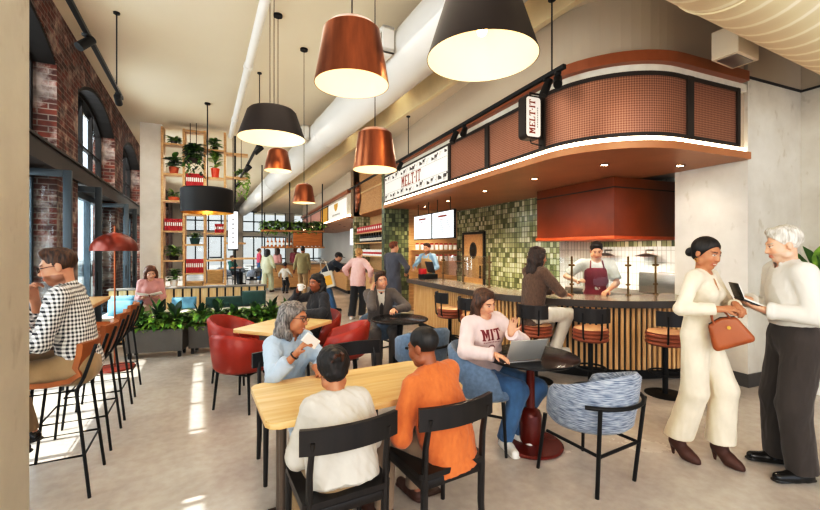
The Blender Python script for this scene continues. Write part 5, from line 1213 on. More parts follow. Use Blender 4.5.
    for q in (-1, 1): E(q * .011, .101, -.033, .009, .010, .008, .006); E(q * .031, .080, .005, .0155, .0145, .0135, .002)
    mw = .029 if smile else .024
    E(0, .092, -.063, mw, .011, .006, .006); E(0, .090, -.073, mw * .85, .012, .007, .006)
    # hands
    for q in (-1, 1):
        hh = hd[q]; d = nrm(hh['d']) if 'd' in hh else nrm(wr[q] - el[q]); n_ = V3(hh.get('n', (-q, 0, -.2))); n_ = nrm(n_ - d * (n_ @ d)); t_ = np.cross(d, n_) * (-q) * -1
        t_ = np.cross(n_, d) * q; t_ = nrm(t_); hl = s * (.90 if fem else 1.0); W_ = wr[q]; c_ = hh.get('curl', .35); R3 = np.stack([t_, n_, d], 1); hh.update(dv=d, nv=n_, tv=t_)
        B_.ell(W_ + d * .048 * hl, (.041 * hl, .0155 * hl, .052 * hl), R3, .012); B_.cone(W_ - d * .01, W_ + d * .03 * hl, .024 * hl * fat, .026 * hl, .015, flat=(n_, 1.35))
        for i, (off, ln) in enumerate(((.029, .070), (.010, .080), (-.010, .074), (-.028, .058))):
            p0 = W_ + d * (.088 - .004 * abs(i - 1)) * hl + t_ * off * hl; ang = .12 + c_ * .5; spread = off * hh.get('spread', 1.2); pts = [p0 - d * .012]; dd0 = nrm(d + t_ * spread * 6 * .25)
            cc_ = c_ * (1 + .12 * i); a_ = 0
            for sg, fr in enumerate((.45, .31, .24)):
                a_ += cc_ * (.75, 1.0, .8)[sg]; v = dd0 * math.cos(a_) + n_ * math.sin(a_); pts.append(pts[-1] + v * (ln * fr + (.012 if sg == 0 else 0)) * hl)
            B_.chain(pts, [.0092 * hl, .0085 * hl, .0078 * hl, .0068 * hl], .004)
        tb = W_ + d * .028 * hl + t_ * .030 * hl; ta = hh.get('thumb', .5); v1 = nrm(t_ * .75 + d * .65 + n_ * .25); v2 = nrm(t_ * (.45 - .4 * ta) + d * .8 + n_ * (.15 + .7 * ta))
        B_.chain([W_ + d * .015 * hl + t_ * .015 * hl, tb, tb + v1 * .034 * hl, tb + v1 * .034 * hl + v2 * .036 * hl], [.015 * hl, .0125 * hl, .0105 * hl, .0085 * hl], .008)
    co, Q = B_.mesh(h); base = np.array(hexc(SKINC[skin])); cols = np.tile(base, (len(co), 1)); L = ((co - hc) @ Rh) / hs
    def paint(mask, c, a=1.0): cols[mask] = cols[mask] * (1 - a) + np.array(hexc(c) if isinstance(c, str) else c) * a
    near = np.linalg.norm(L, axis=1) < .16
    ck = near & (np.hypot(np.abs(L[:, 0]) - .038, L[:, 2] + .03) < .025) & (L[:, 1] > .04); paint(ck, base * np.array([1.12, .92, .88]), .5)
    if beard: bm_ = near & (L[:, 2] < -.046 - .12 * np.maximum(0, .06 - L[:, 1])) & (L[:, 1] > -.02) & ~((np.abs(L[:, 0]) < .022) & (np.abs(L[:, 2] + .068) < .010)) & (L[:, 2] > -.14); paint(bm_, beard, .6)
    lp_ = near & (L[:, 1] > .075) & (np.abs(L[:, 2] + .068) < .0125) & (np.abs(L[:, 0]) < mw * 1.02); paint(lp_, base * np.array([.82, .50, .48]) if not fem else (base * .55 + np.array(hexc('#a03434')) * .45), .75)
    if smile: paint(near & (L[:, 1] > .08) & (np.abs(L[:, 2] + .0675) < .0032) & (np.abs(L[:, 0]) < mw * .7), '#e6dcd2', .8)
    for q in (-1, 1):
        ex, ez = L[:, 0] - q * .031, L[:, 2] - .005; ey = near & (L[:, 1] > .078) & (np.hypot(ex / .0145, ez / .0070) < 1); paint(ey, '#c9beb4', .7); paint(near & (L[:, 1] > .078) & (np.hypot(ex, ez) < .0062), '#22140e', 1)
        lid = near & (L[:, 1] > .07) & (np.abs(ex) < .016) & (np.abs(ez - .0085) < .0028); paint(lid, '#2a1812', .75)
        br = near & (L[:, 1] > .06) & (np.abs(L[:, 2] - (.029 - .0 * np.abs(ex))) < .0055) & (np.abs(ex) < .021); paint(br, (hair or {}).get('brow', '#2a1a12'), .85)
    to_obj('body', co, Q, M['skin'], T, cols)
    # ---------- clothes ----------
    hb = h * 1.15
    def fold(co, Q, amp, fr, seed, zs=.6): n = vnormals(co, Q); w1 = wob(co * np.array([1, 1, zs]), fr, seed); w2 = wob(co * np.array([1.2, 1.2, zs * 1.3]), fr * 2.2, seed + 9); return co + n * ((1.25 * w1 - .9 * np.abs(w2) + .3) * amp)[:, None]
    tp = top or {}
    if tp:
        S_ = Solid(); inf = tp.get('inf', .016); hem = pel - up * tp.get('hem', .08); torso(S_, inf, .06, True, tp.get('waist', 1.05), [(hem, -up)])
        loose = tp.get('loose', 0.0)
        S_.cone(pel + up * .16 * s, hem - up * .03, .118 * s + inf + loose, .125 * s + inf + loose, .05, flat=(f0, 1.32), cuts=[(hem, -up)])
        if tp.get('skirt'): S_.cone(pel, pel - V3(0, 0, tp['skirt']), .15 * s, tp.get('skirt_r', .24), .05, flat=(f0, 1.15), cuts=[(pel - V3(0, 0, tp['skirt']), V3(0, 0, -1))])
        sl = tp.get('sleeve', 1.0); sr = tp.get('sleeve_r', .014)
        for q in (-1, 1):
            if sl > 0:
                if sl <= .5:
                    e_ = sh[q] + (el[q] - sh[q]) * sl * 2; S_.cone(sh[q], e_ + (el[q] - sh[q]) * .05, .052 * s * fat + sr, .047 * s * fat + sr * 1.4, .035, cuts=[(e_, nrm(el[q] - sh[q]))])
                else:
                    dv = nrm(wr[q] - el[q]); e_ = el[q] + (wr[q] - el[q]) * (sl * 2 - 1) - (dv * .012 if sl >= 1 else 0)
                    S_.cone(sh[q], el[q], .048 * s * fat + sr, .040 * s * fat + sr, .035).cone(el[q], e_ + dv * .04, .042 * s * fat + sr, (.030 if sl >= 1 else .038) * s * fat + sr * .8, .02, cuts=[(e_, dv)])
                    if tp.get('cuff'): S_.cone(e_ - dv * .035, e_, .036 * s * fat + sr, .036 * s * fat + sr, .006, cuts=[(e_, dv), (e_ - dv * .03, -dv)])
        nr = tp.get('neck', .062)
        if tp.get('collar'):
            for k in range(14):
                a0, a1 = 2 * PI * k / 14, 2 * PI * (k + 1) / 14
                if abs(((a0 + a1) / 2 - PI / 2 + PI) % (2 * PI) - PI) < .30: continue
                c0 = nb + u * .005 + f * .008; S_.cone(c0 + (r * math.cos(a0) + f * math.sin(a0)) * .061 * s + u * .008, c0 + (r * math.cos(a1) + f * math.sin(a1)) * .061 * s + u * .008, .014, .014, .008, flat=(u, .5))
        S_.cone(nb - u * .005 + f * tp.get('neck_f', .012), nb + u * .3 + f * .05, nr * s * fat, nr * s * 1.15, .012, op='s')
        if tp.get('vneck'): S_.cone(nb + f * .10 - u * tp['vneck'], nb + f * .12 + u * .03, .012, .062 * s, .012, op='s')
        if tp.get('jacket_v'): S_.cone(pel + up * tl * .38 + f * .16, nb + f * .10 + u * .02, .014, .075 * s, .012, op='s')
        co, Q = S_.mesh(hb, smooth=2); co = fold(co, Q, tp.get('fold', .005), tp.get('ff', 24), len(label)); o = to_obj(tp.get('name', 'shirt'), co, Q, tp['mat'], T); T['_'] = 0
        shirt = (co, Q)
        if tp.get('under') is not None:
            S2 = Solid(); torso(S2, .006, .06); S2.cone(nb - u * .005 + f * .012, nb + u * .3, .056 * s * fat, .07 * s, .01, op='s')
            for k in range(14):
                a0, a1 = 2 * PI * k / 14, 2 * PI * (k + 1) / 14; c0 = nb + u * .012 + f * .01; S2.cone(c0 + (r * math.cos(a0) + f * math.sin(a0)) * .056 * s, c0 + (r * math.cos(a1) + f * math.sin(a1)) * .056 * s, .010, .010, .01)
            c2, q2 = S2.mesh(hb, smooth=1); to_obj('shirt', c2, q2, tp['under'], T)
            if tp.get('tie') is not None:
                S3 = Solid(); pts = [nb + f * .072 * s - u * .02, nb + f * .098 * s - u * .10, pel + up * tl * .62 + f * .125 * s, pel + up * tl * .40 + f * .118 * s]; S3.chain(pts, [.016, .018, .026, .030], .004, flat=(f, 2.6)); c3_, q3 = S3.mesh(hb * .8, smooth=1); to_obj('tie', c3_, q3, tp['tie'], T)
    bt = bottom or {}
    if bt:
        S_ = Solid(); inf = bt.get('inf', .014); S_.ell(pel + up * .02, (.158 * s + inf, .108 * s + inf, .125 * s + inf), Rt, .05)
        wa = pel + up * bt.get('waist', .11) * s; S_.cone(pel, wa + up * .03, .115 * s + inf, .108 * s + inf, .04, flat=(f0, 1.3), cuts=[(wa, up)])
        flare = bt.get('flare', .01)
        for q in (-1, 1):
            dv = nrm(an[q] - kn[q]); e_ = an[q] - dv * bt.get('short', -.02); S_.cone(hip[q], kn[q], .086 * s + inf, .060 * s + inf + flare * .5, .04)
            S_.cone(kn[q], e_ + dv * .03, .058 * s + inf + flare * .5, .044 * s + inf + flare, .03, cuts=[(e_, dv if not bt.get('flat_hem') else V3(0, 0, -1))])
        co, Q = S_.mesh(hb, clip=[(wa, up)], smooth=2); co = fold(co, Q, bt.get('fold', .005), 20, len(label) + 3, .22); to_obj(bt.get('name', 'trousers'), co, Q, bt['mat'], T)
        if bt.get('belt') is not None:
            S2 = Solid(); wb = wa - up * .02; S2.cone(wb - up * .018, wb + up * .018, .112 * s + inf, .112 * s + inf, .002, flat=(f0, 1.28), cuts=[(wb + up * .018, up), (wb - up * .018, -up)]); c2, q2 = S2.mesh(hb, smooth=1); to_obj('belt', c2, q2, bt['belt'], T)
    sp = shoes or {}
    if sp:
        for q in (-1, 1):
            S_ = Solid(); a_, fd = an[q], ft[q]['d']; wz = V3(0, 0, 1) if abs(fd[2]) < .01 else nrm(np.cross(np.cross(fd, V3(0, 0, 1)), fd)); hl = sp.get('heel', 0.0)
            if hl > 0:                                       # heeled ankle boot: raised heel, toe on the floor
                gz = a_[2] - .085 - hl; heel = V3(a_[0], a_[1], gz) - fd * .045; toe = V3(a_[0], a_[1], gz) + fd * .145 * s
                S_.chain([a_ + V3(0, 0, .09), a_ - V3(0, 0, .03), heel + fd * .03 + V3(0, 0, hl + .035)], [.048, .044, .036], .02); S_.chain([heel + fd * .02 + V3(0, 0, hl + .03), toe - fd * .075 + V3(0, 0, .045), toe - fd * .02 + V3(0, 0, .024), toe + V3(0, 0, .018)], [.042, .044, .032, .018], .03)
                S_.cone(heel + V3(0, 0, hl + .01), heel + V3(0, 0, .004) + fd * .008, .020, .009, .01); S_.cone(toe - fd * .05 + V3(0, 0, .012), toe + V3(0, 0, .010), .028, .018, .01, flat=(V3(0, 0, 1), 2.2))
            else:
                b0 = a_ - wz * .055; S_.chain([b0 - fd * .045, b0 + fd * .06 * s, b0 + fd * .165 * s], [.040 * s, .044 * s, .034 * s], .02, flat=(wz, 1.1), cuts=[(a_ - wz * .085, -wz)]); S_.cone(a_ + wz * sp.get('shaft', .02), b0 - fd * .01, .046 * s, .044 * s, .03)
                S_.chain([a_ - wz * .076 - fd * .055, a_ - wz * .076 + fd * .17 * s], [.042 * s, .040 * s], .005, flat=(wz, 4))
            S_c = [(V3(a_[0], a_[1], 0.002), V3(0, 0, -1))]
            co, Q = S_.mesh(hb * .85, clip=S_c, smooth=1); to_obj('shoe', co, Q, sp['mat'], T)
    hr = hair or {}
    if hr:
        S_ = Solid(); st = hr['style']; th = hr.get('th', .012); A_ = lambda x, y, z: hp(x, y, z)
        def HE(x, y, z, a, b, c, k=.02, op='u', cuts=()): S_.ell(A_(x, y, z), V3(a, b, c) * hs, Rh, k * hs, op, cuts)
        fp = (A_(0, .074, hr.get('line', .074)), Rh @ nrm(V3(0, .84, -.54))); npl = (A_(0, .02, -.022), Rh @ nrm(V3(0, .42, -.91)))
        if st in ('short', 'receding', 'crop'):
            HE(0, -.017 - th * .35, .040 + th * .55, .078 + th * .6, .095 + th * .7, .086 + th * .8, cuts=[fp, npl])
            if st == 'short':
                for k in range(9): a = -1.2 + .3 * k; HE(.045 * math.sin(a), .040 * math.cos(a) - .0, .110, .024, .030, .016, .03, cuts=[fp])
        else:
            HE(0, -.017, .040, .078 + th, .095 + th, .086 + th, cuts=[fp])
            if st == 'bun': HE(0, -.05, -.03, .064, .05, .05, .02); HE(*hr.get('bun', (0, -.125, .03)), .040, .036, .040, .012)
            if st in ('long', 'curly'):
                ln = hr.get('len', .25); w = hr.get('wide', 1.0); ff = hr.get('front', 0.0); kx = hr.get('vol', 1.0)
                for q in (-1, 1):
                    pts = [A_(q * .060, .035 + ff, .085), A_(q * .086 * w, .012 + ff, .01), A_(q * .088 * w, .005 + ff, -.08), A_(q * .085 * w, hr.get('fwd', .015), -.08 - ln * .55), A_(q * .070 * w, hr.get('fwd', .015) + .01, -.08 - ln)]; S_.chain(pts, [.020 * kx, .021 * kx, .024 * kx, .026 * kx, .014], .03)
                    S_.chain([A_(q * .04, -.06, .06), A_(q * .072 * w, -.058, -.05), A_(q * .070 * w, -.066, -.09 - ln * .5), A_(q * .05 * w, -.066, -.09 - ln * .95)], [.048, .042 * kx, .038 * kx, .018], .03)
                S_.chain([A_(0, -.07, .06), A_(0, -.085, -.05), A_(0, -.088, -.09 - ln * .6), A_(0, -.08, -.09 - ln * 1.02)], [.05, .044 * kx, .040 * kx, .02], .03)
                HE(0, .060, -.035, .058, .075, .095, .012, 's')
        co, Q = S_.mesh(hb, smooth=1); n = vnormals(co, Q); amp = hr.get('amp', .004); co = co + n * (wob(((co - hc) @ Rh) * np.array([1, 1, .35 if st != 'curly' else 1]), hr.get('f', 120), 5) * amp)[:, None]
        to_obj('hair', co, Q, hr['mat'], T)
    ctx = dict(T=T, hp=hp, Rh=Rh, hc=hc, hs=hs, wr=wr, el=el, hd=hd, kn=kn, an=an, nb=nb, pel=pel, r=r, f=f, u=u, up=up, s=s, tl=tl, shirt=shirt if tp else None, hb=hb, sh=sh)
    if '_' in T: del T['_']
    if extras: extras(ctx)
    return ctx
def glasses(c, mat=None):
    m = MB(); hp = c['hp']
    for q in (-1, 1):
        m.tube([hp(q * .033 + .024 * math.cos(a), .106 - .004 * abs(math.cos(a)), .004 + .018 * math.sin(a)) for a in np.linspace(0, 2 * PI, 20)[:-1]], .0022, 6, closed=True); m.tube([hp(q * .057, .102, .010), hp(q * .078, .04, .012), hp(q * .082, -.01, .004)], .0022, 6)
    m.tube([hp(-.009, .108, .008), hp(0, .111, .010), hp(.009, .108, .008)], .0022, 6); m.build('glasses', mat or M['ink'], c['T'])
def watch(c, q):
    m = MB(); w, e = Vector(c['wr'][q]), Vector(c['el'][q]); d = (e - w).normalized(); p = w + d * .02; m.tube([p - d * .012, p + d * .012], .031, 18, caps=False); n = -Vector(c['hd'][q]['nv']); m.tube([p + n * .028, p + n * .036], .019, 16); m.build('watch', M['ink'], c['T'])
def world(c, p): return c['T'].matrix_basis @ Vector(p)
def solid_obj(S_, name, mat, parent, h=.006, clip=(), smooth=1):
    co, Q = S_.mesh(h, clip=clip, smooth=smooth); return to_obj(name, co, Q, mat, parent)
def apron(c, mat, low=.34, width=.17, name='apron'):
    """bib and skirt hugging the front of the clothes"""
    s = c['s']; S_ = Solid(); pel, up, f, r, tl = c['pel'], c['up'], c['f'], c['r'], c['tl']; inf = .030
    S_.ell(pel + up * .03, (.155 * s + inf, .105 * s + inf, .12 * s + inf), None, .05); S_.ell(pel + up * tl * .42, (.14 * s + inf, .095 * s + inf, .15 * s + inf), None, .05); S_.ell(pel + up * tl * .66, (.145 * s + inf, .112 * s + inf, .14 * s + inf), None, .05)
    S_.cone(pel, pel - up * low, .13 * s + inf, .14 * s + inf, .05, flat=(f, 1.25))
    solid_obj(S_, name, mat, c['T'], c['hb'], clip=[(pel + f * .045, -f), (pel + r * width * s, r), (pel - r * width * s, -r), (pel + up * tl * .83, up), (pel - up * low, -up)])
    m = MB()
    for q in (-1, 1): m.tube([Vector(pel + up * tl * .80 + r * q * .09 * s + f * .125 * s), Vector(c['nb'] + r * q * .075 * s + f * .055 - up * .0), Vector(c['nb'] + r * q * .06 * s - f * .065 * s + up * .01)], .010, 6)
    m.build('apron_strap', mat, c['T'])
H_NEAR, H_MID, H_FAR = .0055, .008, .014
HM = {'brown': hairmat('brown_hair', '#2a1a10', '#5a3a22'), 'black': hairmat('black_hair', '#0b0908', '#241c18'), 'grey': hairmat('grey_hair', '#3f3b39', '#8a8480'), 'white': hairmat('white_hair', '#a39b8f', '#d8d2c7'), 'chest': hairmat('chestnut_hair', '#3a2014', '#7a4a2a'), 'blond': hairmat('blond_hair', '#8a6238', '#caa26a'), 'crop': hairmat('cropped_black_hair', '#0f0c0a', '#1f1916')}
C = {'white': cloth('white_cotton', '#bfb9ae'), 'cream': cloth('cream_crepe', '#d6c9b2'), 'orange': cloth('orange_knit', '#bd6a35', scale=40, bmp=.1), 'pink': cloth('pale_pink_fleece', '#d0b9b4'), 'blue': cloth('pale_blue_cotton', '#a3b4c4'), 'denim': cloth('blue_denim', '#45688c', var=.25), 'khaki': cloth('khaki_cotton', '#9d8563'), 'taupe': cloth('taupe_cotton', '#8f7a66'), 'char': cloth('charcoal_wool', '#3b332e'), 'suit': cloth('grey_suit_wool', '#5d544e'), 'suit2': cloth('slate_suit_wool', '#4b4c55'), 'black': cloth('black_cotton', '#1f1d1e'), 'jacket': cloth('dark_quilted_jacket', '#262426'), 'brownj': cloth('brown_tweed', '#5e483a', var=.2, scale=60), 'rose': cloth('dusty_rose_cotton', '#c08f8a'), 'sage': cloth('pale_sage_linen', '#b9bda4'), 'olive': cloth('khaki_green_cotton', '#8d8563'), 'maroon': cloth('maroon_apron_cotton', '#7a2733'), 'beige': cloth('beige_apron_cotton', '#a88b62'), 'navy': cloth('navy_cotton', '#232b38'), 'chambray': cloth('blue_chambray', '#7f9db3'), 'pinkp': cloth('pink_cotton', '#c0526a'), 'teal': cloth('teal_cotton', '#2f6b66')}
C['check'] = check_mat('black_white_gingham', '#e8e4de', '#23252c'); C['stripe'] = stripe_mat('pink_striped_cotton', '#c98a86', '#dcc4bd', .016); C['oldshirt'] = cloth('white_oxford_cotton', '#d0cbc1', var=.05)
L_ = {'black': plain('black_leather', '#141210', .25), 'brown': plain('dark_brown_suede', '#4a281a', .6), 'tanbag': plain('tan_bag_leather', '#8f4d22', .4, var=.12), 'white': plain('white_leather', '#dedad2', .4), 'beltb': plain('brown_belt_leather', '#5a2a1e', .4)}
def lv(facing, loc, p):
    """world point -> the person's own frame"""
    rz = math.atan2(-facing[0], facing[1]); q = rotz(Vector(p) - Vector((loc[0], loc[1], 0)), -rz); return (q.x, q.y, q.z)
# --- man in the checked shirt at the window bar
loc = Lp(-.79, 3.5); fc = (-math.cos(AL), -math.sin(AL))
def ex(c): glasses(c); watch(c, -1)
person('man', 'bearded man in glasses and a checked shirt, chin on hand at the window bar', loc, fc, 1.80, 'm', H_NEAR, 'light', lean=9, pelvis=(0, -.05, .835), head=(6, 14, 0), seated=True,
    hands={1: dict(w=(.05, .21, 1.285), pole=(.4, .5, -1), d=(-.30, .10, 1), n=(-.5, -.8, .2), curl=.8), -1: dict(w=(-.02, .24, 1.09), pole=(-.7, -.2, -.9), d=(.6, .8, -.05), n=(.2, 0, -1), curl=.4)},
    feet={1: dict(a=(.10, .27, .40), yaw=-5), -1: dict(a=(-.10, .27, .40), yaw=5)}, top=dict(mat=C['check'], sleeve=.78, collar=True, hem=.06, cuff=True, fold=.005, name='checked_shirt'), bottom=dict(mat=C['khaki']), hair=dict(style='short', mat=HM['brown'], th=.007, line=.08), shoes=dict(mat=L_['black']), beard='#6a4028', extras=ex)
# --- grey haired woman
loc = Vector((-.93, 2.98, 0)); fc = (.78, -.62)
def ex(c):
    glasses(c); m = MB(); hp = c['hp']
    m.lathe([(0, 0), (.006, .004), (.008, .014), (0, .03)], c=tuple(hp(.080, -.002, -.072)), seg=10); m.build('earring', M['steel'], c['T'])
    m = MB(); w, e = Vector(c['wr'][1]), Vector(c['el'][1]); d = (e - w).normalized(); m.tube([w + d * .03, w + d * .042], .030, 14, caps=False); m.build('bracelet', M['ink'], c['T'])
wrR = lv(fc, loc, (-.735, 2.63, .945)); wrL = lv(fc, loc, (-.66, 2.78, .80))
cG = person('woman', 'grey haired woman in glasses and a pale blue blouse raising a white phone', loc, fc, 1.60, 'f', H_NEAR, 'tan', lean=10, pelvis=(0, -.02, .535), head=(28, 6, -4), seated=True, smile=True, torso_k=.95,
    hands={1: dict(w=wrR, pole=(.6, -.1, -1), d=(-.15, .6, .8), n=(-.6, .7, .2), curl=.7, thumb=.3), -1: dict(w=wrL, pole=(-.8, -.2, -.5), d=(.3, 1, -.1), n=(0, 0, -1), curl=.4)},
    feet={1: dict(a=(.12, .36, .085)), -1: dict(a=(-.12, .36, .085))}, top=dict(mat=C['blue'], sleeve=.80, loose=.02, sleeve_r=.022, collar=True, hem=.12, name='blouse', fold=.006), bottom=dict(mat=cloth('pale_jeans', '#b8c4d0')), hair=dict(style='curly', mat=HM['grey'], th=.014, len=.075, wide=1.08, amp=.006, f=60, front=-.028, brow='#4a4240'), shoes=dict(mat=L_['white']), extras=ex)
ph = thing('phone', 'white phone in the hand of the grey haired woman', 'phone', world(cG, V3(cG['wr'][1]) + V3(cG['hd'][1]['dv']) * .115 + V3(cG['hd'][1]['nv']) * .03))
m = MB(); m.box((0, 0, 0), (.012, .066, .125), .005); m.build('case', M['white_glaze'], ph); m = MB(); m.box((.0068, 0, 0), (.001, .06, .118)); m.build('screen', M['white_glaze'], ph); m = MB(); m.box((-.0065, .02, .05), (.003, .022, .022), .003); m.build('camera_bump', M['ink_grey'], ph); ph.rotation_euler = (.9, .25, -.9)
# --- woman in the white top, back to us
loc = Vector((-.345, 2.03, 0)); fc = (-.476, .879)
def ex(c):
    m = MB(); hp = c['hp']
    for k in range(3): m.tube([hp(-.03 + .02 * k, -.118, .02 + .035 * k), hp(-.01 + .02 * k, -.150, .05), hp(.03, -.125, .06 - .02 * k)], [.006, .012, .006], 8)
    m.build('hair_clip', plain('tortoise_clip', '#4a2a18', .3), c['T'])
person('woman', 'woman with a dark pinned bun in a white top seen from behind', loc, fc, 1.46, 'f', H_NEAR, 'tan', lean=20, pelvis=(0, -.02, .52), head=(-6, 26, 0), head_s=1.03, seated=True, torso_k=.80,
    hands={1: dict(w=(.11, .28, .60), pole=(.5, -.6, -.6), d=(-.3, 1, -.2), n=(0, 0, -1)), -1: dict(w=(-.11, .28, .60), pole=(-.5, -.6, -.6), d=(.3, 1, -.2), n=(0, 0, -1))},
    feet={1: dict(a=(.12, .34, .085)), -1: dict(a=(-.12, .34, .085))}, top=dict(mat=C['white'], sleeve=.9, loose=.05, sleeve_r=.026, hem=.06, neck=.075, inf=.024, fold=.008, ff=18, name='white_top', waist=1.25), bottom=dict(mat=C['khaki']), hair=dict(style='bun', mat=HM['black'], th=.018, bun=(0, -.118, .055), amp=.004), shoes=dict(mat=L_['black']), extras=ex)
# --- man in the orange sweater
loc = Vector((.195, 2.28, 0)); fc = (-.70, .71)
person('man', 'man with cropped black hair in an orange sweater seen from behind', loc, fc, 1.60, 'm', H_NEAR, 'brown', lean=17, side=-4, pelvis=(.02, -.02, .515), head=(12, 14, 0), seated=True, torso_k=.87,
    hands={-1: dict(w=(-.10, .27, .60), pole=(-.6, -.5, -.5), d=(.6, .8, -.3), n=(.2, 0, -1), curl=.4), 1: dict(w=(.06, .32, .62), pole=(1, -.3, -.4), d=(-.5, 1, -.2), n=(0, 0, -1), curl=.4)},
    feet={1: dict(a=(.12, .36, .085)), -1: dict(a=(-.16, .34, .085))}, top=dict(mat=C['orange'], sleeve=1.0, loose=.035, hem=.13, neck=.060, inf=.020, sleeve_r=.018, fold=.006, name='sweater', collar=True, waist=1.15), bottom=dict(mat=C['taupe'], inf=.006), hair=dict(style='crop', mat=HM['crop'], th=.006, amp=.001), shoes=dict(mat=L_['brown']))
# --- student
loc = Vector((.65, 3.46, 0)); fc = (.36, -.93)
def ex(c):
    co, Q = c['shirt']; bv = BVHTree.FromPolygons([tuple(p) for p in co], [tuple(q) for q in Q]); f, r, u = V3(c['f']), V3(c['r']), V3(c['u'])
    org = V3(c['pel']) + V3(c['up']) * c['tl'] * .66 + r * .0
    def proj(x, z):
        p = org + r * (-x) * -1 * 1.0 + u * z; p = org + r * (-x) + u * z; hit = bv.ray_cast(Vector(p + f * .20), Vector(-f), .5); return (hit[0] + hit[1] * .0025) if hit[0] is not None else Vector(p + f * .15)
    m = MB(); polys, w = word_polys('MIT', .085)
    def put_poly(pl, ox, oz, n=4):
        if len(pl) == 4:
            P = [Vector(p) for p in pl]
            for i in range(n):
                for j in range(n):
                    q = [P[0].lerp(P[1], a).lerp(P[3].lerp(P[2], a), b) for a, b in ((i / n, j / n), ((i + 1) / n, j / n), ((i + 1) / n, (j + 1) / n), (i / n, (j + 1) / n))]; m.face([proj(x.x + ox, x.y + oz) for x in q])
        else: m.face([proj(x + ox, y + oz) for x, y in pl])
    for pl in polys:
        if len(pl) == 6:
            a = pl; put_poly([a[0], a[1], a[4], a[5]], -w / 2, 0); put_poly([a[1], a[2], a[3], a[4]], -w / 2, 0)
        else: put_poly(pl, -w / 2, 0)
    for k in range(11): put_poly([(-.078 + k * .0145, -.020), (-.070 + k * .0145, -.020), (-.070 + k * .0145, -.012), (-.078 + k * .0145, -.012)], 0, 0, 1)
    for k in range(16):                                  # round seal below the letters
        a0, a1 = 2 * PI * k / 16, 2 * PI * (k + 1) / 16; put_poly([(.030 * math.cos(a0), -.07 + .030 * math.sin(a0)), (.030 * math.cos(a1), -.07 + .030 * math.sin(a1)), (.022 * math.cos(a1), -.07 + .022 * math.sin(a1)), (.022 * math.cos(a0), -.07 + .022 * math.sin(a0))], 0, 0, 1)
    put_poly([(-.012, -.084), (.012, -.084), (.012, -.078), (-.012, -.078)], 0, 0, 1); put_poly([(-.008, -.074), (-.002, -.074), (-.002, -.056), (-.008, -.056)], 0, 0, 1); put_poly([(.003, -.074), (.009, -.074), (.009, -.056), (.003, -.056)], 0, 0, 1)
    m.build('chest_print', M['maroon'], c['T'])
wrR = lv(fc, loc, (.66, 3.10, .80)); wrL = lv(fc, loc, (.80, 3.18, .95))
cS = person('woman', 'smiling student in a pale pink MIT sweatshirt and jeans waving at a laptop', loc, fc, 1.66, 'f', H_NEAR, 'light', lean=6, side=3, pelvis=(0, -.04, .565), head=(14, 18, 10), seated=True, smile=True, torso_k=.97, head_s=.93,
    hands={1: dict(w=wrR, pole=(1, -.2, -.6), d=(-.5, 1, -.1), n=(0, .1, -1), curl=.3), -1: dict(w=wrL, pole=(-.9, -.2, -.6), d=(-.1, .2, 1), n=(.25, .95, -.1), curl=.08, spread=2.6, thumb=0)},
    feet={1: dict(a=lv(fc, loc, (.78, 3.26, .085)), pole=lv(fc, (0, 0), (.8, -.5, .3))), -1: dict(a=lv(fc, loc, (.90, 3.40, .085)), pole=lv(fc, (0, 0), (.9, -.3, .3)))}, top=dict(mat=C['pink'], sleeve=1.0, loose=.03, inf=.024, sleeve_r=.024, hem=.10, neck=.064, fold=.005, ff=18, cuff=True, name='sweatshirt'), bottom=dict(mat=C['denim']), hair=dict(style='long', mat=HM['brown'], th=.009, len=.17, wide=.98, fwd=.03, front=-.012, vol=.85), shoes=dict(mat=L_['white']), extras=ex)
lp = thing('laptop', 'thin silver laptop on the round black table in front of the waving student', 'laptop', (.86, 3.19, .7425), math.atan2(-.22, -.97))
m = MB(); m.box((0, 0, .007), (.30, .21, .013), .004); m.build('base', M['steel'], lp); m = MB(); m.box((0, .0, .0145), (.27, .10, .002)); m.build('keyboard', M['ink'], lp)
sil = plain('silver_lid', '#b9b8b4', .35, .6, var=.03); m = MB(); m.box((0, .137, .105), (.30, .008, .20), .003, rot=Euler((-.5, 0, 0))); m.build('lid', sil, lp); m = MB(); m.box((0, .1315, .107), (.275, .001, .175), rot=Euler((-.5, 0, 0))); m.build('screen', emis('laptop_screen', '#cfd8e6', .8), lp)
# --- suited man on the phone
loc = Vector((-.43, 5.66, 0)); fc = (.25, -.97)
cP = person('man', 'dark haired man in a grey suit and tie talking on a phone', loc, fc, 1.74, 'm', H_MID, 'light', lean=8, pelvis=(0, 0, .56), head=(8, 2, 12), seated=True, smile=True, torso_k=.95,
    hands={1: dict(w=(.135, .17, 1.045), pole=(.25, 0, -1), d=(-.15, -.50, 1), n=(-1, -.1, -.1), curl=.6), -1: dict(w=(-.13, .33, .80), pole=(-1, 0, -.4), d=(.4, 1, 0), n=(0, 0, -1))}, feet={1: dict(a=(.11, .42, .085)), -1: dict(a=(-.11, .42, .085))},
    top=dict(mat=C['suit'], sleeve=1.0, inf=.024, sleeve_r=.02, hem=.12, jacket_v=True, under=C['white'], tie=M['ink'], name='jacket', fold=.006), bottom=dict(mat=C['suit']), hair=dict(style='short', mat=HM['brown'], th=.012), shoes=dict(mat=L_['black']))
ph = thing('phone', 'dark phone held to the ear of the suited man', 'phone', world(cP, V3(cP['hp'](.095, .0, -.02)))); m = MB(); m.box((0, 0, 0), (.01, .07, .145), .004); m.build('case', M['ink'], ph); m = MB(); m.box((.0055, 0, 0), (.001, .062, .135)); m.build('screen', M['steel_blue'], ph); ph.rotation_euler = (.3, 0, .3)
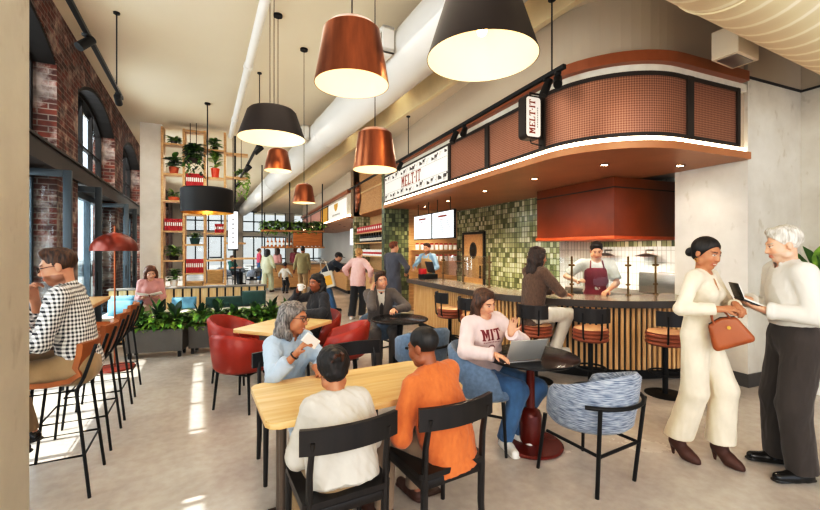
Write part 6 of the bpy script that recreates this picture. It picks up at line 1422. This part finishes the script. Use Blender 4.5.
# --- woman in the dark jacket
loc = Vector((-1.20, 5.36, 0)); fc = (-.72, -.70)
cD = person('woman', 'woman with dark curly hair and a dark jacket drinking from a white cup', loc, fc, 1.62, 'f', H_MID, 'brown', lean=8, pelvis=(0, -.03, .56), head=(14, 4, 0), seated=True,
    hands={1: dict(w=(.06, .30, 1.07), pole=(1, -.2, -.8), d=(-.3, .1, .8), n=(-.8, -.5, 0), curl=.7), -1: dict(w=(-.12, .28, .80), pole=(-1, -.2, -.3), d=(.4, 1, 0), n=(0, 0, -1))}, feet={1: dict(a=(.11, .40, .085)), -1: dict(a=(-.11, .40, .085))},
    top=dict(mat=C['jacket'], sleeve=1.0, inf=.03, sleeve_r=.024, hem=.12, collar=True, name='jacket', fold=.007), bottom=dict(mat=C['black']), hair=dict(style='curly', mat=HM['black'], th=.012, len=.08, wide=1.05, amp=.008, f=80, front=-.045, vol=.9), shoes=dict(mat=L_['black']))
cp = thing('cup', 'white cup in the hand of the woman with the dark jacket', 'cup', world(cD, V3(cD['wr'][1]) + V3(cD['hd'][1]['dv']) * .07 + V3(cD['hd'][1]['nv']) * .035) - Vector((0, 0, .045)))
m = MB(); m.lathe([(0, 0), (.028, 0), (.036, .03), (.040, .085), (.037, .085), (.033, .03), (0, .01)], seg=20); m.build('cup_body', M['white_glaze'], cp); m = MB(); m.tube([(.036, 0, .07), (.06, 0, .065), (.06, 0, .035), (.034, 0, .03)], .005, 8); m.build('cup_handle', M['white_glaze'], cp)
# --- woman in cream with the handbag
loc = Vector((2.22, 3.06, 0)); fc = (.52, -.855)
bagp = Vector((2.215, 2.80, 1.055))
wr1 = lv(fc, loc, (2.17, 2.79, 1.20)); wr2 = lv(fc, loc, (2.36, 2.90, 1.22))
def ex(c):
    m = MB(); hp = c['hp']; m.tube([hp(.080 + .006 * math.sin(a), -.004 + .014 * math.cos(a), -.062 + .014 * math.sin(a)) for a in np.linspace(0, 2 * PI, 13)[:-1]], .0025, 6, closed=True); m.build('earring', M['gold'], c['T'])
person('woman', 'woman in a cream wrap top and wide cream trousers holding a tan handbag', loc, fc, 1.64, 'f', H_NEAR, 'tan', lean=2, pelvis=(0, 0, .968), head=(-14, 15, -4), smile=True, torso_k=1.0,
    hands={1: dict(w=wr1, pole=(.7, -1, -.3), d=(-.5, .7, .15), n=(-.3, -.4, -1), curl=.75, thumb=.6), -1: dict(w=wr2, pole=(-1, -.5, -.3), d=(.5, .5, -.3), n=(.2, -.3, -1), curl=.75)},
    feet={1: dict(a=lv(fc, loc, (2.10, 3.13, .165)), yaw=-4, pole=(.1, 1, 0)), -1: dict(a=lv(fc, loc, (2.36, 3.04, .165)), yaw=-6, pole=(-.1, 1, 0))},
    top=dict(mat=C['cream'], sleeve=.94, inf=.010, sleeve_r=.010, hem=.01, vneck=.13, neck=.058, waist=.96, fold=.004, name='wrap_top'), bottom=dict(mat=C['cream'], flare=.046, inf=.010, waist=.16, short=-.01, flat_hem=True, fold=.004), hair=dict(style='bun', mat=HM['black'], th=.012, bun=(0, -.130, -.025), amp=.001), shoes=dict(mat=L_['brown'], heel=.08), extras=ex)
t = thing('handbag', 'tan leather handbag with two handles and a round tag held by the woman in cream', 'handbag', bagp, math.atan2(-.35, .94) + .05)
S_ = Solid(); 
for k in range(6): a = k / 5; S_.cone((-.135 + .27 * a, 0, -.115), (-.105 + .21 * a, 0, .055 + .025 * math.sin(PI * a)), .045, .028, .03)
o = solid_obj(S_, 'bag_body', L_['tanbag'], t, .006, clip=[(V3(0, 0, -.15), V3(0, 0, -1))], smooth=2)
for sy in (-1, 1):
    m = MB(); m.tube([(.075 * math.cos(a) * (1.0), sy * .022, .06 + .135 * math.sin(a)) for a in np.linspace(0, PI, 15)], .0075, 8); m.build('bag_handle', L_['tanbag'], t)
m = MB(); m.tube([(.02, -.046, .02), (.02, -.052, .02)], .016, 16); m.build('bag_tag', M['gold'], t)
m = MB(); m.tube([(-.115, 0, .085), (0, 0, .112), (.115, 0, .085)], .006, 6); m.build('bag_zip', M['ink'], t); t.rotation_euler = (0, -.42, -.45); t.scale = (.70, .70, .80)
# --- old man writing
loc = Vector((2.77, 2.88, 0)); fc = (-.95, .31)
wrR = lv(fc, loc, (2.56, 3.03, 1.235)); wrL = lv(fc, loc, (2.53, 2.84, 1.185))
cO = person('man', 'white haired older man in a white shirt and dark trousers writing in a notebook', loc, fc, 1.80, 'm', H_NEAR, 'fair', lean=4, pelvis=(0, 0, .978), head=(-4, 14, 0),
    hands={1: dict(w=wrR, pole=(.8, -1, -.5), d=(-.35, 1, .10), n=(-.7, .1, -.7), curl=.65, thumb=.7), -1: dict(w=wrL, pole=(-.7, -1, -.4), d=(.55, .8, .2), n=(.3, -.15, 1), curl=.35)},
    feet={1: dict(a=lv(fc, loc, (2.80, 3.04, .085)), yaw=4), -1: dict(a=lv(fc, loc, (2.74, 2.80, .085)), yaw=22)},
    top=dict(mat=C['oldshirt'], sleeve=1.0, loose=.0, inf=.022, sleeve_r=.024, hem=-.125, collar=True, cuff=True, waist=1.1, fold=.0045, ff=15, name='white_shirt'), bottom=dict(mat=C['char'], inf=.026, flare=.018, belt=L_['beltb'], waist=.15, fold=.005), hair=dict(style='short', mat=HM['white'], th=.017, amp=.004, f=70, brow='#a89a8a', line=.080), shoes=dict(mat=L_['black']), beard='#c9ab98')
np_ = Vector((2.43, 2.95, 1.255)); t = thing('notebook', 'open black notebook with white pages in the left hand of the older man', 'notebook', np_, math.atan2(.93, -.37) * 0 + math.atan2(.93, -.37))
t.rotation_euler = (Matrix.Rotation(math.atan2(-fc[0], fc[1]), 4, 'Z') @ Matrix.Rotation(.42, 4, 'X')).to_euler()
m = MB(); m.box((0, -.085, 0), (.15, .18, .012), .003); m.build('cover', L_['black'], t); m = MB(); m.box((0, -.085, .010), (.142, .172, .010), .002); m.build('pages', M['paper'], t)
m = MB(); m.box((0, .042, .046), (.15, .006, .12), .002, rot=Euler((-.75, 0, 0))); m.build('front_cover', L_['black'], t); m = MB(); m.box((0, .036, .048), (.142, .006, .112), .002, rot=Euler((-.75, 0, 0))); m.build('front_page', M['paper'], t)
hd = cO['hd'][1]; pc = V3(cO['wr'][1]) + V3(hd['dv']) * .105 + V3(hd['nv']) * .03 + V3(hd['tv']) * .02
t = thing('pen', 'black pen in the right hand of the older man', 'pen', world(cO, pc), math.atan2(-fc[0], fc[1])); m = MB(); m.tube([(0, .03, -.06), (0, .024, -.045), (0, -.03, .08)], [.0015, .005, .005], 8); m.build('barrel', M['ink'], t); m = MB(); m.box((.004, -.027, .06), (.003, .004, .035)); m.build('clip', M['steel'], t)
# --- woman in the brown jacket on the stool
loc = Rp(3.28, 3.98); fc = (.93, .36)
person('woman', 'woman with long dark wavy hair and a brown jacket sitting at the bar counter', loc, fc, 1.76, 'f', H_MID, 'tan', lean=6, pelvis=(0, -.03, .83), head=(-14, 8, 0), seated=True, torso_k=1.06,
    hands={1: dict(w=(.12, .36, 1.06), pole=(1, -.3, -.5), d=(-.2, 1, 0), n=(0, 0, -1)), -1: dict(w=(-.10, .38, 1.06), pole=(-1, -.3, -.5), d=(.2, 1, 0), n=(0, 0, -1))}, feet={1: dict(a=(.09, .26, .42), yaw=-5), -1: dict(a=(-.09, .22, .44), yaw=5)},
    top=dict(mat=C['brownj'], sleeve=1.0, inf=.026, sleeve_r=.022, hem=.16, collar=True, name='jacket', fold=.006), bottom=dict(mat=cloth('off_white_denim', '#cdc6ba')), hair=dict(style='curly', mat=hairmat('dark_wavy_hair', '#1c110c', '#3d2618'), th=.018, len=.19, wide=1.08, amp=.007, f=80), shoes=dict(mat=L_['white']))
# --- cook
loc = Rp(4.62, 4.28); fc = (-.30, -.95)
person('cook', 'cook in a white tee and maroon apron working behind the glass guard', loc, fc, 1.74, 'm', H_MID, 'light', lean=5, head=(0, 22, 0), hands={1: dict(w=(.24, .20, 1.16), pole=(1, -.3, -.6), d=(-.2, .8, .4), n=(-.5, .2, -.6), curl=.6), -1: dict(w=(-.10, .32, 1.05), pole=(-1, -.3, -.6), d=(.5, .8, -.1), n=(0, 0, -1), curl=.5)},
    top=dict(mat=C['white'], sleeve=.42, name='tee_shirt', sleeve_r=.02, inf=.018), bottom=dict(mat=C['black']), hair=dict(style='short', mat=HM['black']), shoes=dict(mat=L_['black']), extras=lambda c: apron(c, C['maroon']))
# --- cashier
loc = Rp(4.05, 8.72); fc = (-.62, -.78)
person('cashier', 'bearded cashier in a blue chambray shirt and beige apron beside the till', loc, fc, 1.78, 'm', H_MID, 'light', lean=3, head=(0, 10, 0), hands={1: dict(w=(.14, .34, 1.14), pole=(1, -.3, -.6), d=(-.2, 1, 0), n=(0, 0, -1), curl=.4), -1: dict(w=(-.18, .26, 1.08), pole=(-1, -.3, -.5), d=(.2, 1, 0), n=(0, 0, -1))},
    top=dict(mat=C['chambray'], sleeve=.75, name='shirt', collar=True), bottom=dict(mat=C['khaki']), hair=dict(style='short', mat=HM['brown'], line=.09), shoes=dict(mat=L_['black']), beard='#3a2418', extras=lambda c: apron(c, C['beige']))
# --- standing suit, back
loc = Rp(3.02, 8.35); fc = (.62, .78)
person('man', 'auburn haired man in a slate suit standing at the till with his back turned', loc, fc, 1.80, 'm', H_MID, 'light', head=(-24, 0, 0), hands={-1: dict(w=(-.10, .22, 1.05), pole=(-1, -.3, -.3), n=(0, 0, -1)), 1: dict(w=(.16, .26, 1.10), pole=(1, -.3, -.3), n=(0, 0, -1))},
    top=dict(mat=C['suit2'], sleeve=1.0, inf=.024, hem=.22, collar=True, name='jacket', sleeve_r=.02), bottom=dict(mat=C['suit2'], flare=.015), hair=dict(style='short', mat=hairmat('auburn_hair', '#4a2414', '#8a4a26')), shoes=dict(mat=L_['black']))
# --- pink striped shirt, back
loc = Vector((-1.22, 9.35, 0)); fc = (.30, .95)
person('woman', 'fair haired woman in a pink striped shirt and black trousers with her back turned', loc, fc, 1.64, 'f', H_MID, 'fair', lean=5, head=(-6, 10, 0), hands={1: dict(w=(.27, .12, .92), pole=(1, -.6, 0), n=(0, 0, -1)), -1: dict(w=(-.28, .12, .95), pole=(-1, -.6, 0), n=(0, 0, -1))}, feet={1: dict(a=(.08, .05, .085)), -1: dict(a=(-.10, -.12, .085))},
    top=dict(mat=C['stripe'], sleeve=.85, loose=.04, inf=.03, sleeve_r=.03, hem=.14, collar=True, name='striped_shirt'), bottom=dict(mat=C['black'], flare=.03), hair=dict(style='bun', mat=HM['blond'], th=.016, bun=(0, -.10, .09)), shoes=dict(mat=L_['white']))
# --- man in the cap bending over
loc = Vector((-2.13, 10.5, 0)); fc = (.92, .30)
person('man', 'man in a black cap bending forward with a white and yellow tote bag', loc, fc, 1.76, 'm', H_MID, 'light', lean=42, pelvis=(0, -.18, .90), head=(0, 20, 0), hands={1: dict(w=(.10, .62, 1.02), pole=(1, -.5, -.4), n=(0, 0, -1)), -1: dict(w=(-.16, .50, .98), pole=(-1, -.5, -.4), n=(0, 0, -1))}, feet={1: dict(a=(.10, .12, .085)), -1: dict(a=(-.10, -.14, .085))},
    top=dict(mat=C['navy'], sleeve=.5, sleeve_r=.02, hem=.10, name='tee_shirt', collar=True), bottom=dict(mat=C['denim'], flare=.015), hair=dict(style='crop', mat=HM['brown'], th=.008), shoes=dict(mat=L_['black']),
    extras=lambda c: (solid_obj(Solid().ell(c['hp'](0, -.012, .060), V3(.092, .108, .085) * c['hs'], c['Rh'], .01).cone(c['hp'](0, .07, .052), c['hp'](0, .145, .040), .058, .045, .02, flat=(c['Rh'][:, 2], 5)), 'cap', C['black'], c['T'], .01, clip=[(c['hp'](0, 0, .035), -c['Rh'][:, 2])])))
t = thing('tote_bag', 'white and mustard tote bag hanging at the hip of the man in the cap', 'bag', (-2.06, 10.18, .62), -.25)
m = MB(); m.box((0, 0, .22), (.38, .07, .42), .03, seg=3); m.build('bag_body', C['white'], t); m = MB(); m.box((0, -.037, .20), (.26, .004, .24)); m.build('printed_patch', M['yellow'], t); m = MB(); m.tube([(-.10, 0, .42), (-.07, .04, .66), (.0, .10, .78), (.07, .04, .66), (.10, 0, .42)], .012, 8); m.build('bag_strap', C['white'], t); t.rotation_euler = (0, -.25, -.1)
# --- reader on the banquette
loc = Rp(-1.62, 8.62); fc = (.50, -.87)
cR = person('woman', 'brown haired woman in a dusty pink top reading on the banquette', loc, fc, 1.68, 'f', H_MID, 'fair', lean=8, pelvis=(0, 0, .565), head=(12, 24, 6), seated=True, hands={1: dict(w=(.10, .30, .76), pole=(.3, -.3, -1), d=(-.4, 1, 0), n=(0, .2, 1)), -1: dict(w=(-.10, .30, .76), pole=(-.3, -.3, -1), d=(.4, 1, 0), n=(0, .2, 1))}, feet={1: dict(a=(.10, .52, .085)), -1: dict(a=(-.10, .50, .085))},
    top=dict(mat=C['rose'], sleeve=.9, loose=.02, inf=.022, hem=.1, name='top', sleeve_r=.02), bottom=dict(mat=cloth('stone_trousers', '#b8aa98')), hair=dict(style='long', mat=HM['chest'], th=.010, len=.32, fwd=.04, front=-.005, vol=1.1), shoes=dict(mat=L_['white']))
t = thing('open_book', 'open white magazine in the hands of the woman on the banquette', 'book', world(cR, (0, .40, .815)), math.atan2(-fc[0], fc[1]))
for q in (-1, 1): m = MB(); m.box((q * .095, 0, .012), (.19, .25, .012), .002, rot=Euler((.25, -q * .22, 0))); m.build('page_block', M['paper'], t)
m = MB(); m.box((0, 0, -.012), (.02, .25, .008), .002, rot=Euler((.25, 0, 0))); m.build('spine', M['ink_rust'], t)
# --- strollers further back
far = dict(h=H_FAR)
person('woman', 'woman in a pale sage outfit walking away hand in hand with a child', (-5.35, 15.0), (.15, .99), 1.62, 'f', H_FAR, 'brown', hands={1: dict(w=(.30, .05, .86), n=(0, 0, -1))}, top=dict(mat=C['sage'], sleeve=.9, loose=.05, sleeve_r=.03, hem=.18, inf=.03, name='tunic'), bottom=dict(mat=C['sage'], flare=.05), hair=dict(style='long', mat=HM['black'], len=.16), shoes=dict(mat=L_['brown']), feet={1: dict(a=(.09, .12, .085)), -1: dict(a=(-.09, -.14, .085))})
person('child', 'small child in a white top and black trousers walking between two grown ups', (-4.56, 14.6), (.05, 1), 1.06, 'm', H_FAR, 'brown', head_s=1.12, hands={1: dict(w=(.24, .06, .62), n=(0, 0, -1)), -1: dict(w=(-.24, .06, .60), n=(0, 0, -1))}, top=dict(mat=C['white'], sleeve=1.0, hem=.08, name='top', inf=.02), bottom=dict(mat=C['black']), hair=dict(style='crop', mat=HM['black'], th=.012), shoes=dict(mat=L_['black']))
person('man', 'man in a khaki green shirt walking away with the child on his left', (-3.78, 14.1), (-.05, 1), 1.72, 'm', H_FAR, 'brown', hands={-1: dict(w=(-.34, .06, .78), n=(0, 0, -1))}, top=dict(mat=C['olive'], sleeve=1.0, loose=.04, inf=.03, hem=.18, collar=True, name='shirt', sleeve_r=.025), bottom=dict(mat=C['khaki'], flare=.02), hair=dict(style='crop', mat=HM['black'], th=.012), shoes=dict(mat=L_['brown']), feet={1: dict(a=(.09, -.12, .085)), -1: dict(a=(-.09, .12, .085))})
person('woman', 'far off woman in a pink shirt near the back windows', (-7.55, 20.0), (.8, .6), 1.66, 'f', H_FAR, 'light', top=dict(mat=C['pinkp'], sleeve=.5, hem=.1, name='shirt'), bottom=dict(mat=C['denim']), hair=dict(style='bun', mat=HM['brown']), shoes=dict(mat=L_['white']))
person('woman', 'far off woman in a rose top standing at the back bar', (-5.6, 16.9), (.4, .9), 1.66, 'f', H_FAR, 'tan', top=dict(mat=C['rose'], sleeve=.5, hem=.12, name='shirt'), bottom=dict(mat=C['navy']), hair=dict(style='long', mat=HM['brown'], len=.14), shoes=dict(mat=L_['black']))
person('man', 'far off man in a maroon shirt behind the strollers', (-4.75, 16.6), (-.3, -.95), 1.74, 'm', H_FAR, 'brown', top=dict(mat=C['maroon'], sleeve=.5, hem=.14, name='shirt'), bottom=dict(mat=C['black']), hair=dict(style='crop', mat=HM['black']), shoes=dict(mat=L_['black']))
person('person', 'far off person in a teal shirt seated by the back windows', (-8.2, 18.4), (.9, -.2), 1.68, 'm', H_FAR, 'light', pelvis=(0, 0, .56), seated=True, feet={1: dict(a=(.1, .42, .085)), -1: dict(a=(-.1, .42, .085))}, hands={1: dict(w=(.15, .35, .78), n=(0, 0, -1)), -1: dict(w=(-.15, .35, .78), n=(0, 0, -1))}, top=dict(mat=C['teal'], sleeve=.5, hem=.1, name='shirt'), bottom=dict(mat=C['navy']), hair=dict(style='short', mat=HM['brown']), shoes=dict(mat=L_['black']))
# ---- pieces that belong to a part go one level deeper ------------------------------------------
SUB = {'shade_lining': ('shade',), 'bulb': ('socket',), 'lens': ('can', 'trim_ring'), 'keyboard': ('base',), 'screen': ('lid', 'case'), 'camera_bump': ('case',), 'soil': ('box',), 'apron_strap': ('apron',), 'bag_tag': ('bag_body',), 'bag_zip': ('bag_body',), 'bag_handle': ('bag_body',), 'printed_patch': ('bag_body',), 'pages': ('cover',), 'front_page': ('front_cover',), 'menu_lines': ('screen',), 'panel_seam': ('hood_box',), 'earring': ('body',), 'chest_print': ('sweatshirt',), 'hair_clip': ('hair',), 'seat_pad': ('seat',), 'back_slats': ('back_panel',), 'timber_slats': ('slat_backing',), 'edge_band': ('counter_top',), 'duct_ring': ('duct_body',), 'shield_emblem': ('lit_face',), 'small_print': ('lit_face',), 'lettering': ('lit_face',), 'sketch_pattern': ('lit_face',), 'rule_lines': ('lit_face',), 'splash_riser': ('top',), 'tie': ('shirt',), 'clip': ('barrel',), 'cup_handle': ('cup_body',), 'receipt_box': ('base',)}
_stem = lambda o: o.name.split('.')[0]
for root in [o for o in COL.objects if o.parent is None and o.get('category')]:
    kids = list(root.children)
    for ch in kids:
        for want in SUB.get(_stem(ch), ()):
            c = [k for k in kids if _stem(k) == want and k.parent == root and k.matrix_basis == Matrix.Identity(4)]
            if c and ch.matrix_basis == Matrix.Identity(4): ch.parent = c[0]; break
# ---- daylight, lamps, added fill -----------------------------------------------------------------------------
w = bpy.data.worlds.new('sky'); scene.world = w; w.use_nodes = True; nt = w.node_tree
bg = nt.nodes['Background']; bg.inputs['Color'].default_value = (.80, .88, 1.0, 1); bg.inputs['Strength'].default_value = 2.0
sd = bpy.data.lights.new('sun', 'SUN'); sd.energy = 13; sd.angle = .01; sd.color = (1, .92, .81); so = bpy.data.objects.new('sun', sd); COL.objects.link(so)
d = rotz((math.cos(math.radians(62.0)), -.0, -math.sin(math.radians(62.0))), AL); so.rotation_euler = d.to_track_quat('-Z', 'Y').to_euler()
def area(name, loc, target, sx, sy, energy, color=(1, 1, 1), spread=PI):
    a = bpy.data.lights.new(name, 'AREA'); a.shape = 'RECTANGLE'; a.size = sx; a.size_y = sy; a.energy = energy; a.color = color; a.spread = spread
    o = bpy.data.objects.new(name, a); COL.objects.link(o); o.location = loc; o.rotation_euler = (Vector(target) - Vector(loc)).to_track_quat('-Z', 'Y').to_euler(); return o
def point(name, loc, energy, color=(1, .82, .6), r=.04):
    a = bpy.data.lights.new(name, 'POINT'); a.energy = energy; a.color = color; a.shadow_soft_size = r; o = bpy.data.objects.new(name, a); COL.objects.link(o); o.location = loc; return o
def spot(name, loc, target, energy, size=1.6, blend=.8, color=(1, .84, .64), r=.04):
    a = bpy.data.lights.new(name, 'SPOT'); a.energy = energy; a.color = color; a.spot_size = size; a.spot_blend = blend; a.shadow_soft_size = r
    o = bpy.data.objects.new(name, a); COL.objects.link(o); o.location = loc; o.rotation_euler = (Vector(target) - Vector(loc)).to_track_quat('-Z', 'Y').to_euler(); return o
for s in (1.5, 5.5, 9.6, 13.7, 18, 22): area('window_daylight', Lp(-2.55, s, 2.4), Lp(3, s, .9), 3.0, 4.0, 230, (.92, .96, 1))
for (o_, s) in ((1.0, 3.5), (1.0, 8.5), (.5, 14), (1, 20), (1, 26)): area('overhead_fill', Lp(o_, s, 4.2), Lp(o_, s, 0), 2.6, 3.2, 46 if s < 10 else 80, (1, .9, .77))  # unseen area lamps added overhead to brighten the hall
for (o_, s) in ((1.2, 6), (1, 12), (1, 20)): area('ceiling_fill', Lp(o_, s, 2.9), Lp(o_, s, 9), 3.5, 5, 26, (1, .90, .76))  # unseen upward area lamps added to brighten the ceiling
area('rear_fill', (0.3, -2.6, 2.8), (.6, 5, 1.2), 5, 3, 240, (1, .90, .78))  # unseen area lamp added behind the camera as fill
for v in np.arange(13.2, 22, 3): spot('cove_lamp', Lp(3.1, v - 9, 4.75), Lp(3.6, v - 9, 4.3), 6, 2.4)
scene.view_settings.view_transform = 'Standard'
scene.view_settings.exposure = 0.27
cm = scene.view_settings; cm.use_curve_mapping = True; cv = cm.curve_mapping.curves[3]
for x, y in ((.10, .065), (.5, .53)): cv.points.new(x, y)
cm.curve_mapping.update()
for (x, y, z, R) in LAMPS: point('pendant_bulb', (x, y, z), 1.6 if R < .3 else 4.5)
for k, p in enumerate(DOWN): spot('downlight', p - Vector((0, 0, .02)), p - Vector((0, 0, 1)), (44, 22, 150, 190, 190, 150)[k] if k < 6 else 55, 2.4, .9)
for p, d in SPOTS: spot('track_spot', p, p + d, 30 if d.z < -.4 else 160, 1.0, .6)  # end head on the brick wall track strengthened to brighten the far pillar
spot('hood_fill', Rp(5.3, 5.1, 1.74), Rp(5.6, 5.1, .9), 60, 2.7, .8); spot('hood_fill', Rp(5.3, 4.5, 1.74), Rp(5.6, 4.5, .9), 60, 2.7, .8)  # unseen lamps added below the hood to brighten the kitchen
